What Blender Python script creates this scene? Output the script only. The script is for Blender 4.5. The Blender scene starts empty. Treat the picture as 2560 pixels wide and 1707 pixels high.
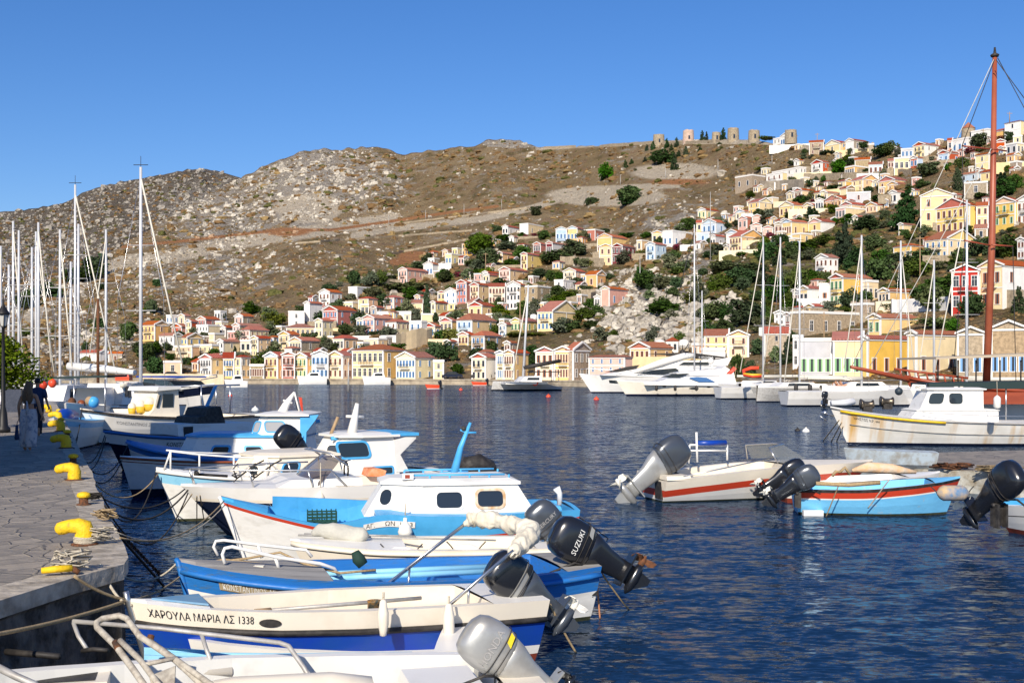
import bpy, bmesh, math, random
import numpy as np
from mathutils import Vector, Matrix, noise
R = math.radians
sc = bpy.context.scene
COL = sc.collection
F, CX, HY, H = 3000.0, 1280.0, 920.0, 3.3      # camera: focal length (photo px), centre column, horizon row, eye height above the water
# ---------------- camera, sky, sun, exposure
cam = bpy.data.cameras.new("camera"); camo = bpy.data.objects.new("camera", cam); COL.objects.link(camo)
camo.location = (0, 0, H); camo.rotation_euler = (R(90), 0, 0)
cam.sensor_width = 36; cam.lens = 36 * F / 2560; cam.shift_y = 66.5 / 2560
cam.clip_start = 0.1; cam.clip_end = 9000
sc.camera = camo
SUN_EL, SUN_AZ = 31.0, 13.0                     # azimuth: degrees left of straight behind the camera
w = bpy.data.worlds.new("World"); sc.world = w; w.use_nodes = True
nt = w.node_tree; bg = nt.nodes["Background"]
sky = nt.nodes.new("ShaderNodeTexSky"); sky.sky_type = 'NISHITA'; sky.sun_disc = False
sky.sun_elevation = R(SUN_EL); sky.sun_rotation = R(180 + SUN_AZ)
sky.air_density = 1.0; sky.dust_density = 0.25; sky.ozone_density = 3.0; sky.altitude = 0
hs = nt.nodes.new("ShaderNodeHueSaturation"); hs.inputs['Saturation'].default_value = 1.25; hs.inputs['Value'].default_value = 1.0
nt.links.new(sky.outputs[0], hs.inputs['Color'])
mg = nt.nodes.new("ShaderNodeMix"); mg.data_type = 'RGBA'; mg.blend_type = 'MULTIPLY'; mg.inputs[0].default_value = 1; mg.inputs[7].default_value = (.60, .665, .865, 1)
nt.links.new(hs.outputs[0], mg.inputs[6]); nt.links.new(mg.outputs[2], bg.inputs[0]); bg.inputs[1].default_value = 0.1
sun = bpy.data.lights.new("sun", 'SUN'); sun.energy = 4.2; sun.angle = R(0.5); sun.color = (1.0, 0.9, 0.76)
suno = bpy.data.objects.new("sun", sun); COL.objects.link(suno)
sd = Vector((-math.sin(R(SUN_AZ)) * math.cos(R(SUN_EL)), -math.cos(R(SUN_AZ)) * math.cos(R(SUN_EL)), math.sin(R(SUN_EL))))
suno.rotation_euler = sd.to_track_quat('Z', 'Y').to_euler(); suno.location = (-40, -40, 60)
sc.view_settings.view_transform = 'Standard'; sc.view_settings.look = 'None'
sc.view_settings.exposure = 0.47; sc.view_settings.gamma = 1.0
sc.cycles.max_bounces = 5; sc.cycles.transparent_max_bounces = 6
sc.cycles.use_denoising = True

# ---------------- helpers
def P(px, py, Y): return Vector(((px - CX) / F * Y, Y, H - (py - HY) / F * Y))
def W(px, py, z=0.0): return P(px, py, F * (H - z) / (py - HY))
def lerp(a, b, t): return a + (b - a) * t
def interp(x, pts): return float(np.interp(x, [p[0] for p in pts], [p[1] for p in pts]))

def mat(name, col, rough=0.6, metal=0.0, col2=None, scale=4.0, bump=0.0, bscale=None, detail=4.0, spec=0.4, thr=(0.4, 0.65), trans=0.0, coat=0.0, stretch=None):
    m = bpy.data.materials.get(name)
    if m: return m
    m = bpy.data.materials.new(name); m.use_nodes = True
    t = m.node_tree; b = t.nodes["Principled BSDF"]
    b.inputs['Base Color'].default_value = (*col, 1); b.inputs['Roughness'].default_value = rough
    b.inputs['Metallic'].default_value = metal; b.inputs['Specular IOR Level'].default_value = spec
    if trans: b.inputs['Transmission Weight'].default_value = trans
    if coat: b.inputs['Coat Weight'].default_value = coat; b.inputs['Coat Roughness'].default_value = 0.15
    m.diffuse_color = (*col, 1)
    if col2 is not None or bump:
        tc = t.nodes.new("ShaderNodeTexCoord"); src = tc.outputs['Object']
        if stretch:
            mp = t.nodes.new("ShaderNodeMapping"); mp.inputs['Scale'].default_value = stretch
            t.links.new(src, mp.inputs[0]); src = mp.outputs[0]
        n = t.nodes.new("ShaderNodeTexNoise"); n.inputs['Scale'].default_value = scale; n.inputs['Detail'].default_value = detail
        n.inputs['Roughness'].default_value = 0.6
        t.links.new(src, n.inputs['Vector'])
        if col2 is not None:
            mr = t.nodes.new("ShaderNodeMapRange"); mr.inputs[1].default_value = thr[0]; mr.inputs[2].default_value = thr[1]
            t.links.new(n.outputs[0], mr.inputs[0])
            mx = t.nodes.new("ShaderNodeMix"); mx.data_type = 'RGBA'
            mx.inputs[6].default_value = (*col, 1); mx.inputs[7].default_value = (*col2, 1)
            t.links.new(mr.outputs[0], mx.inputs[0]); t.links.new(mx.outputs[2], b.inputs['Base Color'])
        if bump:
            n2 = n
            if bscale:
                n2 = t.nodes.new("ShaderNodeTexNoise"); n2.inputs['Scale'].default_value = bscale; n2.inputs['Detail'].default_value = 5
                t.links.new(src, n2.inputs['Vector'])
            bp = t.nodes.new("ShaderNodeBump"); bp.inputs['Strength'].default_value = 1.0; bp.inputs['Distance'].default_value = bump
            t.links.new(n2.outputs[0], bp.inputs['Height']); t.links.new(bp.outputs[0], b.inputs['Normal'])
    return m
def vary(m, lo=.8, hi=1.2, hue=.02, sat=.15):
    """each object with this material gets its own slight tint"""
    t = m.node_tree; b = t.nodes["Principled BSDF"]; inp = b.inputs['Base Color']
    oi = t.nodes.new("ShaderNodeObjectInfo"); h = t.nodes.new("ShaderNodeHueSaturation")
    if inp.links: t.links.new(inp.links[0].from_socket, h.inputs['Color'])
    else: h.inputs['Color'].default_value = inp.default_value[:]
    def mr(a, c, k):
        f = t.nodes.new("ShaderNodeMath"); f.operation = 'MULTIPLY'; t.links.new(oi.outputs['Random'], f.inputs[0]); f.inputs[1].default_value = k
        g = t.nodes.new("ShaderNodeMath"); g.operation = 'FRACT'; t.links.new(f.outputs[0], g.inputs[0])
        r = t.nodes.new("ShaderNodeMapRange"); r.inputs[3].default_value = a; r.inputs[4].default_value = c; t.links.new(g.outputs[0], r.inputs[0]); return r.outputs[0]
    t.links.new(mr(lo, hi, 1), h.inputs['Value']); t.links.new(mr(.5-hue, .5+hue, 7.3), h.inputs['Hue']); t.links.new(mr(1-sat, 1+sat, 13.7), h.inputs['Saturation'])
    t.links.new(h.outputs[0], inp); return m

class MB:
    """collects shapes into one mesh; every face carries a material slot"""
    def __init__(s): s.v = []; s.f = []; s.m = []; s.mats = []; s.sm = []
    def mi(s, m):
        if m not in s.mats: s.mats.append(m)
        return s.mats.index(m)
    def add(s, vs, fs, m, smooth=False):
        o = len(s.v); s.v += [tuple(v) for v in vs]; k = s.mi(m)
        for f in fs: s.f.append(tuple(i + o for i in f)); s.m.append(k); s.sm.append(smooth)
        return s
    def box(s, a, b, m, M=None):
        x0, y0, z0 = a; x1, y1, z1 = b
        vs = [Vector(q) for q in ((x0,y0,z0),(x1,y0,z0),(x1,y1,z0),(x0,y1,z0),(x0,y0,z1),(x1,y0,z1),(x1,y1,z1),(x0,y1,z1))]
        if M: vs = [M @ v for v in vs]
        return s.add(vs, [(0,3,2,1),(4,5,6,7),(0,1,5,4),(1,2,6,5),(2,3,7,6),(3,0,4,7)], m)
    def prism(s, pts, d, m, M=None):
        """polygon (list of 3-vectors) extruded by vector d"""
        n = len(pts); d = Vector(d); vs = [Vector(p) for p in pts] + [Vector(p) + d for p in pts]
        if M: vs = [M @ v for v in vs]
        return s.add(vs, [tuple(range(n))[::-1], tuple(range(n, 2*n))] + [(i, (i+1) % n, (i+1) % n + n, i + n) for i in range(n)], m)
    def tube(s, pts, r, m, n=8, cap=True, smooth=True, closed=False):
        pts = [Vector(p) for p in pts]; rr = r if isinstance(r, (list, tuple)) else [r] * len(pts)
        vs = []; N = len(pts); up = None
        for i, p in enumerate(pts):
            a = pts[(i-1) % N] if (closed or i) else p; c = pts[(i+1) % N] if (closed or i < N-1) else p
            d = (c - a)
            d = d.normalized() if d.length > 1e-9 else Vector((0,0,1))
            if up is None: up = Vector((0,0,1)) if abs(d.z) < 0.9 else Vector((1,0,0))
            x = d.cross(up)
            x = x.normalized() if x.length > 1e-6 else d.orthogonal().normalized()
            y = x.cross(d).normalized(); up = y
            for k in range(n):
                t = 2 * math.pi * k / n; vs.append(p + (x * math.cos(t) + y * math.sin(t)) * rr[i])
        fs = []
        for i in range(N if closed else N-1):
            j = (i+1) % N
            for k in range(n): fs.append((i*n+k, i*n+(k+1) % n, j*n+(k+1) % n, j*n+k))
        if cap and not closed: fs += [tuple(range(n))[::-1], tuple((N-1)*n + k for k in range(n))]
        return s.add(vs, fs, m, smooth)
    def loft(s, rings, m, cap=True, smooth=True, closed=True, mats=None):
        n = len(rings[0]); vs = [Vector(p) for r in rings for p in r]
        o = len(s.v); s.v += [tuple(v) for v in vs]
        for i in range(len(rings)-1):
            for k in range(n if closed else n-1):
                s.f.append((o+i*n+k, o+i*n+(k+1) % n, o+(i+1)*n+(k+1) % n, o+(i+1)*n+k))
                s.m.append(s.mi(mats(i, k) if mats else m)); s.sm.append(smooth)
        if cap and closed:
            for q in (tuple(o+k for k in range(n))[::-1], tuple(o+(len(rings)-1)*n+k for k in range(n))):
                s.f.append(q); s.m.append(s.mi(m)); s.sm.append(False)
        return s
    def lathe(s, c, prof, m, n=16, M=None, smooth=True):
        rings = []
        for r, z in prof:
            rg = [Vector((r*math.cos(2*math.pi*k/n), r*math.sin(2*math.pi*k/n), z)) for k in range(n)]
            if M: rg = [M @ q for q in rg]
            rings.append([Vector(c) + q for q in rg])
        return s.loft(rings, m, True, smooth)
    def ball(s, c, r, m, nu=12, nv=8, M=None):
        r = Vector(r) if not isinstance(r, (int, float)) else Vector((r, r, r)); rings = []
        for i in range(nv+1):
            a = math.pi * (i / nv) ; a = min(max(a, 0.02), math.pi-0.02)
            rg = []
            for k in range(nu):
                t = 2*math.pi*k/nu; q = Vector((r.x*math.sin(a)*math.cos(t), r.y*math.sin(a)*math.sin(t), -r.z*math.cos(a)))
                if M: q = M @ q
                rg.append(Vector(c) + q)
            rings.append(rg)
        return s.loft(rings, m, True, True)
    def build(s, name, parent=None, label=None, auto=True):
        me = bpy.data.meshes.new(name); me.from_pydata(s.v, [], s.f)
        for m in s.mats: me.materials.append(m)
        me.polygons.foreach_set('material_index', s.m); me.polygons.foreach_set('use_smooth', s.sm)
        me.update()
        o = bpy.data.objects.new(name, me); COL.objects.link(o)
        if parent: o.parent = parent
        if label: o['label'] = label
        return o

def tag(o, label=None, cat=None, group=None, kind=None):
    if label: o['label'] = label
    if cat: o['category'] = cat
    if group: o['group'] = group
    if kind: o['kind'] = kind
    return o
def thing(name, label, cat, loc=(0,0,0), rz=0.0, group=None):
    o = bpy.data.objects.new(name, None); COL.objects.link(o); o.empty_display_size = 0.2
    o.location = loc; o.rotation_euler = (0, 0, rz)
    return tag(o, label, cat, group)
def copy_tree(o, parent=None, first=True):
    c = o.copy(); COL.objects.link(c); c.parent = parent
    for ch in KIDS.get(o.name, []) if False else [x for x in o.children]: copy_tree(ch, c)
    return c
KIDS = {}
# ---------------- terrain
SHORE = [(-1200,300),(-400,275),(300,262),(620,250),(1180,235),(1500,208),(1700,188),(2000,168),(2300,152),(2560,142),(3000,125),(3800,100)]
RIDGE = [(-1200,930),(-300,880),(0,800),(27,780),(55,761),(110,725),(175,693),(274,632),(351,588),(389,561),(466,520),(548,470),(603,446),(653,418),(700,400),(745,381),(800,373),(850,375),(905,367),(947,368),(980,378),(1007,389),(1060,379),(1120,373),(1186,364),(1219,350),(1260,348),(1300,351),(1340,367),(1437,370),(1523,360),(1611,354),(1700,350),(1785,348),(1883,350),(1940,360),(2014,362),(2070,376),(2177,380),(2242,378),(2307,362),(2395,345),(2460,340),(2560,320),(2800,300),(3800,330)]
RIDGEY = [(-1200,380),(-300,400),(0,480),(300,640),(600,850),(900,900),(1300,800),(1700,640),(2000,520),(2300,440),(2560,400),(3000,380),(3800,380)]
QZ = 1.1
def shore(px): return interp(px, SHORE)
PEXP = 1.15
def bump_y(px, s):
    e = min(s, 1 - s * 0.6) * 1.0
    v = noise.noise(Vector((px / 170.0, s * 5, 1.3))) * 26 + noise.noise(Vector((px / 60.0, s * 14, 7.7))) * 9 + noise.noise(Vector((px/22.0, s*34, 3.1)))*3
    return v * min(1, s * 6) * max(0.15, min(1, (1-s) * 5 + .1))
def terr(px, s):
    Y0 = shore(px) + 8; Y1 = interp(px, RIDGEY)
    py0 = HY + (H - QZ) * F / Y0; pyr = interp(px, RIDGE)
    py = py0 + (pyr - py0) * s
    if s > .8: py += 7 * noise.noise(Vector((px/20.0, 2.2, 5.0))) * (s - .8) * 5 * (1 if px < 1500 else .2)
    town = 1.0 if px < 1350 else 1.0
    Y = Y0 + (Y1 - Y0) * (s ** PEXP) + bump_y(px, s) * (0.35 if px > 600 and s < .35 else 1) * (0.5 if px > 1900 else 1)
    return P(px, py, Y), py
def ground_at(px, py):
    """distance at which the hillside is seen behind the photo point"""
    Y0 = shore(px) + 8; py0 = HY + (H - QZ) * F / Y0; pyr = interp(px, RIDGE)
    if py >= py0: return F * (H - QZ) / (py - HY)
    s = (py0 - py) / (py0 - pyr); s = min(max(s, 0), 1)
    return terr(px, s)[0].y

def blob(px, py, cx, cy, rx, ry): 
    d = ((px-cx)/rx)**2 + ((py-cy)/ry)**2
    return max(0.0, 1 - d)
def pline(px, py, pts, wd):
    y = interp(px, pts)
    if px < pts[0][0] or px > pts[-1][0]: return 0.0
    return max(0.0, 1 - abs(py - y) / wd)
def masks(px, py):
    scree = max(pline(px, py, [(60,800),(200,715),(300,655),(430,640),(560,612),(700,590),(900,560),(1000,548)], 26),
                pline(px, py, [(880,590),(1000,570),(1200,548),(1330,520),(1450,480),(1560,470),(1700,462)], 14)*.9,
                blob(px, py, 1520, 490, 190, 34), blob(px, py, 1690, 430, 160, 30)*.8, blob(px,py,770,520,110,50)*.9,
                pline(px,py,[(1340,368),(1600,352),(1900,352),(2100,380)],14))
    orange = max(pline(px, py, [(300,618),(480,600),(700,575),(830,575),(960,556),(1100,535),(1250,515)], 6), blob(px, py, 1040, 640, 60, 16), blob(px, py, 720, 580, 80, 16)*.8, blob(px,py,1700,455,120,12)*.7, blob(px,py,1000,655,40,12))
    rock = max(blob(px, py, 790, 450, 260, 110)*.8, blob(px, py, 760, 530, 110, 60), blob(px, py, 1280, 358, 80, 16)*1.3, blob(px, py, 560, 540, 200, 110)*.7, blob(px, py, 1640, 780, 190, 110)*1.1,
               blob(px, py, 500, 680, 260, 90)*.45, blob(px,py,1700,560,150,70)*.5, blob(px,py,1760,720,120,160)*.5, blob(px,py,240,850,150,60)*.6)
    green = max(blob(px, py, 1900, 720, 330, 150), blob(px, py, 2250, 640, 420, 120)*.9, blob(px, py, 980, 690, 200, 40)*.8, blob(px, py, 1750, 660, 230, 60)*.8, blob(px,py,1400,760,260,120)*.6)
    return scree, orange, rock, green

def grid_mesh(name, pxs, ss, fn, back=True):
    vs = []; at = []
    for s in ss:
        for px in pxs:
            p, py = fn(px, s); vs.append(p); at.append(masks(px, py))
    if back:
        for k in range(1, 4):
            for px in pxs:
                p, py = fn(px, ss[-1]); vs.append(p + Vector((p.x*.1*k, 60.0*k, -25.0*k*k))); at.append((0,0,.2,0))
    n = len(pxs); rows = len(ss) + (3 if back else 0)
    fs = [(i*n+j, i*n+j+1, (i+1)*n+j+1, (i+1)*n+j) for i in range(rows-1) for j in range(n-1)]
    me = bpy.data.meshes.new(name); me.from_pydata([tuple(v) for v in vs], [], fs)
    ca = me.color_attributes.new("zones", 'FLOAT_COLOR', 'POINT')
    ca.data.foreach_set('color', np.array(at, dtype=np.float32).ravel())
    me.polygons.foreach_set('use_smooth', [True]*len(fs)); me.update()
    o = bpy.data.objects.new(name, me); COL.objects.link(o); return o

def hill_mat(name, base_a, base_b, far=False):
    m = bpy.data.materials.new(name); m.use_nodes = True; t = m.node_tree; N = t.nodes; L = t.links
    b = N["Principled BSDF"]; b.inputs['Roughness'].default_value = 0.95; b.inputs['Specular IOR Level'].default_value = 0.1
    geo = N.new("ShaderNodeNewGeometry")
    def nz(sc_, det=5, stretch=None, rough=.6):
        n = N.new("ShaderNodeTexNoise"); n.inputs['Scale'].default_value = sc_; n.inputs['Detail'].default_value = det; n.inputs['Roughness'].default_value = rough
        src = geo.outputs['Position']
        if stretch:
            mp = N.new("ShaderNodeMapping"); mp.inputs['Scale'].default_value = stretch; L.new(src, mp.inputs[0]); src = mp.outputs[0]
        L.new(src, n.inputs['Vector']); return n.outputs[0]
    def ramp(src, a, c):
        r = N.new("ShaderNodeMapRange"); r.inputs[1].default_value = a; r.inputs[2].default_value = c; L.new(src, r.inputs[0]); return r.outputs[0]
    def mix(f, a, c):
        x = N.new("ShaderNodeMix"); x.data_type = 'RGBA'
        for sock, val in ((x.inputs[0], f), (x.inputs[6], a), (x.inputs[7], c)):
            if isinstance(val, tuple): sock.default_value = (*val, 1)
            elif isinstance(val, float): sock.default_value = val
            else: L.new(val, sock)
        return x.outputs[2]
    def mth(op, a, c):
        x = N.new("ShaderNodeMath"); x.operation = op; x.use_clamp = True
        for i, val in enumerate((a, c)):
            if isinstance(val, (int, float)): x.inputs[i].default_value = val
            else: L.new(val, x.inputs[i])
        return x.outputs[0]
    at = N.new("ShaderNodeVertexColor"); at.layer_name = "zones"
    sep = N.new("ShaderNodeSeparateColor"); L.new(at.outputs[0], sep.inputs[0])
    big = nz(.02, 5); mid = nz(.09, 6, (1, .35, 1.6)); fine = nz(.55, 5)
    c = mix(ramp(big, .38, .62), base_a, base_b)
    c = mix(ramp(mid, .5, .66), c, (.15, .115, .05))           # scrub
    c = mix(mth('MULTIPLY', ramp(nz(.16, 3), .53, .62), .7), c, (.26, .165, .10))
    green = mth('MULTIPLY', at.outputs[1], ramp(mid, .35, .55))
    c = mix(green, c, (.1, .1, .035))
    rockn = nz(.12, 8, (1.1, .4, 1.7), .75)
    rk = mth('ADD', ramp(rockn, .54, .6), 0.0)
    rz = mth('ADD', mth('MULTIPLY', sep.outputs[2], .22), 0)
    rk2 = ramp(mth('ADD', rockn, rz), .56, .62)
    grey = mix(ramp(fine, .35, .65), (.3, .26, .21), (.48, .43, .36))
    c = mix(rk2, c, grey)
    sc1 = ramp(mth('ADD', sep.outputs[0], mth('MULTIPLY', mth('SUBTRACT', mid, .2), .5)), .45, .62)
    c = mix(sc1, c, mix(ramp(fine, .3, .7), (.52, .43, .31), (.68, .59, .45)))
    og = ramp(mth('ADD', sep.outputs[1], mth('MULTIPLY', fine, .5)), .55, .8)
    c = mix(og, c, (.42, .2, .09))
    L.new(c, b.inputs['Base Color'])
    hsum = N.new("ShaderNodeMath"); hsum.operation = 'MULTIPLY_ADD'; L.new(rockn, hsum.inputs[0]); hsum.inputs[1].default_value = 2.0; L.new(fine, hsum.inputs[2])
    bp = N.new("ShaderNodeBump"); bp.inputs['Strength'].default_value = 1; bp.inputs['Distance'].default_value = 3.0 if not far else 6.0
    L.new(hsum.outputs[0], bp.inputs['Height']); L.new(bp.outputs[0], b.inputs['Normal'])
    return m
M_HILL = hill_mat("dry hillside", (.36, .265, .15), (.27, .195, .10))
M_FARH = hill_mat("rocky far hill", (.25, .22, .18), (.19, .165, .13), True)
pxs = [x for x in range(-1200, -100, 40)] + [x for x in range(-100, 2760, 7)] + [x for x in range(2760, 3801, 40)]
ss = [(i / 150.0) for i in range(151)]
hill = grid_mesh("hill", pxs, ss, terr); hill.data.materials.append(M_HILL); tag(hill, "dry rocky hillside rising behind the harbour town", kind='structure')
FR = [(-1200,560),(-300,545),(0,530),(80,522),(160,508),(200,487),(222,475),(300,455),(400,438),(440,430),(470,424),(510,422),(545,428),(580,438),(603,446),(680,470),(800,520),(1000,600)]
def fterr(px, s):
    py = lerp(930, interp(px, FR), s)
    Y = lerp(560, 1350, s ** 1.3) + noise.noise(Vector((px/120.0, s*6, 9)))*60*s + noise.noise(Vector((px/40.0, s*16, 4)))*22*min(1, s*3)
    if s > .85: py += 6 * noise.noise(Vector((px/14.0, 1, 2))) * (s-.85)*6
    return P(px, py, Y), py
fh = grid_mesh("far_hill", [x for x in range(-1200, 1001, 12)], [i/90 for i in range(91)], fterr); fh.data.materials.append(M_FARH)
tag(fh, "grey rocky hill beyond the valley", kind='structure')

# ---------------- water
mw = bpy.data.materials.new("harbour water"); mw.use_nodes = True; t = mw.node_tree; b = t.nodes["Principled BSDF"]
b.inputs['Base Color'].default_value = (.006, .022, .055, 1); b.inputs['Roughness'].default_value = 0.06; b.inputs['IOR'].default_value = 1.333
b.inputs['Specular IOR Level'].default_value = 0.42
geo = t.nodes.new("ShaderNodeNewGeometry")
def wn(scale, stretch, det=3, rough=.55, rot=-14, out=1):
    mp = t.nodes.new("ShaderNodeMapping"); mp.inputs['Scale'].default_value = stretch; mp.inputs['Rotation'].default_value = (0, 0, R(rot))
    t.links.new(geo.outputs['Position'], mp.inputs[0])
    n = t.nodes.new("ShaderNodeTexNoise"); n.inputs['Scale'].default_value = scale; n.inputs['Detail'].default_value = det; n.inputs['Roughness'].default_value = rough
    t.links.new(mp.outputs[0], n.inputs['Vector']); return n.outputs[out]
def vm(op, a, c=None, scl=None):
    x = t.nodes.new("ShaderNodeVectorMath"); x.operation = op
    t.links.new(a, x.inputs[0])
    if c is not None:
        if isinstance(c, tuple): x.inputs[1].default_value = c
        else: t.links.new(c, x.inputs[1])
    if scl is not None:
        if isinstance(scl, float): x.inputs['Scale'].default_value = scl
        else: t.links.new(scl, x.inputs['Scale'])
    return x.outputs[0]
# wave normals straight from vector noise, so that far water keeps its chop
small = vm('MULTIPLY', vm('SUBTRACT', wn(7.5, (.8, 1.8, 1), 3), (.5,.5,.5)), (.52, .98, 0))
large = vm('MULTIPLY', vm('SUBTRACT', wn(1.9, (.8, 1.7, 1), 2, rot=9), (.5,.5,.5)), (.35, .7, 0))
gust = t.nodes.new("ShaderNodeMapRange"); gust.inputs[1].default_value = .38; gust.inputs[2].default_value = .62; gust.inputs[3].default_value = .5; gust.inputs[4].default_value = 1.2
t.links.new(wn(.045, (.6, 1.6, 1), 3, out=0), gust.inputs[0])
nv = vm('SCALE', vm('ADD', small, large), None, gust.outputs[0])
nn = vm('NORMALIZE', vm('ADD', nv, (0, -.03, 1))); t.links.new(nn, b.inputs['Normal'])
b.inputs['Specular IOR Level'].default_value = 0; b.inputs['Roughness'].default_value = .6
fr_ = t.nodes.new("ShaderNodeFresnel"); fr_.inputs[0].default_value = 1.33; t.links.new(nn, fr_.inputs['Normal'])
fm = t.nodes.new("ShaderNodeMapRange"); fm.inputs[1].default_value = .02; fm.inputs[2].default_value = .9; fm.inputs[3].default_value = .03; fm.inputs[4].default_value = .56; t.links.new(fr_.outputs[0], fm.inputs[0])
gl = t.nodes.new("ShaderNodeBsdfGlossy"); gl.inputs['Roughness'].default_value = .07; gl.inputs['Color'].default_value = (.76,.87,1,1); t.links.new(nn, gl.inputs['Normal'])
ms = t.nodes.new("ShaderNodeMixShader"); t.links.new(fm.outputs[0], ms.inputs[0]); t.links.new(b.outputs[0], ms.inputs[1]); t.links.new(gl.outputs[0], ms.inputs[2])
t.links.new(ms.outputs[0], t.nodes["Material Output"].inputs[0])
wm = MB(); wm.add([(-3000,-60,0),(3000,-60,0),(3000,420,0),(-3000,420,0)], [(0,1,2,3)], mw)
tag(wm.build("water"), "rippled dark blue harbour water", kind='structure')
sb = MB(); sb.add([(-4000,-80,-6),(4000,-80,-6),(4000,6000,-6),(-4000,6000,-6)], [(0,1,2,3)], mat("sea bed", (.05,.05,.04), .9, col2=(.09,.08,.06)))
tag(sb.build("ground"), "ground and sea bed under everything", kind='structure')

# far quay (promenade) along the shore
M_STONE = mat("quay stone", (.42,.35,.25), .85, col2=(.26,.21,.15), scale=.8, bump=.1, bscale=3)
M_PAVE = mat("promenade paving", (.45,.4,.32), .85, col2=(.34,.3,.24), scale=.5)
q = MB(); qs = [x for x in range(-1200, 3801, 50)]
rings = []
for px in qs:
    y = shore(px); a = lambda Y, z: ((px - CX)/F*Y, Y, z)
    rings.append([a(y, -1.5), a(y, QZ-.25), a(y-.15, QZ-.25), a(y-.15, QZ), a(y+40, QZ), a(y+40, -1.5)])
q.loft(rings, M_STONE, False, False, True, mats=lambda i, k: M_PAVE if k == 3 else M_STONE)
tag(q.build("promenade"), "stone promenade along the far shore", kind='structure')

# rocks and scrub: far too many to count
rng = np.random.default_rng(5)
def ico(sub=1):
    t_ = (1+5**.5)/2
    v = [(-1,t_,0),(1,t_,0),(-1,-t_,0),(1,-t_,0),(0,-1,t_),(0,1,t_),(0,-1,-t_),(0,1,-t_),(t_,0,-1),(t_,0,1),(-t_,0,-1),(-t_,0,1)]
    v = [Vector(x).normalized() for x in v]
    f = [(0,11,5),(0,5,1),(0,1,7),(0,7,10),(0,10,11),(1,5,9),(5,11,4),(11,10,2),(10,7,6),(7,1,8),(3,9,4),(3,4,2),(3,2,6),(3,6,8),(3,8,9),(4,9,5),(2,4,11),(6,2,10),(8,6,7),(9,8,1)]
    for _ in range(sub):
        d = {}; nf = []
        def mid(a, c):
            k = (min(a,c), max(a,c))
            if k not in d: v.append((v[a]+v[c]).normalized()); d[k] = len(v)-1
            return d[k]
        for a, c, e in f:
            x, y, z = mid(a,c), mid(c,e), mid(e,a); nf += [(a,x,z),(c,y,x),(e,z,y),(x,y,z)]
        f = nf
    return np.array([tuple(x) for x in v]), np.array(f)
def np_mesh(name, V, Fc, mats_, mi=None, smooth=False):
    me = bpy.data.meshes.new(name); n = len(Fc); k = Fc.shape[1]
    me.vertices.add(len(V)); me.vertices.foreach_set('co', V.astype(np.float32).ravel())
    me.loops.add(n*k); me.loops.foreach_set('vertex_index', Fc.astype(np.int32).ravel())
    me.polygons.add(n); me.polygons.foreach_set('loop_start', np.arange(0, n*k, k, dtype=np.int32)); me.polygons.foreach_set('loop_total', np.full(n, k, dtype=np.int32))
    for m in mats_: me.materials.append(m)
    if mi is not None: me.polygons.foreach_set('material_index', np.array(mi, dtype=np.int32))
    me.polygons.foreach_set('use_smooth', np.full(n, smooth)); me.update(calc_edges=True)
    o = bpy.data.objects.new(name, me); COL.objects.link(o); return o
def scatter(name, spots, mats_, protos, squash, lab):
    Vs = []; Fs = []; mi = []; off = 0
    for (p, size, mk) in spots:
        v, f = protos[rng.integers(len(protos))]
        a = rng.uniform(0, 6.28); c, s_ = math.cos(a), math.sin(a)
        sx, sy, sz = size*rng.uniform(.7,1.4), size*rng.uniform(.7,1.4), size*rng.uniform(*squash)
        q_ = v * (sx, sy, sz); q_ = np.stack([q_[:,0]*c-q_[:,1]*s_, q_[:,0]*s_+q_[:,1]*c, q_[:,2]], 1) + np.array(p)
        Vs.append(q_); Fs.append(f+off); off += len(v); mi.append(np.full(len(f), mk))
    o = np_mesh(name, np.concatenate(Vs), np.concatenate(Fs), mats_, np.concatenate(mi)); tag(o, lab, kind='stuff'); return o
def protos_of(n, sub, amp):
    out = []
    for i in range(n):
        v, f = ico(sub); d = np.array([1 + amp*noise.noise(Vector(tuple(x*1.7+i*9.3))) + amp*.6*noise.noise(Vector(tuple(x*4.1+i*3.3))) for x in v])
        out.append((v*d[:,None], f))
    return out
RP = protos_of(8, 1, .75); SP = protos_of(6, 1, .5)
M_R1 = mat("pale limestone", (.62,.57,.48), .95, col2=(.40,.36,.30), scale=.9, spec=.1)
M_R2 = mat("grey limestone", (.46,.42,.35), .95, col2=(.27,.24,.2), scale=.9, spec=.1)
M_R3 = mat("rusty rock", (.42,.27,.16), .95, col2=(.24,.17,.12), scale=.9, spec=.1)
M_S1 = mat("dry brown scrub", (.22,.135,.065), 1, col2=(.14,.09,.04), scale=1.5, spec=0)
M_S2 = mat("olive green scrub", (.12,.115,.04), 1, col2=(.06,.065,.022), scale=1.5, spec=0)
M_S3 = mat("straw grass tuft", (.32,.22,.10), 1, col2=(.2,.14,.06), scale=1.5, spec=0)
spots = []; shr = []
for i in range(40000):
    px = rng.uniform(20, 2560); s = rng.uniform(.0, .995) ; p, py = terr(px, s)
    a_, o_, r_, g_ = masks(px, py)
    dens = .07 + r_*.65 + .35*max(0, noise.noise(Vector((px/70, py/45, 8)))) + (0.16 if px < 1000 else 0)
    if 600 < px < 1700 and py > 700: dens *= .35
    if px > 1950: dens *= .35
    dens *= max(.15, .75 + 1.6*noise.noise(Vector((px/38, py/22, 17))))
    if rng.uniform() > dens: continue
    sz = p.y/500 * (0.22 + .62*rng.exponential(.5)) * (1 + .6*r_)
    sz = min(sz, 3.2)
    spots.append((tuple(p - Vector((0,0,sz*.15))), sz*.8, int(rng.choice([0,1,1])) if o_ < .3 else 2))
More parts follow.
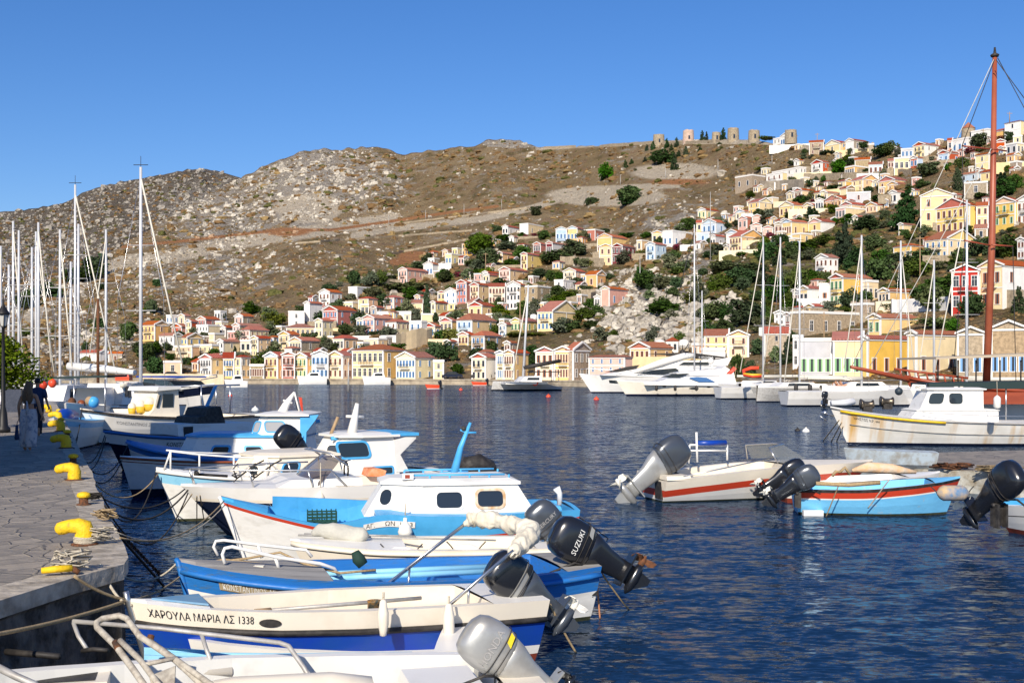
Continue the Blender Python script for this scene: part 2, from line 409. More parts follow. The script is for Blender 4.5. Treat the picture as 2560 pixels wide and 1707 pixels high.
for i in range(1000):                                   # crag below the town
    px = rng.normal(1640, 120); py = rng.normal(790, 60)
    if blob(px, py, 1635, 780, 230, 115) <= 0 or py > 900: continue
    Y = ground_at(px, py); sz = rng.uniform(.3, 1.5)
    if noise.noise(Vector((px/28, py/20, 3))) < -.12: continue
    p = P(px, py, Y); spots.append((tuple(p), sz, int(rng.choice([0,1,1,1]))))
for i in range(6500):                                   # far hill rubble
    px = rng.uniform(-100, 700); s = rng.uniform(.15, .995); p, py = fterr(px, s)
    spots.append((tuple(p), rng.uniform(.6, 1.9)*p.y/1200*(1.8 if rng.uniform() < .1 else .8), 3 if rng.uniform() < .8 else 1))
scatter("limestone_rocks", spots, [M_R1, M_R2, M_R3, mat('distant grey rock', (.34,.31,.27), .95, col2=(.22,.2,.17), scale=.5, spec=.1)], RP, (.5, 1.1), "grey limestone boulders strewn over the hillsides")
for i in range(17000):
    px = rng.uniform(-50, 2560); s = rng.uniform(0, .99); p, py = terr(px, s)
    a_, o_, r_, g_ = masks(px, py)
    if rng.uniform() < max(a_, o_)*.85: continue
    gch = .2 + g_*.65
    mk = 1 if rng.uniform() < gch else (0 if rng.uniform() < .8 else 2)
    if noise.noise(Vector((px/55, py/26, 23))) < -.05 and g_ < .3 and rng.uniform() < .8: continue
    sz = p.y/500*(.4 + rng.exponential(.5))*(1+.6*g_)
    shr.append((tuple(p), min(sz, 3.2)*.8, mk))
for i in range(2500):
    px = rng.uniform(-50, 700); s = rng.uniform(.1, .97); p, py = fterr(px, s)
    shr.append((tuple(p), rng.uniform(.8, 2.6), 0 if rng.uniform() < .7 else 1))
scatter("hillside_scrub", shr, [M_S1, M_S2, M_S3], SP, (.4, .8), "dry scrub and bushes covering the hillsides")
# ---------------- the town: one row per house, read off the photograph
FRAMES = dict(A=(320,680,5.227), B=(740,680,5.227), C=(1160,680,5.227), D=(1580,680,5.227), E=(2000,680,4.127), F=(960,500,4.3556), G=(1500,480,4.3556),
    H=(2020,260,4.3556), I=(2020,500,4.3556), J=(1500,280,3.92), K=(1900,280,6.918), L=(2220,260,6.918), M=(1880,440,6.918), N=(2220,440,6.918), O=(1960,640,7.84), Q=(2240,640,4.072), Z=(0,0,1.0), Y=(0,700,3.2))
# frame x_left x_corner x_right y_base y_eave roof[:tympanum] front side floors win_front win_side shutters balcony | label
HOUSES = """
A 170 350 525 905 690 s Y O 2 4 1 r 1 | pale yellow house with blue railing at the left end of the town
A 575 700 755 810 720 g:R R P 1 2 0 r 0 | low red house with tiled roof just right of the leftmost yellow house
A 755 825 900 810 650 g:B C R 2 2 0 w 0 | narrow cream house with pale blue gable left of the red gabled house
A 900 1015 1195 705 630 g:P R R 1 3 1 w 1 | red gabled house topmost at the left end of the town
A 895 1045 1200 860 700 f W C 2 4 0 w 0 | white and cream lower house under the red gabled house
A 410 600 700 1040 830 s W C 2 3 0 w 1 | white two-storey house with small balcony below the leftmost yellow house
A 690 775 980 960 860 s Y Y 1 2 2 b 0 | small yellow house with blue door beside a dark tree
A 1055 1130 1260 970 810 f C C 2 0 0 w 0 | plain cream flat-roofed house left of the long red-roofed one
A 1190 1275 1370 850 730 g W S 1 2 0 w 0 | small white gable house with stone side wall
A 1395 1500 1640 690 580 g:W P S 1 2 1 w 0 | pink house with shaded terrace standing alone at the top left
A 1370 1460 1750 895 700 g P P 2 2 3 w 0 | long pink house with white gable below the topmost pink one
A 1300 1465 1470 880 800 f P P 1 4 0 r 0 | low pink wing with parapet and brown doors
A 1462 1590 1840 930 755 h:Y P Y 2 3 4 r 1 | pink house with pale side wing and hipped red roof
A 1605 1700 1860 1095 870 g:Y Y O 3 3 2 w 1 | tall yellow house over a pink ground floor
A 1970 2110 2235 1020 820 g:O C C 2 2 2 w 1 | cream gabled house with orange tympanum and balcony
A 2110 2262 2500 1040 900 g:O Y S 1 4 1 w 1 | yellow gabled house with rough grey stone side
A 610 835 862 1125 975 f C O 2 3 0 r 1 | pale pink house with flat cornice and small balconies
A 866 1095 1165 1140 960 f C Y 2 4 0 w 1 | cream house with flat cornice joined to the pale pink one
A 1165 1245 1455 1110 910 g W C 2 2 1 d 0 | white house with big dark windows and red roof
A 1470 1600 1610 1050 905 f C S 1 2 0 d 0 | grey and cream flat house right of the dark-windowed white one
A 945 1088 1245 1390 1125 g:R W Y 2 4 1 w 1 | gabled white waterfront house with red tympanum and long balcony
A 1245 1385 1392 1390 1125 s Y Y 2 4 0 b 1 | yellow and stone waterfront house with four arched shop doors
A 1392 1480 1600 1390 1110 h O O 2 1 2 w 0 | ochre waterfront house with hipped roof and plain side
A 1590 1775 1785 1400 1225 f S S 1 6 0 r 0 | single-storey stone shop with six doorways on the waterfront
A 1785 1955 2010 1400 1105 g:B Y Y 2 3 1 r 1 | deep yellow waterfront house with blue and white gable
A 2010 2178 2182 1400 1085 g:R R R 2 3 0 r 1 | narrow red waterfront house with white trim
A 465 700 705 1330 1180 f O O 1 1 0 w 0 | low peach building behind trees at the left quay
Y 865 868 975 660 615 g W S 1 0 1 r 0 | small grey boathouse with red roof behind the moored masts
Y 640 800 862 650 600 s W W 1 1 0 r 0 | long low white building with red roof behind the masts
B -15 140 205 1400 1110 g:C Y O 2 3 1 v 1 | pale yellow waterfront house with green shutters right of the red one
B 205 420 425 1400 1080 g W W 2 4 0 b 1 | white waterfront house with balcony and blue shutters
B 425 608 735 1400 1095 g:Y Y O 2 3 2 r 1 | yellow house with brown arched doors on a stone ground floor
B 735 1140 1435 1410 1015 h C Y 2 6 2 w 1 | grand cream mansion with hipped roof and tall windows
B 1310 1555 1800 1412 1120 g:C C C 2 6 2 b 1 | cream gabled house with bright blue arched shutters upstairs
B -130 245 250 850 725 h Y Y 1 6 0 w 0 | long low yellow building under a thin red roof
B 108 180 345 700 410 g W W 2 0 0 w 0 | tall plain white house beside the black-netted terrace
B -100 108 112 720 525 f W W 2 1 0 w 0 | broad blank white wall house at the left
B 300 440 600 470 265 g W W 2 3 2 r 1 | white house with twin gables above the black nets
B 685 800 970 330 200 f W G 1 0 1 w 0 | white flat-roofed house with grey parapet beside olive trees
B 815 945 1070 530 345 h Y O 2 1 1 d 0 | yellow house with black netting on its terrace
B 598 740 850 540 400 f C C 1 3 0 w 0 | cream flat-roofed house in front of the black-netted terrace
B 845 950 955 570 430 f Y Y 1 2 0 w 1 | yellow front with balcony beside a concrete frame
B 350 540 785 720 500 g:R R R 2 4 2 b 0 | large brick-red house with white windows
B 205 350 480 650 480 s R R 2 3 1 w 0 | red house with dark netting under its roof
B 250 345 480 860 640 g C C 2 2 2 w 0 | cream gable house left of the round dark bush
B 1150 1280 1410 500 330 h:R P R 2 2 2 b 1 | pink house with brown and blue balcony above olive trees
B 1505 1655 1665 540 405 s Y Y 1 0 0 w 0 | plain yellow wall left of the tall cypress
B 1765 1820 1980 620 400 g:Y Y Y 2 1 2 w 0 | yellow house right of the tall cypress
B 1980 2075 2080 500 420 f Y Y 1 1 0 d 0 | small yellow wing with one dark window
B 1850 1945 1960 370 270 g:R Y Y 1 2 0 w 0 | small yellow house with red gable beside the white arched one
B 1945 2095 2170 430 250 g W W 2 2 1 b 0 | white house with blue arched shutters
B 870 1020 1270 830 605 g:P P P 2 3 3 b 1 | big pink house with white trim and pink gable
B 790 865 870 820 620 g C C 2 2 0 b 1 | slim cream house left of the big pink one
B 1170 1310 1480 870 650 h W Y 2 2 3 r 1 | white and yellow house with dark balcony doors
B 1482 1640 1675 900 650 f W W 2 2 0 b 1 | plain white block with flat top and small balcony
B 1675 1815 1880 860 710 g:R Y Y 1 2 1 b 1 | yellow gable house with red tympanum right of the white block
B 1880 2035 2095 790 640 g:R C Y 1 3 0 w 0 | cream gabled house above the spreading green tree
B 2100 2300 2615 880 625 h B Y 2 3 2 b 1 | pale blue and yellow house with blue corner trim
B 2120 2250 2330 960 820 g:P Y Y 1 3 0 r 1 | yellow house with pink gable over an awning
B 430 490 500 960 850 f C C 1 1 0 w 1 | tiny cream house front with single balcony
B 490 622 805 1030 865 h C O 1 3 2 w 0 | cream and ochre house behind the mansion on the waterfront
B 885 1075 1190 990 880 f C Y 1 2 1 w 0 | cream house with carved parapet directly above the mansion
B 1635 1800 1805 650 575 f Y Y 1 0 0 w 0 | blank yellow shed below the cypress
B 1405 1500 1520 640 550 f C Y 1 1 0 w 0 | little cream gatehouse with columns
B 1795 1930 1935 1400 1170 f C C 2 1 0 w 0 | white stair house at the right end of the cream gabled one
C -100 30 70 410 140 g:R R R 3 3 0 b 1 | tall red house with narrow balconies
C 80 190 430 390 170 g:R Y Y 2 3 2 r 1 | yellow three-bay house with iron balconies right of the tall red one
C 325 535 545 420 190 s C Y 2 5 0 r 1 | long pale yellow house between two gabled neighbours
C 555 735 790 490 170 g:W W Y 3 4 0 d 1 | white gabled house with four dark windows over a yellow base
C 735 960 1180 410 190 r S S 2 2 2 d 0 | roofless stone ruin covered with scaffolding
C 60 235 405 600 440 g:R Y Y 1 2 1 r 0 | yellow house with two-eyed red gable
C 45 120 260 480 400 s P R 1 0 0 r 0 | pinkish-red wall house behind the two-eyed gable
C 245 330 440 130 40 g:W Y Y 1 2 0 d 0 | small yellow gable house beside purple flowers
C 460 600 830 160 -30 g:R P O 2 3 2 r 1 | pink and orange house with canopy terrace
C 960 1160 1490 770 510 s Y Y 2 4 0 b 1 | yellow house with blue shutters and blank plastered side
C 1220 1400 1490 500 400 f P Y 1 0 0 w 0 | plain pink and yellow gable wall behind it
C 455 550 610 850 690 g:W W C 2 2 0 b 1 | cream house with dark blue balcony doors
C 610 745 960 790 640 g:Y Y Y 1 3 3 v 1 | yellow house with green shutters above a vine pergola
C 100 265 485 1080 830 h S S 2 3 2 b 1 | rough stone house with pale blue windows
C 100 285 415 1420 1120 g:R C W 2 3 0 d 1 | cream waterfront house with blank white side wall
C 415 520 525 1420 1060 g:B C C 2 4 0 b 1 | old cream waterfront house with pale blue gable
C 525 650 840 1420 1060 g:O C Y 2 4 2 r 1 | old waterfront house with orange gable and iron balcony
C 935 1165 1175 1420 1040 g:R C Y 2 3 0 r 1 | yellow waterfront house with pink gable left of the stone one
C 1178 1395 1400 1420 1030 g:O Y C 2 6 0 r 1 | golden gabled waterfront house with blue door and balconies
C 1400 1430 1645 1420 1020 s S S 2 0 3 d 0 | tall bare stone house with slit windows on the waterfront
C 1630 2100 2140 1330 1110 h P P 2 4 0 b 0 | pink restaurant with open dining terrace under a red roof
C 1180 1300 1580 300 110 f W W 2 1 4 d 0 | white terrace restaurant with awnings under the twin cream gables
C 1300 1460 1590 130 -10 g:C C O 2 3 2 w 1 | cream gabled house standing on the white terrace
C 1590 1740 1850 200 30 s O O 1 1 1 r 0 | orange house with brown canopy beside the terrace restaurant
C 1700 1780 1790 450 330 g W O 1 2 0 w 0 | tiny white gable at the foot of the peach house
C 1790 1900 2140 450 220 g:C P P 1 0 2 b 0 | peach house with broad gable on top of the crag
F 155 250 480 920 760 g:P P P 2 3 4 w 1 | large pink mansion at the top left of the town
F 430 530 600 830 700 g W W 1 3 0 b 0 | white house with three blue windows right of the pink mansion
F 670 735 875 710 590 f C C 1 2 2 b 0 | cream flat-roofed house with blue shutters below the golden one
F 595 730 735 760 700 f W W 1 0 0 w 0 | low white terrace wing joined to the cream flat house
F 850 970 1055 600 465 h K K 2 4 2 w 1 | bright golden-yellow house with hipped roof standing high
F 1290 1350 1470 380 290 g W W 1 2 2 d 0 | small white house with arched side window on the upper slope
F 1478 1570 1735 375 260 f W C 1 0 2 w 0 | white modern house with pale blank side on the upper slope
F 1870 1990 2000 450 320 g:B B B 1 3 0 b 1 | pale blue gable house of the upper twins
F 1995 2105 2180 450 310 g:B Y Y 1 3 1 b 1 | yellow house with pale blue gable of the upper twins
F 2178 2300 2400 440 325 f R R 1 1 2 b 0 | flat red house right of the upper twins
F 1625 1705 1765 570 480 g:R M R 1 3 0 w 0 | small maroon gabled house, left one of a pair
F 1765 1835 1990 590 470 g:R M W 1 3 0 w 0 | small maroon gabled house with cream side, right one of a pair
F 1230 1290 1415 680 580 g:R Y O 1 2 1 r 0 | yellow and orange house below the palm trees
F 1490 1560 1780 760 590 g:R Y Y 2 2 2 r 1 | square yellow house with red gable and stone terrace
F 1075 1130 1255 890 790 g:W Y Y 1 2 0 d 0 | yellow cottage with white gable right of the pergola
G -30 130 320 670 490 g:O Y Y 1 4 1 r 0 | yellow house with orange gable behind the maroon tavern
G -10 130 140 790 600 g:O Y Y 2 2 0 r 0 | yellow front with pink gable left of the maroon tavern
G 132 245 380 770 590 g:M M M 2 3 3 w 0 | dark maroon tavern with white-framed windows
G 400 455 530 640 530 f Y K 1 1 1 w 0 | plain mustard flat-roofed house beside the maroon tavern
G 565 680 690 560 450 g:O Y Y 1 2 0 d 0 | yellow front with orange gable joined to a white cube house
G 685 790 1030 600 425 f W W 1 2 3 b 1 | white cube house with light blue shutters and terrace
G 500 600 720 750 570 g B B 2 2 2 b 1 | pale blue house with vine balcony on the slope
G 1065 1150 1290 290 195 g:W Y Y 1 2 2 v 0 | small yellow house with green shutters alone above the village
G 1050 1110 1115 430 335 s Y Y 1 1 0 d 0 | yellow wing at the left of the light blue house
G 1112 1262 1375 450 330 g:B B B 1 3 1 b 1 | light blue neoclassical house with blue gable
G 1050 1190 1195 560 450 f B B 1 1 0 b 0 | pale blue lower terrace house under the light blue one
G 1200 1255 1370 610 480 g W G 1 2 1 d 0 | grey-white small house with red roof in front of the light blue one
G 1375 1490 1640 580 440 g:B W R 1 1 1 b 0 | white gabled house with blue tympanum and red roof
G 1410 1540 1780 660 480 s Y O 2 4 2 r 1 | long house of yellow and blue bays with white end wall
G 1480 1570 1700 300 215 g:B Y Y 1 2 0 d 0 | small yellow house with blue gable behind the pink one
G 1505 1600 1775 400 290 g:P P R 1 2 1 w 0 | pink house with pink gable and two small cypresses
G 1620 1735 1870 240 105 s Y C 2 2 1 w 0 | faded ochre house with thin red roof on the upper slope
G 1900 1985 1990 460 350 g S S 1 2 0 r 0 | low stone-coloured house left of the big blue gable
G 1640 1760 1770 440 390 g:P P P 1 1 0 w 0 | little pink gable house above the bougainvillea
G 1770 1885 1895 470 400 g:P P P 1 1 0 w 0 | second little pink gable house beside the stone one
M 475 715 885 690 500 g:C Y Y 1 3 1 r 0 | yellow house with broad cream gable on the upper right slope
M 885 1045 1090 620 510 g:C C Y 1 2 0 r 0 | small cream gable house right of the broad one
M 520 680 965 1040 790 g:B Y Y 1 4 2 r 1 | yellow house with vivid blue gable and white framed doors
M 975 1195 1430 980 790 g:P Y W 1 1 0 r 0 | yellow cottage with pink gable and blank white side
M 690 840 1045 1160 1000 f Y Y 1 0 1 w 0 | yellow retaining terrace house below the blue gable
M 600 730 760 400 295 g:C C S 1 3 0 w 0 | small pale yellow gable left of the orange brick one
M 730 860 1100 400 245 g:R S O 1 2 1 r 0 | orange-red brick house with tiled roof
M 1040 1180 1300 420 280 s C C 1 3 0 w 0 | faded cream house with thin red roof right of the orange one
M 1180 1300 1520 420 290 g:C C C 1 2 0 w 0 | pale cream gable house behind two poles
M 1520 1640 1790 320 285 s C S 1 0 0 w 0 | low cream house with red-edged roof above the grey block
M 1640 2050 2060 440 285 f G G 1 1 0 r 0 | long blank grey house with one red door
M 1095 1235 1240 600 420 g:W G G 1 3 0 d 0 | grey narrow gable house with dark windows
M 1240 1550 1740 540 400 g:R O Y 1 5 0 r 0 | orange-yellow house with two small red gables
M 1535 1720 1970 620 490 g:R Y O 1 2 0 r 0 | yellow house with wide red gable behind the blue-panel wall
M 1450 1610 2110 740 550 f P Y 1 3 0 w 0 | long yellow house with blue panels along its white parapet
M 1970 2160 2290 620 510 g:O O Y 1 3 1 r 0 | orange double-gabled house right of the blue panels
M 0 175 190 820 740 g:P P P 1 0 0 w 0 | pink house side left of the white round-topped wall
O 620 860 1060 420 30 g:W W W 2 3 2 r 1 | white villa with pink balcony beside the big conifer
O 175 310 480 990 690 g G W 1 3 0 r 0 | grey-fronted cottage with blank white side wall
O 310 470 700 990 640 g:Y Y W 1 2 0 d 0 | cottage with yellow gable front and red tiles above the stone ruin
O 690 905 910 990 560 f W W 1 1 0 r 0 | blank white annexe with one brown window
O 905 1150 1705 1000 420 g:R Y K 2 3 0 v 1 | golden yellow house with deep red gable and pale shutters
O 1575 1650 1850 910 500 f C Y 1 1 2 d 0 | slim yellow tower house with white parapet
O 1855 2060 2600 920 690 g:Y Y Y 1 3 0 d 0 | low yellow cottage half hidden by the garden
O 20 125 300 1500 1150 g:R M S 2 3 0 w 0 | white-trimmed house with maroon gable at the left of the stone ruin
O 125 400 1470 1570 1110 r S S 1 0 4 d 0 | long weathered stone building without a roof
O 1650 1890 2600 1560 1210 g:Y Y Y 1 2 0 v 0 | large yellow house with green shutter above the waterfront roofs
O 1310 1600 1700 1160 960 r S S 1 0 1 w 0 | ruined arch wall beside the slim tower house
E 0 330 340 1130 705 f G G 1 4 0 v 0 | pale grey waterfront house with green shutters and white parapet
E 340 640 650 1130 700 s C C 1 3 0 v 0 | pale green-trimmed waterfront house beside the yellow restaurant
E 650 700 1200 1130 690 g:Y Y K 1 0 4 r 0 | yellow waterfront restaurant with dark red shutters
E 1180 1200 1625 1130 640 g:K K Y 1 0 3 r 0 | deep yellow waterfront hall with long red roof
Q 622 900 910 1300 790 g:S S S 1 2 0 b 0 | smaller weathered gabled warehouse behind the red mast
Q 965 1330 1345 1310 740 g:S S S 1 4 0 b 0 | larger weathered gabled warehouse with blue doors
Q 565 845 850 560 150 g:V V V 2 3 0 w 1 | vivid red house with white pilasters
Q 850 1095 1400 540 95 g:Y Y W 2 2 2 r 1 | yellow house with white side wall right of the vivid red one
N 830 1410 1525 960 500 g:R Y Y 2 6 0 r 1 | long yellow mansion with twin dark red gables
N 1525 1735 1740 890 510 s Y Y 2 2 0 r 0 | yellow wing with pink windows left of the red mast
N 1830 2200 2230 860 440 g:O K K 2 3 0 v 1 | golden yellow house with green shutters right of the red mast
N 2230 2500 2600 840 400 g:W W W 2 3 0 r 1 | white gabled house at the right edge of the picture
N 560 1130 1135 800 330 g:C C C 2 2 0 r 0 | tall plain pale yellow gable wall behind the double-gabled mansion
N 195 260 820 1030 840 g:Y Y Y 1 0 2 w 0 | low long yellow house with orange tiles left of the mansion
N 640 1030 1520 1440 1080 s Y Y 2 4 4 b 1 | yellow house with pink parapet panels below the mansion
N 95 395 640 1500 1200 h Y O 1 3 0 w 0 | square yellow house with small hipped roof behind the pine
N 20 150 570 480 280 g:W W W 1 2 0 d 1 | white gable house with red roof above the dark pine
N 0 160 470 250 170 g:O O O 1 2 1 r 0 | orange gabled house with flat white eave above the pine
N 1320 1720 1735 320 110 f S S 1 1 0 w 0 | grey-beige block with white cornice beneath the pale blue one
N 2240 2360 2600 1440 1100 g:W G W 2 2 0 r 0 | tall grey gable cut off by the right edge
N 1500 1720 1725 1100 900 s S S 1 1 0 d 0 | low grey shed with bright red tiles behind the mast
L 1240 1560 1590 1310 1190 s B B 1 2 0 d 0 | pale blue cottage with red roof beside the big cypress
L 1600 1840 2000 1300 1160 s Y Y 1 1 1 r 0 | yellow cottage right of the pale blue cottage
L 870 1050 1310 1040 840 g:R B R 1 2 1 b 0 | house with blue front and brick-red side
L 1040 1110 1115 800 630 s P P 1 1 0 w 0 | narrow pink house next to the white blue-trimmed one
L 1110 1380 1440 820 590 f W W 1 3 0 b 0 | white house with bright blue shutters on the skyline
L 440 640 1040 930 700 g:R C W 2 3 3 d 1 | cream and white twin house with red-eyed gable
L 225 430 440 930 780 f G G 1 3 0 b 0 | small grey-lilac house behind shrubs
L 0 100 105 1120 985 s S S 1 2 0 r 0 | old stone-beige cottage in the upper row
L 105 370 380 1150 935 f Y Y 1 3 0 w 0 | broad pale yellow house in the upper row
L 385 510 710 1100 930 g:W R B 1 2 1 b 0 | brick-red and blue house with white gable
L 1440 1720 1750 620 440 f W W 1 2 0 w 0 | cream house with parapet panels on the skyline
L 1860 2130 2240 570 430 s Y Y 1 0 1 w 0 | yellow house on the skyline right of the red mast
L 2020 2290 2420 560 290 h W Y 2 1 1 d 0 | tall white house highest at the right edge
L 1855 2030 2040 790 650 g:R R R 1 0 0 w 0 | coral red gable house right of the red mast
L 2040 2230 2350 870 680 f G C 1 2 2 d 0 | grey house with sunken windows beside the coral red one
L 2050 2190 2300 1000 900 s Y Y 1 1 1 r 0 | low yellow house with striped tile roof at the right
L 1510 1750 1830 1140 860 s C Y 2 1 1 w 0 | plain cream house with red ridge left of the red mast
L 1870 2230 2420 1130 1000 f S S 1 0 1 w 0 | long stone wall house at the upper right
L 2165 2320 2330 680 590 f Y Y 1 1 0 d 0 | small yellow outbuilding near the right edge
K 850 1100 1115 740 520 s S S 2 2 0 r 1 | stone house with orange doors on the skyline
K 1115 1385 1580 690 540 g:C C Y 1 1 1 w 0 | pale yellow roofless house on the skyline
K 1480 1615 1880 650 490 g W S 1 0 2 d 0 | white-fronted stone house at the end of the skyline row
K 1880 1970 1975 660 590 r S S 1 0 0 w 0 | broken stone wall end on the skyline
K 230 360 500 540 450 f W W 1 2 0 w 0 | low white wing of the skyline villa
K 360 500 640 575 400 g W W 1 4 0 b 0 | white villa with blue windows beneath the windmills
K 210 690 800 1150 960 f W W 2 4 2 d 0 | white stepped house with crenellated roof terrace
K 110 385 465 1300 1050 f W C 2 3 0 r 1 | white cube house with brown door above the painted wall
K 890 1080 1190 1100 870 g:R W R 2 2 1 d 1 | white and coral house with red gable on its own
K 1470 1630 1870 1100 940 f K K 1 4 2 w 0 | bright mustard house with stepped parapet
K 1640 1910 1920 950 820 s S S 1 0 0 w 0 | beige house behind the mustard one
K 1880 2120 2125 1090 900 s B B 1 3 0 r 0 | faded light blue house in the upper row
K 1590 1780 2050 1370 1160 s Y O 2 2 2 r 0 | yellow house with two small blue gables and awnings
K 2050 2330 2560 1330 1170 g:R Y Y 1 2 1 r 0 | yellow house with a wide dark red gable in the upper row
K 1355 1480 1590 1300 1190 s C K 1 1 0 w 0 | small cream shed with mustard side
J 1325 1490 1620 740 620 r S S 1 2 2 d 0 | ruined stone house on the bare slope
J 1455 1690 1750 900 880 f C C 1 0 0 w 0 | cream wall terrace at the edge of the scrub
D 945 1255 1265 1060 830 s Y Y 2 3 0 r 0 | yellow wing with shutters left of the gabled front
D 1255 1525 1545 1110 830 g:O C Y 2 2 0 r 1 | cream house with orange gable and long balcony by the road
D -25 230 525 1170 990 g:R Y O 1 4 2 r 1 | yellow and orange house behind the motor yachts
D 450 600 605 1050 960 h W W 1 2 0 d 0 | small white house with red roof behind the yacht radar
D 1730 2050 2060 1060 800 s S S 2 1 0 d 0 | stone house with a red-tiled edge behind a thin tree
D 2110 2230 2240 1250 850 f W W 2 2 0 w 0 | white house end beside the grey shuttered one
D 1860 1995 2010 690 540 g:W W W 2 2 0 w 0 | small white house below the crag path
D 905 1215 1215 1180 1060 f W W 1 0 0 w 0 | low white shed with red roof and solar panels
"""
PAL = dict(Y=(.80,.60,.29), C=(.80,.67,.42), W=(.80,.78,.74), P=(.74,.42,.35), R=(.48,.13,.09), O=(.80,.50,.25), S=(.44,.35,.24), B=(.50,.62,.74), G=(.52,.52,.54), K=(.78,.52,.20), M=(.20,.025,.03), V=(.45,.035,.025))
PM = {k: mat("plaster " + k, v, .85, col2=tuple(c*(.86 if k != 'S' else .6) for c in v), scale=.6 if k != 'S' else 2.2, bump=.012 if k != 'S' else .05, bscale=9, spec=.2) for k, v in PAL.items()}
for _k, _m in PM.items():
    if _k != "V": vary(_m, .94, 1.1, .012, .22)
M_TRIM = mat("white plaster trim", (.80,.78,.74), .8, spec=.2); M_TILE = None
def tile_mat():
    m = bpy.data.materials.new("terracotta roof tiles"); m.use_nodes = True; t = m.node_tree; b = t.nodes["Principled BSDF"]; b.inputs['Roughness'].default_value = .85
    tc = t.nodes.new("ShaderNodeTexCoord"); wv = t.nodes.new("ShaderNodeTexWave"); wv.inputs['Scale'].default_value = 1.3; wv.inputs['Distortion'].default_value = .6; wv.bands_direction = 'DIAGONAL'
    t.links.new(tc.outputs['Object'], wv.inputs[0]); n = t.nodes.new("ShaderNodeTexNoise"); n.inputs['Scale'].default_value = 1.1; n.inputs['Detail'].default_value = 6; t.links.new(tc.outputs['Object'], n.inputs[0])
    mx = t.nodes.new("ShaderNodeMix"); mx.data_type = 'RGBA'; mx.inputs[6].default_value = (.34,.075,.035,1); mx.inputs[7].default_value = (.56,.17,.08,1); t.links.new(n.outputs[0], mx.inputs[0])
    t.links.new(mx.outputs[2], b.inputs['Base Color']); bp = t.nodes.new("ShaderNodeBump"); bp.inputs['Distance'].default_value = .12; t.links.new(wv.outputs[0], bp.inputs['Height']); t.links.new(bp.outputs[0], b.inputs['Normal'])
    return m
M_TILE = vary(tile_mat(), .75, 1.2, .012, .2)
M_PANE = mat("dark window glass", (.03,.035,.045), .15, spec=.6)
SHM = dict(w=mat("white shutter",(.62,.6,.56),.6), d=M_PANE, b=mat("blue shutter",(.16,.34,.62),.6), v=mat("green shutter",(.22,.42,.2),.6), r=mat("brown shutter",(.30,.12,.06),.6))
M_IRON = mat("dark iron", (.03,.03,.035), .5, metal=.4)
M_TERR = mat("old retaining wall stone", (.40,.33,.23), .95, col2=(.24,.19,.13), scale=1.5, bump=.06, bscale=4)
WINME = {}
def win_mesh(sh):
    if sh not in WINME:                                   # unit window: 1 m wide, 1.7 m high, centred on x, sill at 0, facing -Y
        b = MB(); b.box((-.62,-.07,-.08),(.62,.0,0), M_TRIM); b.box((-.6,-.07,1.7),(.6,0,1.8), M_TRIM); b.box((-.56,-.06,0),(-.46,0,1.7), M_TRIM); b.box((.46,-.06,0),(.56,0,1.7), M_TRIM)
        if sh in 'wd': b.box((-.46,-.02,0),(.46,0,1.7), M_PANE)
        else: b.box((-.17,-.02,0),(.17,0,1.7), M_PANE); b.box((-.46,-.05,0),(-.17,0,1.7), SHM[sh]); b.box((.17,-.05,0),(.46,0,1.7), SHM[sh])
        if sh == 'w': b.box((-.03,-.04,0),(.03,-.02,1.7), SHM['w']); b.box((-.46,-.04,1.1),(.46,-.02,1.16), SHM['w'])
        me_o = b.build("window"); WINME[sh] = me_o.data; bpy.data.objects.remove(me_o)
    return WINME[sh]
BALM = {}
def balc_mesh():
    if 'b' not in BALM:
        b = MB(); b.box((-.5,-1,-.06),(.5,0,.0), M_TRIM)
        for k in range(9): b.box((-.5+k*.12,-1,0),(-.47+k*.12,-.97,1), M_IRON)
        b.box((-.5,-1,.96),(.5,-.96,1.02), M_IRON); b.box((-.5,-1,.96),(-.48,0,1.02), M_IRON); b.box((.48,-1,.96),(.5,0,1.02), M_IRON)
        o = b.build("balcony"); BALM['b'] = o.data; bpy.data.objects.remove(o)
    return BALM['b']
def put(name, me, parent, loc, rz=0.0, sc_=(1,1,1)):
    o = bpy.data.objects.new(name, me); COL.objects.link(o); o.parent = parent; o.location = loc; o.rotation_euler = (0,0,rz); o.scale = sc_; return o
LAND = []                                                 # (px, py, words) of each house, to say what other things stand beside
hr = random.Random(3)
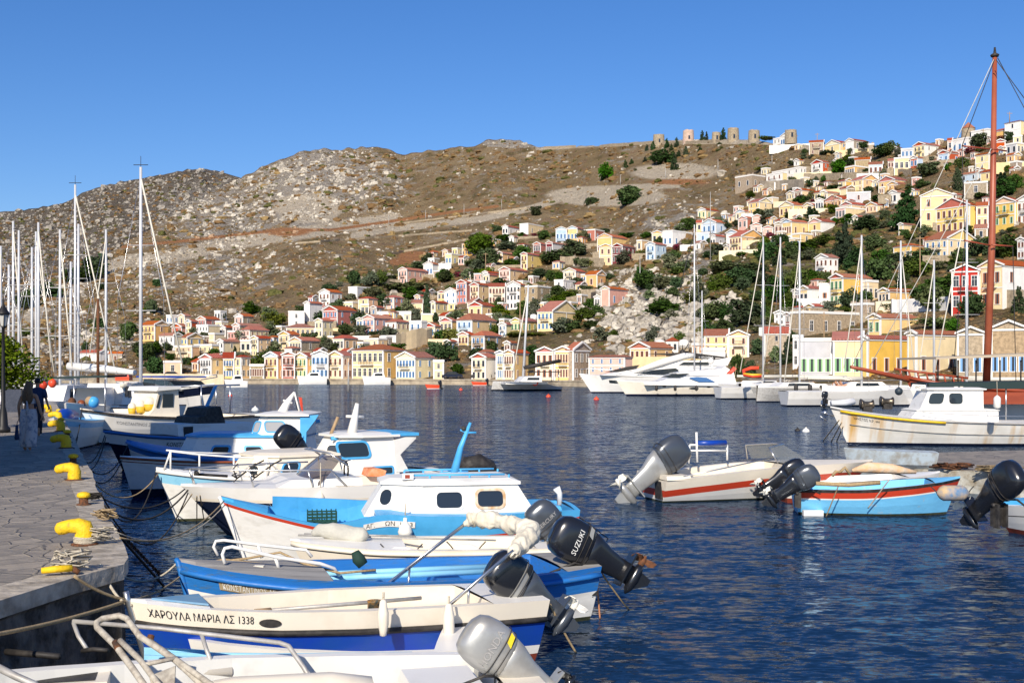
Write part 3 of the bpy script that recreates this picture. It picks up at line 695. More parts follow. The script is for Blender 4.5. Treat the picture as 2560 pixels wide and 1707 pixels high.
def house(fr, x0, xc, x1, yb, ye, roof, fc, sc2, floors, nf, ns, sh, balc, label):
    ox, oy, k = FRAMES[fr]; x0, xc, x1 = ox+x0/k, ox+xc/k, ox+x1/k; yb, ye = oy+yb/k, oy+ye/k
    tym = fc
    if ':' in roof: roof, tym = roof.split(':')
    Yc = ground_at(xc, yb)
    front_line = shore(xc) + 7.5
    if yb > 930: Yc = F*(H-QZ)/(yb-HY) if yb > HY+5 else front_line; Yc = min(max(Yc, front_line-2), front_line+6)
    th = R(33) if xc < 1500 else R(lerp(36, 58, min(1, (xc-1500)/500)))
    if x1 - xc < 4: th = math.atan((xc-CX)/F) + R(1.5)
    elif xc - x0 < 4: th = R(80)
    C = P(xc, yb, Yc)
    ta = (x0-CX); den = F*math.cos(th) + ta*math.sin(th); w_ = (F*C.x - ta*C.y)/den
    tb = (x1-CX); den = F*math.sin(th) - tb*math.cos(th)
    d_ = (tb*C.y - F*C.x)/den if x1-xc >= 4 and den > 50 else 7.0
    if x1 - xc >= 4 and (d_ < 0 or d_ > 40): d_ = 12
    if x1-xc < 4: d_ = max(5, min(8, w_*.9))
    w_ = max(1.5, min(w_, 40)); d_ = max(2.5, d_); hh = max(2.2, (yb-ye)/F*Yc)
    r = thing("house", label, "house", C, -th)
    LAND.append(((x0+x1)/2, (yb+ye)/2, label))
    fs = PM[fc]; ss2 = PM[sc2]
    b = MB(); base = -3.5
    vs = [(-w_,0,base),(0,0,base),(0,d_,base),(-w_,d_,base),(-w_,0,hh),(0,0,hh),(0,d_,hh),(-w_,d_,hh)]
    b.add(vs, [(0,1,5,4)], fs); b.add(vs, [(1,2,6,5),(2,3,7,6),(3,0,4,7)], ss2)
    rh = (w_ if roof == 'g' else d_)*.5*.42; rh = min(rh, 3.2)
    if roof == 'r':                                        # broken wall heads
        n = 7
        for i in range(n):
            a0, a1 = -w_+i*w_/n, -w_+(i+1)*w_/n; h_ = hr.uniform(.1, 1.1); b.box((a0,0,hh),(a1,.5,hh+h_), fs)
            a0, a1 = i*d_/n, (i+1)*d_/n; h_ = hr.uniform(.1, 1.1); b.box((-.5,a0 + (.5 if i == 0 else 0),hh),(0,a1,hh+h_), ss2)
    b.build("wall", r)
    o = .35; tr = MB(); rf = MB()
    if roof in 'gsh':
        tr.box((-w_-.12,-.14,hh-.24),(.14,.0-.003,hh), M_TRIM); tr.box((.003,-.14+.14,hh-.24),(.14,d_+.1,hh), M_TRIM)
    else:
        tr.box((-w_-.1,-.12,hh-.1),(.12,-.003,hh+.4), M_TRIM); tr.box((.003,0,hh-.1),(.12,d_,hh+.4), M_TRIM)
    if roof != 'r':
        pw = .22
        for a, c in (((-w_-.02,-.06,base),(-w_+pw,-.003,hh-.3)),((-pw,-.06,base),(.06,-.003,hh-.3)),((.003,0,base),(.06,pw,hh-.3))): tr.box(a, c, M_TRIM)
        if floors > 1 and fc not in 'S': tr.box((-w_+pw,-.05,hh/floors*(floors-1)-.1),(-pw,-.003,hh/floors*(floors-1)+.1), M_TRIM)
    if roof == 'g':
        m_ = -w_/2; ap = (m_, 0, hh+rh)
        b2 = MB(); b2.prism([(-w_,-.02,hh),(0,-.02,hh),(m_,-.02,hh+rh)], (0,.3,0), PM[tym]); b2.build("pediment", r)
        rf.prism([(.3,-.25,hh+.0),(m_,-.25,hh+rh+.12),(m_,-.25,hh+rh+.3),(.3,-.25,hh+.14)], (0,d_+.5,0), M_TILE)
        rf.prism([(-w_-.3,-.25,hh+.0),(-w_-.3,-.25,hh+.14),(m_,-.25,hh+rh+.3),(m_,-.25,hh+rh+.12)], (0,d_+.5,0), M_TILE)
        for sg in (0, 1):
            e = .3 if sg == 0 else -w_-.3
            tr.prism([(e,-.4,hh-.05),(m_,-.4,hh+rh+.08),(m_,-.4,hh+rh+.36),(e,-.4,hh+.2)], (0,.42,0), M_TRIM)
        b3 = MB(); b3.prism([(-w_,0,hh),(0,0,hh),(m_,0,hh+rh)], (0,-.3,0), ss2, Matrix.Translation((0,d_,0))); b3.build("pediment", r)
    elif roof == 's':
        m_ = d_/2
        rf.prism([(0,-.3,hh),(0,m_,hh+rh+.1),(0,m_,hh+rh+.28),(0,-.3,hh+.14)], (-w_-.2,0,0), M_TILE); rf.prism([(0,d_+.3,hh),(0,d_+.3,hh+.14),(0,m_,hh+rh+.28),(0,m_,hh+rh+.1)], (-w_-.2,0,0), M_TILE)
        b2 = MB(); b2.prism([(-.3,0,hh),(-.3,d_,hh),(-.3,m_,hh+rh)], (.3,0,0), ss2); b2.build("pediment", r)
        for sg in (0, 1):
            e = -.3 if sg == 0 else d_+.3
            tr.prism([(.01,e,hh-.05),(.01,m_,hh+rh+.08),(.01,m_,hh+rh+.4),(.01,e,hh+.28)], (.3,0,0), M_TRIM)
    elif roof == 'h':
        rh *= .8; i_ = min(w_, d_)*.42; e = .35; za = hh+.02
        B4 = [(-w_-e,-e,za),(e,-e,za),(e,d_+e,za),(-w_-e,d_+e,za)]
        if w_ > d_: T = [(-w_+i_, d_/2, hh+rh), (-i_, d_/2, hh+rh)]; fsx = [(0,1,5,4),(1,2,5),(2,3,4,5),(3,0,4)]
        else: T = [(-w_/2, i_, hh+rh), (-w_/2, d_-i_, hh+rh)]; fsx = [(0,1,4),(1,2,5,4),(2,3,5),(3,0,4,5)]
        rf.add(B4+T, fsx+[(3,2,1,0)], M_TILE)
    else:
        rf.add([(-w_,0.02,hh+.05),(-.0,0.02,hh+.05),(0,d_,hh+.05),(-w_,d_,hh+.05)], [(0,1,2,3)], M_PAVE)
    if roof != 'r': rf.build("roof", r)
    if tr.v: tr.build("cornice", r)
    fh_ = hh/floors; wh = min(1.9, fh_*.52); ws = wh/1.7*.9
    if w_/max(1,(nf/(floors if nf > 4 else 1) if False else nf)) < ws*1.15 and nf: ws = w_/nf/1.35
    me_w = win_mesh(sh)
    for fl in range(floors):
        z = fl*fh_ + fh_*.24
        for i in range(nf):
            put("window", me_w, r, (-w_+w_*(i+.5)/nf, -.01, z), 0, (ws, 1, wh/1.7))
        for i in range(ns):
            put("window", win_mesh(sh if sh != 'd' else 'w'), r, (.012, d_*(i+.5)/ns, z), R(90), (min(ws, .9), 1, wh/1.7))
    if balc and floors > 1 and nf:
        put("balcony", balc_mesh(), r, (-w_/2, -.06, (floors-1)*fh_ + .05), 0, (min(w_*.5, 3.4), .8, .9))
    elif balc and nf: put("balcony", balc_mesh(), r, (-w_/2, -.06, .1), 0, (w_*.8, 1.0, .8))
    return r
for ln in HOUSES.strip().split("\n"):
    d, lab = ln.split("|"); q = d.split()
    house(q[0], *[float(x) for x in q[1:6]], q[6], q[7], q[8], int(q[9]), int(q[10]), int(q[11]), q[12], int(q[13]), lab.strip())

# infill between the listed houses, where the photograph shows walls and lesser roofs behind one another
hb = [L for L in LAND]; fg = random.Random(21); done = []
FIL = [("cream annexe",'C'),("small white house",'W'),("yellow annexe",'Y'),("stone outbuilding",'S'),("plain pink annexe",'P'),("ochre outhouse",'O'),("pale cottage",'C')]
USED = set()
def beside(px, py, words, land=None, most=16):
    """a label that says which house this stands beside"""
    c = sorted(hb, key=lambda q: (q[0]-px)**2 + 2.2*(q[1]-py)**2)
    for k in range(min(14, len(c))):
        lx, ly, lab = c[k]; dx, dy = px-lx, py-ly
        rel = ("right of" if dx > 0 else "left of") if abs(dx) > abs(dy)*1.1 else ("below" if dy > 0 else "above")
        for wd in words:
            s = f"{wd} {rel} the {lab}"
            if len(s.split()) <= most and s not in USED: USED.add(s); return s
    s = words[0] + " on the hillside"; USED.add(s); return s
tries = 0
while len(done) < 135 and tries < 20000:
    tries += 1; px = fg.uniform(360, 2550); py = fg.uniform(330, 925)
    near = sorted(math.hypot(px-a, 1.3*(py-c)) for a, c, _ in hb)
    sz = lerp(20, 34, min(1, max(0, (py-500)/400))) * (1.25 if px > 2000 and py > 600 else 1)
    if near[2] > 66 or near[0] < sz*.86 or any(math.hypot(px-a, 1.3*(py-c)) < sz*.92 for a, c in done): continue
    if 1470 < px < 1990 and 640 < py < 840: continue
    if py > interp(px, [(300,850),(700,700),(1000,660),(1300,560),(1700,470),(2000,360),(2560,330)]) - 5:
        wd, cl = fg.choice(FIL); wpx = sz*fg.uniform(.8, 1.2); f_ = fg.uniform(.4,.6)
        house('Z', px-wpx*f_, px, px+wpx*(1-f_)*1.1, py+sz*.42, py-sz*fg.uniform(.12,.35), fg.choice(['g','s','f','f','h']), cl, fg.choice([cl,'C','S']), 1, fg.choice([1,2]), 1, fg.choice('wdbr'), 0, beside(px, py, [wd]))
        done.append((px, py)); LAND.pop()
wallm = [M_TERR, PM['C'], M_TERR, PM['W']]
for i in range(70):
    a, c, lab = hb[(i*37+5) % len(hb)] if i < 70 else None
    px = a + fg.uniform(-14, 14); py = c + lerp(16, 30, min(1, max(0,(c-450)/400))) + fg.uniform(0, 6)
    if py > 925: continue
    Yg = ground_at(px, py); Lw = fg.uniform(8, 20); t_ = thing("retaining_wall", beside(px, py, [["rough stone terrace wall","cream terrace wall","stone garden wall","whitewashed terrace wall"][i % 4]]), "wall", P(px, py, Yg-1.0), -R(fg.uniform(5, 35)), "terrace walls on the slope")
    b = MB(); b.box((-Lw/2,0,-2),(Lw/2,.5,fg.uniform(.8,1.8)), wallm[i%4]); ob = b.build("retaining_wall"); 
    for kk in ('label','category','group'): ob[kk] = t_[kk]
    ob['kind'] = 'thing'
    ob.matrix_world = Matrix.Translation(t_.location) @ Matrix.Rotation(t_.rotation_euler.z, 4, 'Z'); bpy.data.objects.remove(t_)
# ---------------- trees: frame centre_x base_y width height kind (r round, o olive, c cypress, p conifer, q bougainvillea, l palm, b bush, f fir sapling)
TREES = """
A 0 900 170 260 r;A 110 1060 170 160 r;A 220 1150 240 240 r;A 370 1080 160 190 r;A 360 1340 230 260 r;A 545 1160 140 110 r;A 640 1320 110 110 r;A 840 860 110 150 o;A 1010 930 130 160 r;A 1605 550 220 170 r;A 1225 620 100 110 r;A 375 190 110 110 r;A 300 540 130 190 r;A 1850 740 110 110 o;A 1910 860 230 180 o;A 1900 1050 230 160 o;A 760 1210 130 110 r;A 1940 640 60 90 b;A 1400 1110 60 130 c
B 370 1000 130 180 r;B 230 1000 130 90 r;B 530 1020 190 100 r;B 640 820 240 160 r;B 720 1050 90 80 b;B 1030 870 150 110 r;B 1390 910 110 110 r;B 1950 890 250 150 r;B 1800 1110 220 220 r;B 1980 1170 230 270 r;B 2120 1330 160 150 r;B 1710 560 100 360 c;B 1450 560 200 220 o;B 1490 380 190 120 o;B 1780 320 150 110 o;B 1000 320 220 140 o;B 770 180 170 220 r;B 950 180 220 190 o;B 1100 170 170 200 r;B 1260 120 160 90 r;B 1450 260 520 170 b;B 1950 130 190 170 r;B 1570 640 120 180 o;B 720 370 160 90 o;B 430 250 180 110 r;B 560 190 100 70 o;B 2110 60 100 90 r;B 2150 220 110 90 b;B 820 1000 90 70 b;B 1830 650 90 130 r
C 460 560 190 150 r;C 750 550 190 190 r;C 870 600 170 190 o;C 1100 320 140 120 l;C 1370 370 240 130 r;C 1580 320 170 160 r;C 1740 580 170 170 r;C 1560 640 240 190 r;C 1300 790 300 200 o;C 1420 780 250 160 r;C 570 660 170 110 r;C 350 1060 180 180 r;C 900 1110 230 160 r;C 870 1250 130 180 r;C 715 1370 110 120 r;C 1010 90 190 140 r;C 1240 110 130 120 r;C 1130 450 180 90 b;C 1900 90 130 80 r;C 770 830 380 50 b;C 1780 280 80 110 r;C 420 800 160 150 b;C 180 40 120 90 r;C 1820 900 230 190 o;C 1950 870 180 120 r;C 1650 740 200 120 r;C 2290 100 120 180 r
D 170 190 330 220 r;D 400 220 280 170 o;D 900 400 220 290 o;D 1150 230 240 230 r;D 1400 180 360 260 r;D 1480 700 430 370 r;D 1080 640 340 270 r;D 380 560 430 190 r;D 270 900 170 200 o;D 620 930 130 160 r;D 1700 640 200 240 r;D 1900 400 280 380 r;D 2150 330 330 420 r;D 1620 1080 180 230 r;D 1890 1180 160 220 o;D 2040 1190 220 330 f;D 1380 1370 170 330 r;D 1540 1380 150 250 r;D 740 790 70 70 b;D 1730 210 190 200 r;D 580 30 220 110 r;D 2100 560 260 220 r
F 1040 580 270 230 r;F 1110 740 250 240 r;F 1210 530 110 120 l;F 1030 450 200 90 r;F 1320 460 180 100 r;F 1230 360 130 90 r;F 1350 540 200 100 o;F 1520 650 200 170 r;F 1660 170 130 110 r;F 245 385 60 50 b;F 390 760 170 100 r;F 670 880 170 130 r;F 800 840 90 70 q;F 1370 740 160 110 r;F 2080 610 260 190 r;F 1880 690 300 150 r;F 2190 730 130 100 o;F 1510 410 90 60 r;F 1540 420 60 50 q;F 1640 400 90 40 q;F 1030 850 110 40 q;F 980 710 200 70 r;F 1820 880 110 130 r;F 1700 850 150 110 o;F 820 970 80 60 r;F 2250 50 140 90 r
G 330 120 240 180 p;G 40 450 120 60 r;G 300 500 180 60 r;G 500 500 110 70 r;G 980 420 140 150 r;G 870 430 110 90 o;G 1370 400 120 90 r;G 1490 370 70 70 r;G 1740 260 120 80 r;G 1560 410 40 100 c;G 1650 400 35 80 c;G 850 640 140 80 q;G 990 620 80 70 r;G 620 730 130 60 b;G 430 700 110 80 b;G 770 740 150 90 o;G 1310 680 190 120 o;G 1870 540 130 90 q;G 1700 400 110 60 r;G 1980 560 190 110 r;G 1800 730 240 200 r;G 530 1050 250 200 r;G 690 1040 210 130 o;G 900 870 210 110 o;G 1380 870 300 130 r;G 1650 960 330 200 r;G 2200 640 260 90 r;G 1560 700 140 60 r;G 2080 260 110 60 r;G 2200 120 110 80 r;G 2280 250 120 90 p
K 770 720 100 90 r;K 750 820 110 120 o;K 880 810 110 80 o;K 1160 740 220 90 r;K 1570 740 140 130 r;K 1800 630 170 120 r;K 2150 780 320 240 r;K 1330 1100 280 300 r;K 1560 920 160 130 r;K 600 920 200 100 r;K 100 470 200 60 b;K 900 1290 200 130 r;K 1100 1210 100 120 r;K 1060 1340 130 110 r;K 1300 1340 250 80 r;K 1850 1080 170 110 r;K 350 1270 130 90 o;K 1500 1350 160 70 r
L 60 880 240 250 r;L 170 930 150 170 o;L 1570 740 330 250 r;L 1400 850 230 100 q;L 1290 1110 240 210 r;L 720 1230 400 230 r;L 1070 1160 160 150 r;L 760 980 100 80 o;L 1210 1500 200 360 c;L 1600 820 160 60 b;L 1940 610 170 60 q;L 2090 640 140 180 r;L 1980 1520 380 320 p;L 2200 1480 260 300 r;L 2060 1180 110 130 r;L 60 1190 160 70 q;L 540 1460 190 170 r;L 640 1420 180 90 o;L 1620 1110 200 70 b;L 350 1480 130 60 r
M 870 460 190 140 r;M 1050 450 90 50 q;M 640 720 200 100 r;M 1060 730 270 170 p;M 1430 840 220 130 r;M 1700 830 300 180 r;M 2000 950 400 280 r;M 2170 430 280 110 r;M 570 1160 220 150 r;M 300 1060 160 90 q;M 200 1400 280 330 r;M 1590 1560 470 720 p;M 1280 1200 330 200 r;M 700 1430 300 260 r;M 1000 1250 260 110 r;M 2130 1300 330 320 r;M 2200 1500 330 250 r;M 900 850 170 100 r;M 120 680 180 100 r;M 80 880 180 80 r;M 990 1450 250 180 o;M 1830 180 100 40 b
N 330 870 560 620 p;N 380 1100 160 110 r;N 620 1100 190 130 o;N 1470 340 130 190 c;N 1640 380 220 90 r;N 2050 340 350 320 r;N 630 1500 560 260 r;N 1270 1480 260 260 r;N 1590 1380 380 320 r;N 2100 1390 520 400 r;N 2150 960 170 90 r;N 120 1520 260 200 r
O 180 640 250 320 r;O 500 560 360 320 r;O 780 560 260 290 r;O 1340 1060 380 440 r;O 1400 240 520 420 p;O 1900 470 500 460 r;O 2250 180 400 260 r;O 900 1090 150 110 r;O 1980 700 170 130 r;O 2100 1050 420 200 r;O 1640 1250 90 130 r;O 60 960 220 260 r
Q 770 620 230 260 r;Q 380 560 260 290 r;Q 460 450 330 250 r;Q 200 210 260 200 r;Q 1250 570 150 250 p;Q 420 720 330 110 b;Q 580 770 130 150 r;Q 650 110 230 90 r;Q 240 430 180 120 r
J 60 660 120 170 r;J 40 660 60 90 f;J 250 550 60 80 f;J 310 510 50 50 f;J 440 490 50 50 f;J 510 470 50 50 f;J 620 515 200 155 r;J 730 565 90 150 f;J 655 350 60 90 f;J 520 370 60 80 f;J 750 340 60 90 f;J 840 430 70 90 f;J 770 440 70 60 f;J 980 390 50 50 f;J 1005 275 60 90 f;J 1045 275 40 80 f;J 1205 265 70 105 f;J 1160 330 50 35 b;J 1155 385 40 30 b;J 1190 360 35 28 b;J 345 580 30 35 b;J 1640 270 120 35 b;J 300 890 210 180 r;J 700 375 50 60 f;J 460 380 50 60 f;J 1600 565 120 40 b;J 2110 690 60 60 o
Y 230 160 110 90 r;Y 200 140 90 60 r;Y 810 80 60 70 r;Y 1210 250 90 100 r;Y 1250 50 60 60 r;Y 800 390 90 100 r;Y 720 350 50 50 b;Y 1030 440 110 110 r;Y 1170 260 50 50 b;Y 680 575 50 90 r;Y 215 440 90 60 b;Y 990 410 60 70 r;Y 915 450 40 40 b;Y 400 470 70 40 b
Z 215 700 60 40 r;Z 180 710 60 45 r;Z 240 690 60 55 r;Z 120 745 60 40 r;Z 75 770 60 40 r;Z 255 660 20 30 r
"""
M_LEAF = [mat("dark green leaves", (.045,.075,.018), .85, col2=(.02,.04,.01), scale=.5, spec=.15), mat("olive leaves", (.10,.115,.065), .85, col2=(.055,.07,.035), scale=.5, spec=.15),
          mat("conifer needles", (.028,.048,.02), .9, col2=(.015,.028,.012), scale=.5, spec=.1), mat("magenta blossom", (.22,.02,.06), .8, col2=(.06,.05,.02), scale=.8, spec=.1), mat("bright green leaves", (.10,.12,.02), .85, col2=(.05,.075,.015), scale=.5, spec=.15),
          mat("palm fronds", (.085,.095,.03), .85, spec=.1)]
for _m in M_LEAF[:3]+M_LEAF[4:]: vary(_m, .75, 1.75, .035, .3)
M_BARK = mat("grey brown bark", (.12,.085,.055), .95, col2=(.07,.05,.03), scale=4)
tr_ = np.random.default_rng(11)
def crown_mesh(kind, seed, n=900, leaf=.055):
    """unit crown: about 1 wide, 1 high, from z=0; leaf-sized quads through the volume in uneven clumps"""
    g = np.random.default_rng(seed); V = []
    if kind == 'l':
        vs = []; fs = []
        for k in range(18):
            a = k/18*6.283 + g.uniform(-.1,.1); up = g.uniform(.1, .9); L_ = g.uniform(.42,.55); prev = None
            for j in range(7):
                t_ = j/6; r_ = L_*t_; z = .62 + up*.35*math.sin(t_*2.4) - .35*t_*t_*(1.2-up); wv = .05*(1-t_)+.012
                p = np.array((r_*math.cos(a), r_*math.sin(a), z)); sd_ = np.array((-math.sin(a), math.cos(a), 0))*wv
                vs += [p-sd_, p+sd_]; 
                if j: i = len(vs)-4; fs.append((i, i+1, i+3, i+2))
        return np.array(vs), np.array(fs)
    clumps = []
    if kind == 'c': clumps = [(g.uniform(-.08,.08), g.uniform(-.08,.08), z, .30*math.sin(math.pi*min(1,(z*.9+.12)))+.1, .1) for z in np.linspace(.06,.94,16)]
    elif kind in 'pf':
        for z in np.linspace(.1, .95, 11):
            rr = (.5*(1-z)**.7 + .05)
            for k in range(max(2, int(7*(1-z)+2))):
                a = g.uniform(0,6.28); q_ = rr*g.uniform(.3,.8); clumps.append((q_*math.cos(a), q_*math.sin(a), z-.04, rr*g.uniform(.3,.5), .055))
    elif kind == 'b': clumps = [(g.uniform(-.36,.36), g.uniform(-.3,.3), g.uniform(.2,.55), g.uniform(.16,.26), g.uniform(.2,.32)) for _ in range(13)]
    else:
        for k in range(19):
            a = g.uniform(0,6.28); q_ = .33*math.sqrt(g.uniform(0,1)); z = g.uniform(.22,.8); q_ *= math.sin(math.pi*(z*.8+.12)); clumps.append((q_*math.cos(a), q_*math.sin(a), z, g.uniform(.12,.24), g.uniform(.1,.2)))
    per = n//len(clumps)
    for (cx, cy, cz, rx, rz) in clumps:
        d = g.normal(size=(per,3)); d /= np.linalg.norm(d,axis=1)[:,None]; rr = g.uniform(.55,1.08,size=(per,1))
        V.append(np.array((cx,cy,cz)) + d*rr*np.array((rx,rx,rz)))
    c = np.concatenate(V); m = len(c); u = g.normal(size=(m,3)); u /= np.linalg.norm(u,axis=1)[:,None]; v = np.cross(u, g.normal(size=(m,3))); v /= np.linalg.norm(v,axis=1)[:,None]
    s_ = leaf*g.uniform(.6,1.3,size=(m,1)); vs = np.stack([c-u*s_-v*s_*.6, c+u*s_-v*s_*.6, c+u*s_*.8+v*s_*.7, c-u*s_*.8+v*s_*.7],1).reshape(-1,3)
    # solid cores keep the light out of the middle of each clump
    return vs, np.arange(m*4).reshape(-1,4)
def trunk_mesh(kind, seed):
    g = random.Random(seed); b = MB()
    if kind == 'l': b.tube([(0,0,-.1),(.01,0,.3),(0,.01,.64)], [.045,.04,.04], M_BARK, 7)
    else:
        b.tube([(0,0,-.15),(.01,.01,.2),(0,0,.5),(.0,.02,.78)], [.04,.032,.02,.006], M_BARK, 7)
        if kind in 'ro': 
            for k in range(5):
                a = k*1.25+g.random(); b.tube([(0,0,.2+.06*k),(.14*math.cos(a),.14*math.sin(a),.4+.05*k),(.27*math.cos(a),.27*math.sin(a),.52+.05*k)], [.018,.012,.004], M_BARK, 5)
    o = b.build("trunk"); me = o.data; bpy.data.objects.remove(o); return me
KM = dict(r=0, o=1, c=2, p=2, q=3, b=4, f=2, l=5); TPRO = {}
def tree_protos(kind):
    if kind not in TPRO:
        L_ = []
        for k in range(3 if kind in 'rob' else 2):
            vs, fs = crown_mesh(kind, 40+k+ord(kind)*7, n=dict(r=1300, o=1300, c=900, p=2200, q=700, b=1000, f=800, l=0)[kind], leaf=dict(c=.05,p=.034,f=.05).get(kind,.042))
            o = np_mesh("crown", vs, fs, [M_LEAF[KM[kind]]]); me = o.data; bpy.data.objects.remove(o); L_.append((me, trunk_mesh(kind, k)))
        TPRO[kind] = L_
    return TPRO[kind]
KN = dict(r=("tree","tree",["round dark green tree","leafy green tree","dense dark tree","broad green tree"]), o=("olive_tree","olive tree",["grey-green olive tree","silvery olive tree"]), c=("cypress","cypress",["narrow dark cypress","tall column cypress"]),
          p=("conifer","conifer",["big dark conifer","shaggy dark conifer"]), q=("bougainvillea","flowering bush",["magenta bougainvillea","purple-red bougainvillea"]), b=("bush","bush",["low green bush","spreading green bush"]), f=("fir_tree","fir tree",["small pointed fir","dark young fir"]), l=("palm_tree","palm",["feathery palm","bushy palm"]))
tg = random.Random(31); tn = []
ex = []
for k in range(5000):
    px = tg.uniform(380, 2560); py = tg.uniform(360, 920)
    near = sorted(math.hypot(px-a, 1.3*(py-c)) for a, c, _ in hb)
    gz = masks(px, py)[3]
    if (near[3] < 75 or (gz > .25 and px > 1600)) and near[0] > 15 and all(math.hypot(px-a, py-c) > 18 for a, c in tn):
        tn.append((px, py)); z_ = lerp(16, 36, min(1, max(0,(py-420)/400)))*tg.uniform(.7,1.4); ex.append(f"{px:.0f} {py+8:.0f} {z_:.0f} {z_*tg.uniform(.7,.95):.0f} {tg.choice('rrroorrb')}")
    if len(ex) > 235: break
TREES += "Z " + ";".join(ex)
for ln in TREES.strip().split("\n"):
    fr = ln[0]; ox, oy, k = FRAMES[fr]
    for i, e in enumerate(ln[1:].split(";")):
        q = [x for x in e.split() if x not in FRAMES]; cx, by, w_, h_ = [float(x) for x in q[:4]]; kind = q[4]
        px, py = ox+cx/k, oy+by/k; w_ /= k; h_ /= k
        Y = ground_at(px, py)
        if px < 300 and fr in 'ZY' and py < interp(px, RIDGE)+4: Y = 520
        base = P(px, py, Y); sw = w_/F*Y; sh_ = h_/F*Y
        nm, cat, wds = KN[kind]
        t_ = thing(nm, beside(px, py-h_/2, wds, [L for L in LAND]), cat, base, tr_.uniform(0, 6.28), {"r":"trees between the houses"}.get(kind))
        me, tme = tree_protos(kind)[i % len(tree_protos(kind))]
        gk = 1.36 if kind in "rob" else 1.12
        put("crown", me, t_, (0,0,-sh_*.1), 0, (sw*gk, sw*gk, sh_*1.18))
        put("trunk", tme, t_, (0,0,0), 0, (sw, sw, sh_))
# ---------------- near quay (left) and its pier on the right
QN = 1.26
def slab_mat(name, c1, c2, sc_=1.3):
    m = bpy.data.materials.new(name); m.use_nodes = True; t = m.node_tree; b = t.nodes["Principled BSDF"]; b.inputs['Roughness'].default_value = .72; b.inputs['Specular IOR Level'].default_value = .35
    g = t.nodes.new("ShaderNodeNewGeometry"); mp = t.nodes.new("ShaderNodeMapping"); mp.inputs['Scale'].default_value = (1, .8, 1); t.links.new(g.outputs['Position'], mp.inputs[0])
    wob = t.nodes.new("ShaderNodeTexNoise"); wob.inputs['Scale'].default_value = 1.6; t.links.new(mp.outputs[0], wob.inputs[0])
    ad = t.nodes.new("ShaderNodeMix"); ad.data_type = 'VECTOR'; ad.inputs[0].default_value = .2; t.links.new(mp.outputs[0], ad.inputs[4]); t.links.new(wob.outputs[1], ad.inputs[5])
    v = t.nodes.new("ShaderNodeTexVoronoi"); v.feature = 'DISTANCE_TO_EDGE'; v.inputs['Scale'].default_value = sc_; t.links.new(ad.outputs[1], v.inputs['Vector'])
    v2 = t.nodes.new("ShaderNodeTexVoronoi"); v2.inputs['Scale'].default_value = sc_; t.links.new(ad.outputs[1], v2.inputs['Vector'])
    r = t.nodes.new("ShaderNodeMapRange"); r.inputs[1].default_value = .008; r.inputs[2].default_value = .05; t.links.new(v.outputs['Distance'], r.inputs[0])
    n = t.nodes.new("ShaderNodeTexNoise"); n.inputs['Scale'].default_value = 5; n.inputs['Detail'].default_value = 8; t.links.new(g.outputs['Position'], n.inputs[0])
    sp = t.nodes.new("ShaderNodeSeparateColor"); t.links.new(v2.outputs['Color'], sp.inputs[0])
    f = t.nodes.new("ShaderNodeMath"); f.operation = 'MULTIPLY_ADD'; t.links.new(sp.outputs[0], f.inputs[0]); f.inputs[1].default_value = .6; t.links.new(n.outputs[0], f.inputs[2])
    f2 = t.nodes.new("ShaderNodeMapRange"); f2.inputs[1].default_value = .3; f2.inputs[2].default_value = 1.15; t.links.new(f.outputs[0], f2.inputs[0])
    m1 = t.nodes.new("ShaderNodeMix"); m1.data_type = 'RGBA'; m1.inputs[6].default_value = (*c1, 1); m1.inputs[7].default_value = (*c2, 1); t.links.new(f2.outputs[0], m1.inputs[0])
    m2 = t.nodes.new("ShaderNodeMix"); m2.data_type = 'RGBA'; m2.inputs[6].default_value = (.20,.18,.155,1); t.links.new(m1.outputs[2], m2.inputs[7]); t.links.new(r.outputs[0], m2.inputs[0])
    t.links.new(m2.outputs[2], b.inputs['Base Color'])
    h = t.nodes.new("ShaderNodeMath"); h.operation = 'MULTIPLY_ADD'; t.links.new(r.outputs[0], h.inputs[0]); h.inputs[1].default_value = -.5; t.links.new(n.outputs[0], h.inputs[2])
    bp = t.nodes.new("ShaderNodeBump"); bp.inputs['Distance'].default_value = .03; t.links.new(h.outputs[0], bp.inputs['Height']); t.links.new(bp.outputs[0], b.inputs['Normal'])
    return m
M_FLAG = slab_mat("quay flagstones", (.17,.155,.14), (.34,.295,.24), 3.6)
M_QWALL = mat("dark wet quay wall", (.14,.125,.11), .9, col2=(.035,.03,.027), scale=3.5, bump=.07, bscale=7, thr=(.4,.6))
M_KERB = mat("worn quay edge stone", (.46,.41,.34), .85, col2=(.24,.21,.17), scale=4, bump=.03, bscale=9)
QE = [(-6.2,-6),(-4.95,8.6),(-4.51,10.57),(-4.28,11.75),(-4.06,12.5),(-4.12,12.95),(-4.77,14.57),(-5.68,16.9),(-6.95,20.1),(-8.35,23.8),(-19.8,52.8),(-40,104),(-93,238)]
b = MB()
def off(i, d):
    a = Vector(QE[max(i-1,0)]); c = Vector(QE[min(i+1,len(QE)-1)]); t_ = (c-a).normalized(); return (QE[i][0]-t_.y*d, QE[i][1]+t_.x*d)
rg = random.Random(4)
top = [(x, y, QN) for x, y in QE]; 
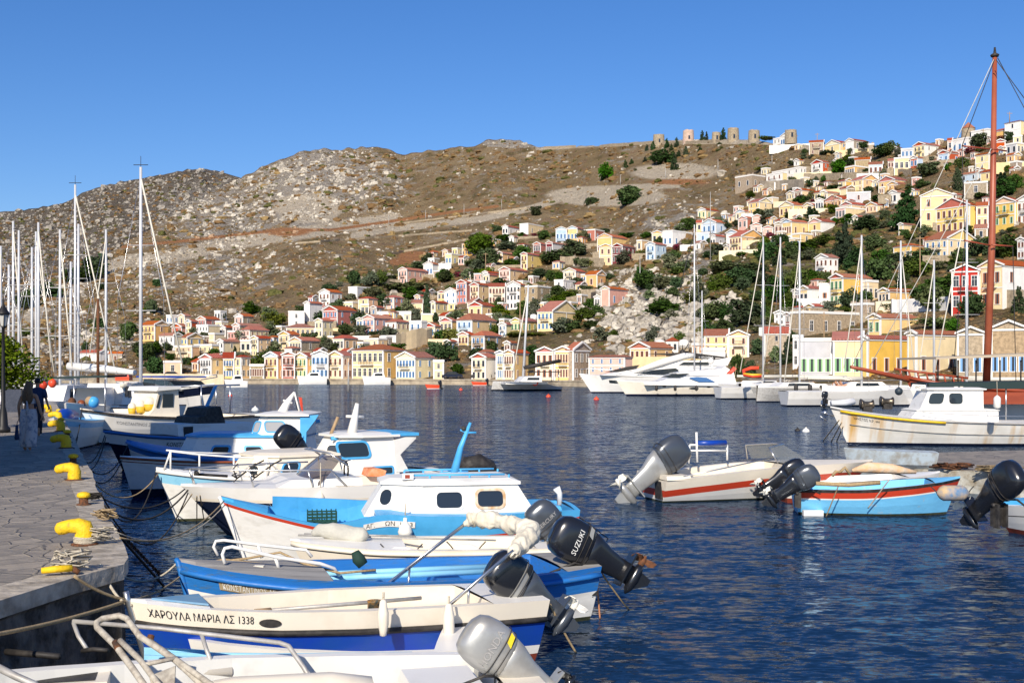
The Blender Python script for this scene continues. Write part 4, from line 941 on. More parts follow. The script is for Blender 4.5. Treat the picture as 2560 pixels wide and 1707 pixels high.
# refine the edge so that it is not ruler-straight
edge = []
for i in range(len(QE)-1):
    (x0,y0),(x1,y1) = QE[i], QE[i+1]; n = max(1, int(math.hypot(x1-x0,y1-y0)/.7)) if y1 < 60 else 4
    for k in range(n):
        t_ = k/n; edge.append((lerp(x0,x1,t_)+rg.uniform(-.025,.025), lerp(y0,y1,t_)))
edge.append(QE[-1])
inn = [(x-.42, y) for x, y in edge]; far = [(-400, y) for x, y in edge]
n = len(edge); vs = [(x,y,QN) for x,y in inn]+[(x,y,QN) for x,y in far]
b.add(vs, [(i, i+1, n+i+1, n+i)[::-1] if False else (i, n+i, n+i+1, i+1) for i in range(n-1)], M_FLAG)
b.add([(x,y,QN) for x,y in edge]+[(x,y,QN+.004) for x,y in inn], [(i, n+i, n+i+1, i+1) for i in range(n-1)], M_KERB)
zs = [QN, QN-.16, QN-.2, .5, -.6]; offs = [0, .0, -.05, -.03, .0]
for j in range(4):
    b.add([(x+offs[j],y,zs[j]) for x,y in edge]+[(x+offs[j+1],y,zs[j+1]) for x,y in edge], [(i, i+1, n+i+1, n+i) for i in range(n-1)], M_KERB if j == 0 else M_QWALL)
tag(b.build("quay"), "stone quay along the left side of the harbour", kind='structure')
M_YEL = mat("chipped yellow paint", (.78,.50,.015), .6, col2=(.40,.24,.04), scale=9, bump=.012, bscale=14, thr=(.52,.74), spec=.3)
M_RUST = mat("rusty iron", (.17,.065,.025), .9, col2=(.05,.03,.02), scale=14, bump=.01)
M_ROPE = mat("tan rope", (.42,.31,.17), .95, col2=(.28,.2,.11), scale=40)
M_ROPEW = mat("pale frayed rope", (.55,.5,.4), .95, col2=(.36,.31,.23), scale=40)
M_ROPED = mat("dark slimy rope", (.035,.03,.025), .9)
def horn_bollard(loc, s, rz, label, rope=True):
    t_ = thing("bollard", label, "bollard", loc, rz, "yellow bollards along the quay")
    b = MB(); b.tube([(0,0,0),(0,0,.1),(0,0,.28),(-.03,0,.38),(-.16,0,.44),(-.36,0,.43),(-.5,0,.39),(-.6,0,.37),(-.66,0,.36)], [.24,.22,.22,.225,.18,.155,.16,.14,.07], M_YEL, 14)
    b.build("post", t_); b = MB(); b.lathe((0,0,0), [(.31,0),(.31,.03),(.24,.05)], M_RUST, 14); b.build("base", t_)
    if rope:
        b = MB()
        for k in range(5): b.tube([((.235+.008*(k%2))*math.cos(a), (.235+.008*(k%2))*math.sin(a), .06+.03*k+.01*math.sin(a*2)) for a in [6.283*j/18 for j in range(18)]], .016, M_ROPEW, 5, closed=True)
        b.build("rope_coil", t_)
    t_.scale = (s,s,s); return t_
def mushroom(loc, s, label):
    t_ = thing("bollard", label, "bollard", loc, 0, "yellow bollards along the quay")
    b = MB(); b.lathe((0,0,0), [(.2,.28),(.24,.31),(.25,.38),(.22,.45),(.1,.49),(.01,.5)], M_YEL, 16); b.build("cap", t_)
    b = MB(); b.lathe((0,0,0), [(.27,0),(.26,.04),(.17,.06),(.165,.29)], M_RUST, 14); b.build("post", t_); t_.scale = (s,s,s)
def cat(a, c, sag, n=14):
    a, c = Vector(a), Vector(c); return [a.lerp(c, i/n) - Vector((0,0,sag*4*(i/n)*(1-i/n))) for i in range(n+1)]
horn_bollard(W(212,1361,QN), .5, R(4), "largest yellow horn bollard nearest the quay corner, wound with pale rope")
horn_bollard(W(186,1200,QN), .53, R(2), "sunlit yellow horn bollard with a rusty foot, behind the largest one", False)
horn_bollard(W(165,1120,QN), .6, R(2), "shaded yellow horn bollard right beside the walking woman", False)
horn_bollard(W(152,1078,QN), .62, R(2), "second shaded yellow horn bollard, beyond the woman's hand", False)
horn_bollard(W(147,1052,QN), .62, R(2), "third shaded yellow horn bollard near the boats' bows", False)
horn_bollard(W(122,1031,QN), .64, R(2), "farthest yellow horn bollard beside the pale blue boat", False)
mushroom(W(209,1262,QN), .4, "round yellow bollard with a rope loop, midway along the sunlit quay")
mushroom(W(183,1158,QN), .42, "round yellow bollard at the edge of the building's shade")
mushroom(W(168,1093,QN), .46, "round shaded yellow bollard near the woman's feet")
mushroom(W(153,1059,QN), .46, "small round yellow bollard among the mooring lines in shade")
mushroom(W(147,1035,QN), .46, "far small round yellow bollard catching the sun")
# building out of the frame on the left: it throws the shade over the quay and the middle boats
bt = thing("harbour_building", "tall quayside building beyond the left edge whose shade falls on the quay", "building", (-10.8, 17.2, QN))
b = MB(); b.box((-8.2,0,0),(0,3,15.6), PM['C']); b.box((-26,.003,0),(-8.2,3,8.0), PM['C']); b.build("wall", bt)
b = MB(); b.box((-8.4,-.2,15.6),(.2,3.2,15.9), M_TRIM); b.build("cornice", bt)
for k in range(6):
    for z in ((1.2,4.6,8.0,11) if k < 2 else (1.2,4.6)): put("window", win_mesh('b'), bt, (-2-k*3.6, -.01, z), 0, (1,1,1))
# shade tree and lamp post at the left edge
tl = thing("street_tree", "leafy green tree spreading over the quay at the left edge", "tree", P(-60, 1060, 40), 0)
gv = np.random.default_rng(8); vs, fs = crown_mesh('r', 77, 9000, .014); o = np_mesh("crown", vs, fs, [M_LEAF[4]]); o.parent = tl; o.scale = (3.9,3.6,2.6); o.location = (.62,0,.75)
o = bpy.data.objects.new("trunk", trunk_mesh('r', 5)); COL.objects.link(o); o.parent = tl; o.scale = (2.6,2.6,2.9)
lp = thing("street_lamp", "black cast-iron street lamp with glass lantern at the left edge", "street lamp", P(8, 1080, 38))
M_BLK = mat("black painted metal", (.012,.012,.014), .5)
b = MB(); b.lathe((0,0,0), [(.22,0),(.22,.12),(.15,.2),(.12,.6),(.07,.8),(.05,2.6),(.045,3.3),(.09,3.36)], M_BLK, 12); b.build("post", lp)
b = MB(); b.lathe((0,0,0), [(.10,3.36),(.17,3.72)], mat("lantern glass", (.5,.5,.48), .3), 6, smooth=False); b.build("lantern_glass", lp)
b = MB(); b.lathe((0,0,0), [(.22,3.72),(.2,3.78),(.1,3.92),(.05,4.0),(.03,4.1),(.012,4.35)], M_BLK, 8)
for k in range(6):
    a = k*math.pi/3; b.tube([(.1*math.cos(a),.1*math.sin(a),3.36),(.175*math.cos(a),.175*math.sin(a),3.72)], .012, M_BLK, 5)
b.build("lantern_frame", lp)
mb_ = thing("menu_board", "tall dark restaurant menu board standing in the quay's shade", "sign", P(32, 1036, 50))
b = MB(); b.box((-.36,-.03,.1),(.36,.03,1.05), mat("chalkboard", (.025,.035,.06), .7, col2=(.05,.06,.09), scale=20)); b.build("board", mb_)
b = MB(); b.box((-.4,-.04,0),(-.36,.04,1.1), M_BLK); b.box((.36,-.04,0),(.4,.04,1.1), M_BLK); b.box((-.4,-.04,1.05),(.4,.04,1.1), M_BLK); b.build("frame", mb_)
# ---------------- boat-building kit (local frame: x runs from stem to stern, -y is the side towards the camera, z=0 the water)
M_WHB = mat("white gelcoat", (.80,.78,.73), .35, col2=(.70,.67,.6), scale=1.6, spec=.5, thr=(.5,.8))
M_CRM = mat("cream gelcoat", (.80,.73,.60), .4, col2=(.68,.6,.47), scale=2.0, spec=.45, thr=(.5,.8))
M_WPNT = mat("weathered white paint", (.78,.77,.73), .5, col2=(.55,.53,.48), scale=2.6, bump=.004, bscale=9, thr=(.52,.8), stretch=(.5,1,1.6))
M_BLU = mat("worn blue boat paint", (.02,.16,.48), .45, col2=(.07,.15,.26), scale=7, bump=.006, bscale=12, thr=(.55,.7), stretch=(.4,1,2.5))
M_SKY = mat("sky blue boat paint", (.08,.40,.74), .42, col2=(.05,.31,.60), scale=2.5, thr=(.45,.75), bump=.003, bscale=9)
M_PBLU = mat("pale blue paint", (.28,.60,.80), .5, col2=(.20,.50,.70), scale=5, thr=(.5,.75))
M_RBLU = mat("royal blue gelcoat", (.006,.045,.36), .3, col2=(.01,.06,.30), scale=2)
M_NAVY = mat("navy gelcoat", (.008,.012,.03), .2, spec=.6)
M_RED = mat("red antifouling paint", (.30,.05,.025), .7, col2=(.18,.04,.02), scale=5)
M_REDS = mat("red trim paint", (.52,.05,.02), .45)
M_BLKR = mat("black rubber", (.018,.016,.015), .6, col2=(.05,.045,.04), scale=9)
M_GREN = mat("weedy waterline", (.03,.035,.015), .8, col2=(.06,.06,.03), scale=12)
M_WOODG = mat("grey worn deck", (.33,.32,.30), .8, col2=(.22,.21,.2), scale=3, stretch=(.4,3,1))
M_VARN = mat("varnished brown wood", (.30,.08,.025), .4, col2=(.17,.05,.02), scale=3, stretch=(.5,3,1))
M_STEEL = mat("stainless steel tube", (.62,.62,.62), .28, metal=.9)
M_ALU = mat("weathered aluminium", (.52,.51,.48), .55, metal=.35, col2=(.38,.36,.33), scale=6)
M_WTUBE = mat("white enamelled rail", (.80,.79,.76), .35)
M_GLASS = mat("tinted cabin glass", (.02,.028,.035), .08, spec=.8)
M_SCRN = mat("smoky acrylic windscreen", (.10,.08,.075), .1, spec=.6); M_SCRN.node_tree.nodes["Principled BSDF"].inputs["Alpha"].default_value = .82
M_CGLS = mat("clear boat glass", (.25,.27,.27), .1, spec=.6); M_CGLS.node_tree.nodes["Principled BSDF"].inputs["Alpha"].default_value = .35
M_CANV = mat("cream canvas", (.72,.67,.55), .9, col2=(.58,.53,.42), scale=3, bump=.03, bscale=7)
M_GCAN = mat("grey canvas cover", (.55,.54,.47), .9, col2=(.44,.43,.38), scale=3, bump=.02, bscale=8)
M_EBLK = mat("black engine cowl", (.012,.013,.016), .22, spec=.6, coat=.4)
M_EGRY = mat("silver engine paint", (.42,.42,.40), .35, metal=.45, col2=(.33,.32,.3), scale=2.5, thr=(.5,.7))
M_EDGR = mat("dark grey engine paint", (.07,.08,.095), .25, metal=.3, spec=.6, coat=.4)
M_EWHT = mat("white propeller paint", (.72,.70,.62), .5)
M_TAR = mat("dark green tarpaulin", (.012,.03,.03), .7)
M_TEAK = mat("teak deck", (.4,.28,.16), .7, col2=(.3,.2,.11), scale=5, stretch=(.5,5,1))
M_LETK = mat("black lettering", (.02,.02,.02), .6); M_LETW = mat("white lettering", (.75,.75,.72), .6); M_LETG = mat("faded grey lettering", (.35,.34,.33), .7)

def text_verts(s, size):
    cu = bpy.data.curves.new("t", 'FONT'); cu.body = s; cu.size = size; cu.resolution_u = 2
    o = bpy.data.objects.new("t", cu); COL.objects.link(o); dg = bpy.context.evaluated_depsgraph_get(); dg.update()
    me = bpy.data.meshes.new_from_object(o.evaluated_get(dg)); vs = [v.co.copy() for v in me.vertices]; fs = [tuple(p.vertices) for p in me.polygons]
    bpy.data.objects.remove(o); bpy.data.meshes.remove(me); return vs, fs
def text_on(parent, s, size, fn, m, name="lettering"):
    """lays lettering on a surface: fn(u, v) gives the point u metres along, v metres up"""
    vs, fs = text_verts(s, size); b = MB(); b.add([fn(v.x, v.y) for v in vs], fs, m); return b.build(name, parent)

PLAN_OPEN = [(0,.0),(.04,.2),(.1,.4),(.2,.64),(.32,.84),(.5,1),(.7,1),(.88,.92),(1,.82)]
PLAN_DBL = [(0,.0),(.04,.22),(.1,.42),(.2,.66),(.35,.88),(.52,1),(.7,.95),(.85,.72),(.94,.42),(1,.08)]
class Hull:
    def __init__(s, L, B, sheer, plan=PLAN_OPEN, rake=.45, trans=.1, flare=(.6,.33), keel=-.25, N=28):
        s.L, s.B, s.sheer, s.plan, s.rake, s.tr, s.flare, s.keel, s.N = L, B, sheer, plan, rake, trans, flare, keel, N
    def zs(s, u): 
        # smooth the sheer line
        return sum(interp(min(1, max(0, u+d)), s.sheer) for d in (-.06,-.03,0,.03,.06))/5 if 0.06 < u < .94 else interp(u, s.sheer)
    def hb(s, u): return s.B/2*interp(u, s.plan)
    def pt(s, u, z, side=-1, inset=0.0):
        zt = s.zs(u); t = min(1, max(0, (z-s.keel)/(zt-s.keel)))
        e = lerp(s.flare[0], s.flare[1], min(1, u*2.2))
        y = max(0, s.hb(u)*(t**e) - inset)
        x = u*s.L + s.rake*(1-t)*max(0, 1-u*2.5)**1.5 - s.tr*(1-t)*max(0, u*6-5)
        return Vector((x, side*y, z))
    def surf(s, d_from_bow, drop, side=-1, off=.008):
        """point on the topside, measured from the stem along the side and down from the sheer"""
        u = d_from_bow/s.L; z = s.zs(u)-drop; p = s.pt(u, z, side); q = s.pt(u+.01, z, side); t_ = (q-p).normalized(); n = Vector((t_.y, -t_.x, 0))*(1 if side < 0 else -1)
        return p + n*off
    def build(s, parent, rows, deck=None, wells=(), cap=.09, capm=None, rail=None, stem=None, inner=None, floorm=None, transom=None, cut=None):
        """rows: [(kind, value, material)] from the sheer down; kind 'd' = drop below the sheer, 'z' = height above water; material fills the band below that row"""
        us = [i/s.N for i in range(s.N+1)]
        def rz(u, r):
            zt = s.zs(u); z = zt - r[1] if r[0] == 'd' else (interp(u, r[1]) if r[0] == 'f' else r[1])
            return min(zt, max(s.keel, z))
        R_ = list(rows) + [('z', s.keel, None)]
        R2 = []
        for i in range(len(R_)-1):                       # extra rows inside wide bands keep the curve
            R2.append((R_[i], R_[i], 0, R_[i][2]));
            if i < len(R_)-1: R2.append((R_[i], R_[i+1], .5, R_[i][2]))
        R2.append((R_[-1], R_[-1], 0, None))
        b = MB()
        for side in (-1, 1):
            g = [[s.pt(u, lerp(rz(u, a), rz(u, c), f), side) for (a, c, f, m) in R2] for u in us]
            n = len(R2); vs = [p for col in g for p in col]; 
            for j in range(n-1):
                fs = [(i*n+j, (i+1)*n+j, (i+1)*n+j+1, i*n+j+1) if side > 0 else (i*n+j, i*n+j+1, (i+1)*n+j+1, (i+1)*n+j) for i in range(s.N)]
                b.add(vs, fs, R2[j][3] or M_RED, True)
        # transom
        col = [s.pt(1, lerp(rz(1, a), rz(1, c), f), -1) for (a, c, f, m) in R2]; n = len(col)
        for j in range(n-1):
            a, c = col[j], col[j+1]; b.add([a, c, Vector((c.x,-c.y,c.z)), Vector((a.x,-a.y,a.z))], [(0,1,2,3)], (transom or R2[j][3]) or M_RED)
        b.build("hull", parent)
        capm = capm or rows[0][2]; deck = deck or M_WHB; inner = inner or capm; floorm = floorm or inner
        b = MB(); bi = MB()
        def well(u):
            for w_ in wells:
                if w_[0]-1e-6 <= u <= w_[1]+1e-6: return w_
            return None
        uu = sorted(set(us + [w_[0] for w_ in wells] + [w_[1] for w_ in wells]))
        for i in range(len(uu)-1):
            u0, u1 = uu[i], uu[i+1]; wl = well((u0+u1)/2)
            a0, a1 = s.pt(u0, s.zs(u0), -1), s.pt(u1, s.zs(u1), -1)
            if wl is None:
                cr = .04*s.B/2
                pts = []
                for u, a in ((u0,a0),(u1,a1)):
                    pts += [Vector((a.x, a.y*k, a.z + cr*(1-k*k))) for k in (1,.5,0,-.5,-1)]
                for k in range(4): b.add([pts[k], pts[k+1], pts[5+k+1], pts[5+k]], [(0,3,2,1)], deck, True)
            else:
                c0, c1 = min(cap, abs(a0.y)), min(cap, abs(a1.y)); zf = wl[2]
                for sg in (1, -1):
                    q = [Vector((a0.x, a0.y*sg, a0.z)), Vector((a1.x, a1.y*sg, a1.z)), Vector((a1.x, (a1.y+c1)*sg, a1.z)), Vector((a0.x, (a0.y+c0)*sg, a0.z))]
                    b.add(q, [(0,1,2,3) if sg > 0 else (0,3,2,1)], capm)
                    y0f = min(abs(s.pt(u0, zf).y)-.04, abs(a0.y)-c0); y1f = min(abs(s.pt(u1, zf).y)-.04, abs(a1.y)-c1); y0f, y1f = max(0,y0f), max(0,y1f)
                    i0, i1 = Vector((a0.x, (a0.y+c0)*sg, a0.z)), Vector((a1.x, (a1.y+c1)*sg, a1.z))
                    f0, f1 = Vector((s.pt(u0, zf).x, -y0f*sg, zf)), Vector((s.pt(u1, zf).x, -y1f*sg, zf))
                    bi.add([i0, i1, f1, f0], [(0,1,2,3)], inner, True)
                xf0, xf1 = s.pt(u0, zf).x, s.pt(u1, zf).x; bi.add([Vector((xf0,-y0f,zf)), Vector((xf1,-y1f,zf)), Vector((xf1,y1f,zf)), Vector((xf0,y0f,zf))], [(0,1,2,3)], floorm)
        for w_ in wells:                                  # bulkheads
            for u in w_[:2]:
                a = s.pt(u, s.zs(u), -1); zf = w_[2]; y0 = abs(a.y)-min(cap, abs(a.y)); yf = max(0, min(abs(s.pt(u, zf).y)-.04, y0))
                xf = s.pt(u, zf).x; bi.add([(a.x,-y0,a.z),(a.x,y0,a.z),(xf,yf,zf),(xf,-yf,zf)], [(0,1,2,3)], inner)
        if b.v: b.build("deck", parent)
        if bi.v: bi.build("cockpit", parent)
        if rail:
            m, r, drop = rail; b = MB()
            path = [s.pt(u, s.zs(u)-drop, -1) + Vector((0,-r*.5,0)) for u in us] 
            path2 = [Vector((p.x, -p.y, p.z)) for p in path]
            b.tube(path[::-1] + path2[1:] if s.hb(0) < .02 else path, r, m, 8)
            b.build("rub_rail", parent)
        if stem:
            m, r, up = stem; b = MB(); b.tube([Vector((-.03,0,s.zs(0)+up))]+[s.pt(0, z) + Vector((-.01,0,0)) for z in (s.zs(0), s.zs(0)*.6, s.zs(0)*.25, s.keel)], r, m, 8); b.build("stem", parent)

def hull_text(parent, Hh, s, size, d0, drop, m, width=None, side=-1, name="lettering"):
    vs, fs = text_verts(s, size); wt = max(v.x for v in vs); k = (width/wt) if width else 1
    b = MB(); b.add([Hh.surf(d0 + v.x*k, drop - v.y, side) for v in vs], fs, m); return b.build(name, parent)
def hull_patch(parent, Hh, d0, d1, drop0, drop1, m, name, off=.01, side=-1, n=8, ell=False):
    b = MB(); vs = []
    if ell:
        for k in range(20): a = k/20*6.283; vs.append(Hh.surf((d0+d1)/2+(d1-d0)/2*math.cos(a), (drop0+drop1)/2+(drop1-drop0)/2*math.sin(a), side, off))
        b.add(vs, [tuple(range(20))], m)
    else:
        for i in range(n+1): d = lerp(d0, d1, i/n); vs += [Hh.surf(d, drop0, side, off), Hh.surf(d, drop1, side, off)]
        b.add(vs, [(2*i, 2*i+2, 2*i+3, 2*i+1) for i in range(n)], m)
    return b.build(name, parent)
def loc_of(t_, p):
    return (Matrix.Translation(t_.location) @ Matrix.Rotation(t_.rotation_euler.z, 4, 'Z')).inverted() @ Vector(p)
def boatY(label, name, cat_, pxb, Yb, pxs, Ys, group=None):
    A = Vector(((pxb-CX)/F*Yb, Yb, 0)); S = Vector(((pxs-CX)/F*Ys, Ys, 0)); d = S-A
    t_ = thing(name, label, cat_, A, math.atan2(d.y, d.x), group); BOATS[label] = (t_, d.length); return t_, d.length
def boat(label, name, cat_, bow, zb, stern, zst, half, group=None, extra=0.0):
    """an Empty at the stem on the waterline; returns it with the length: bow and near stern corner are read off the photo"""
    A = W(*bow, zb); S = W(*stern, zst); n = Vector((0,1,0))
    for _ in range(4):
        c = S + n*half; d = Vector((c.x-A.x, c.y-A.y, 0)); L = d.length; d.normalize(); n = Vector((-d.y, d.x, 0))
    t_ = thing(name, label, cat_, (A.x, A.y, 0), math.atan2(d.y, d.x), group)
    BOATS[label] = (t_, L); return t_, L
BOATS = {}
def rrect(w_, h_, r=.25, n=4):
    pts = []; r *= min(w_, h_)
    for cx, cy, a0 in ((w_/2-r,h_/2-r,0),(-w_/2+r,h_/2-r,90),(-w_/2+r,-h_/2+r,180),(w_/2-r,-h_/2+r,270)):
        for k in range(n+1):
            a = R(a0+90*k/n); pts.append((cx+r*math.cos(a), cy+r*math.sin(a)))
    return pts
def pane_on(parent, q, u, v, uw, vh, frame=None, glass=None, fw=.035, r=.3, off=.006, name="window", skew=0):
    """rounded window on a quad q = (bottom-left, bottom-right, top-right, top-left); u,v centre and uw,vh size in metres"""
    q = [Vector(x) for x in q]; X = (q[1]-q[0]).normalized(); Nn = X.cross(q[3]-q[0]).normalized(); Yv = Nn.cross(X).normalized()
    c = q[0] + X*u + Yv*v
    f = lambda p, o_: c + X*(p[0]+skew*p[1]) + Yv*p[1] + Nn*o_
    b = MB(); inn = rrect(uw, vh, r); out = rrect(uw+2*fw, vh+2*fw, r)
    n = len(inn)
    if frame:
        b.add([f(p, off+.012) for p in out]+[f(p, off+.012) for p in inn], [(i, (i+1)%n, (i+1)%n+n, i+n) for i in range(n)], frame)
        b.add([f(p, off+.012) for p in out]+[f(p, -.01) for p in out], [(i+n, (i+1)%n+n, (i+1)%n, i) for i in range(n)], frame)
    w_ = b.build(name, parent) if frame else None
    g = MB(); g.add([f(p, off) for p in inn], [tuple(range(n))], glass or M_GLASS); o = g.build("pane" if w_ else name, w_ or parent)
    return w_ or o
def frus(b, x0, x1, w0, z0, X0, X1, w1, z1, m, mt=None):
    v = [(x0,-w0,z0),(x1,-w0,z0),(x1,w0,z0),(x0,w0,z0),(X0,-w1,z1),(X1,-w1,z1),(X1,w1,z1),(X0,w1,z1)]
    b.add(v, [(0,1,5,4),(1,2,6,5),(2,3,7,6),(3,0,4,7)], m); b.add(v, [(4,5,6,7)], mt or m)
    return [Vector(q) for q in v]
def outboard(parent, loc, tilt, s=1.0, cowl=M_EBLK, leg=M_EBLK, prop=M_EBLK, yaw=0.0, band=None, decal=None, text=None, tm=M_LETW, name="outboard_motor", tsize=.11):
    """part: bracket and leg; sub-parts: cowl, propeller. Tilted about the transom clamp, leg out behind"""
    Mx = Matrix.Translation(loc) @ Matrix.Rotation(yaw, 4, 'Z') @ Matrix.Scale(s, 4)
    T = Mx @ Matrix.Rotation(-R(tilt), 4, 'Y')
    b = MB()
    b.box((-.09,-.11,-.34),(.0,-.07,.02), M_BLKR, Mx); b.box((-.09,.07,-.34),(.0,.11,.02), M_BLKR, Mx); b.box((-.02,-.12,-.32),(.05,.12,-.04), M_BLKR, Mx)
    b.tube([Mx @ Vector((0,-.13,0)), Mx @ Vector((0,.13,0))], .035*s, M_BLKR, 8)
    def ring(cx, hw, hl, z, e=2.6, n=20, sl=0.0):
        out = []
        for k in range(n):
            a = 2*math.pi*k/n; ca, sa = math.cos(a), math.sin(a)
            x = hl*abs(ca)**(2/e)*(1 if ca > 0 else -1); y = hw*abs(sa)**(2/e)*(1 if sa > 0 else -1)
            out.append(T @ Vector((cx+x, y, z+sl*x)))
        return out
    rings = [ring(.20,.13,.235,.22), ring(.20,.115,.21,.06), ring(.19,.085,.165,-.12), ring(.19,.06,.14,-.3), ring(.19,.045,.13,-.42), ring(.19,.045,.13,-.52)]
    b.loft(rings, leg)
    b.box((.0,-.11,-.43),(.46,.11,-.41), leg, T)           # cavitation plate
    b.tube([T @ Vector((x,0,-.58)) for x in (-.04,.03,.16,.3,.38)], [.01*s,.055*s,.072*s,.065*s,.04*s], leg, 12)
    b.prism([T @ Vector(p) for p in ((.04,-.012,-.62),(.3,-.012,-.62),(.27,-.012,-.80),(.19,-.012,-.80))], (T.to_3x3() @ Vector((0,.024,0))), leg)
    m_ = b.build(name, parent)
    b = MB()
    prof = [(.20,.115,.20,.13),(.20,.14,.245,.19),(.19,.155,.27,.30),(.18,.16,.275,.42),(.17,.155,.26,.53),(.155,.135,.225,.62),(.135,.09,.16,.67),(.12,.04,.07,.69)]
    rr_ = [ring(cx, hw, hl, z, 2.9, 28, .12) for cx, hw, hl, z in prof]
    b.loft(rr_, cowl, mats=(lambda i, k: band if band and i == 1 else cowl))
    seam = ring(.192, .162, .279, .285, 2.9, 28, .12); b.tube(seam, .006*s, M_BLKR, 4, closed=True)
    seam = ring(.2, .147, .256, .205, 2.9, 28, .12); b.tube(seam, .005*s, M_BLKR, 4, closed=True)
    for sg in (-1,1): b.tube([T @ Vector((.40, sg*.03, .5)), T @ Vector((.445, sg*.03, .42)), T @ Vector((.45, sg*.03, .36))], .012*s, M_BLKR, 5)
    b.tube([T @ Vector((-.02,-.10,.16)), Mx @ Vector((-.25,-.12,.1)), Mx @ Vector((-.55,-.05,-.02))], .016*s, M_BLKR, 6)
    b.add([T @ Vector((x_, -.1635+.02*abs(x_-.18), z_)) for x_, z_ in ((.30,.22),(.42,.26),(.44,.32),(.33,.29))], [(0,1,2,3)], decal or cowl)
    c_ = b.build("cowl", m_)
    if text:
        vs, fs = text_verts(text, tsize); wt = max(v.x for v in vs)
        for sg in (-1,):
            b = MB(); out = []
            for v in vs:
                x = .18 - wt/2 + v.x; z = .34 + v.y + .12*(x-.18); hw = .163; y = -hw*(max(0, 1-abs((x-.18)/.275)**2.9))**(1/2.9) - .004
                out.append(T @ Vector((x, y, z)))
            b.add(out, fs, tm); b.build("lettering", m_)
    b = MB(); hub = T @ Vector((.44,0,-.58)); ax = (T.to_3x3() @ Vector((1,0,0))).normalized()
    b.tube([T @ Vector((x,0,-.58)) for x in (.36,.42,.5)], [.045*s,.045*s,.02*s], prop, 10)
    for k in range(3):
        a = k*2.094+.4; Rk = Matrix.Rotation(a, 4, 'X'); pts = [(-.03,0,.03),(-.045,.05,.11),(-.02,.06,.17),(.03,.0,.18),(.045,-.05,.12),(.03,-.02,.03)]
        pts = [T @ (Matrix.Translation((.43,0,-.58)) @ Rk @ Vector(p)) for p in pts]
        b.add(pts + [p + ax*.012 for p in pts], [(0,1,2,3,4,5),(11,10,9,8,7,6)]+[(i,(i+1)%6+0,(i+1)%6+6,i+6) for i in range(6)], prop)
    b.build("propeller", m_)
    return m_
def crumple(o, amp=.02, sc_=9.0, cuts=2, seed=0.0):
    bm = bmesh.new(); bm.from_mesh(o.data); bmesh.ops.subdivide_edges(bm, edges=bm.edges[:], cuts=cuts, use_grid_fill=True); bm.normal_update()
    for v in bm.verts: v.co += v.normal*(amp*noise.noise(v.co*sc_) + amp*.5*noise.noise(Vector((v.co.x*sc_*3, v.co.y*sc_, v.co.z*sc_))))
    for f in bm.faces: f.smooth = True
    bm.to_mesh(o.data); bm.free(); return o
def fender(p, label, m=None, r=.09, h=.42, horiz=False, rope=.35, group=None):
    t_ = thing("fender", label, "fender", p, 0, group); b = MB(); m = m or M_WHB
    Mx = Matrix.Rotation(R(90), 4, 'Y') if horiz else None
    b.lathe((0,0,0), [(.02,-h/2-.04),(.035,-h/2-.03),(r*.75,-h/2+.02),(r,-h/2+.08),(r,h/2-.08),(r*.75,h/2-.02),(.035,h/2+.03),(.02,h/2+.05)], m, 14, Mx); b.build("body", t_)
    b = MB(); 
    if horiz:
        for sg in (-1,1): b.tube([(sg*(h/2+.03),0,0),(sg*(h/2+.08),.02,.06),(sg*(h/2+.14),.03,.12)], .01, M_BLKR, 5)
    else: b.tube([(0,0,h/2),(0,.01,h/2+rope*.5),(0,.03,h/2+rope)], .012, M_ROPEW, 5)
    b.build("lanyard", t_); return t_
def rope(p, q, sag, label, m=None, r=.012, n=16):
    b = MB(); b.tube(cat(p, q, sag, n), r, m or M_ROPE, 5); return tag(b.build("mooring_rope"), label, "rope", "mooring lines")
def wp(t_, v):
    """world point of a local point of a top-level thing"""
    return Matrix.Translation(t_.location) @ Matrix.Rotation(t_.rotation_euler.z, 4, 'Z') @ Vector(v)
def rail_tube(parent, pts, r=.018, m=None, name="rail", closed=False):
    o = None
    for p in pts: b = MB(); b.tube(p, r, m or M_STEEL, 7, closed=closed); o = b.build(name, parent)
    return o
# ---------------- the moored boats in the foreground, nearest first
GN = "small boats moored to the left quay"
rb = random.Random(9)
# --- A: inflatable-style white boat with rails and boarding ladder, bottom edge
t1, L1 = boatY("nearest white boat with rusty boarding ladder, grey rail and silver outboard", "motor_boat", "boat", -260, 9.3, 1330, 10.55, GN)
h = Hull(L1, 2.0, [(0,.85),(.3,.74),(.7,.66),(1,.62)], rake=.3); h.keel = -.2
b = MB(); b.tube([(L1*.14,.62,.70),(L1*.3,.80,.62),(L1*.5,.86,.58)], .05, M_CRM, 8); b.build("inner_moulding", t1)
h.build(t1, [('d',0,M_WHB),('d',.12,M_BLKR),('d',.15,M_WHB),('z',.05,M_RED)], deck=M_CRM, wells=[(.1,.93,.22)], cap=.13, capm=M_WHB, inner=mat('grey-white liner', (.60,.60,.57), .5, col2=(.48,.48,.45), scale=2.5, thr=(.5,.7)), floorm=M_WOODG)
T = lambda px, py, Y: loc_of(t1, P(px, py, Y))
r_ = MB()
yN, yF = 9.6, 11.0
rail_tube(t1, [[T(180,1552,11.1), T(400,1570,11.0), T(500,1582,10.9), T(700,1606,10.7), T(722,1614,10.6), T(760,1668,10.5), T(785,1712,10.4)]], .022, M_ALU)
rail_tube(t1, [[T(182,1552,11.1), T(196,1590,11.0), T(216,1620,10.9)], [T(503,1582,10.9), T(515,1620,10.8), T(527,1652,10.7)]], .02, M_ALU, "rail_post")
rail_tube(t1, [[T(-20,1660,9.4), T(40,1690,9.4), T(90,1712,9.3)]], .03, M_ALU, "grab_rail")
lad = thing("boarding_ladder", "rusty aluminium ladder leaning over the nearest white boat", "ladder", P(420, 1640, 9.8))
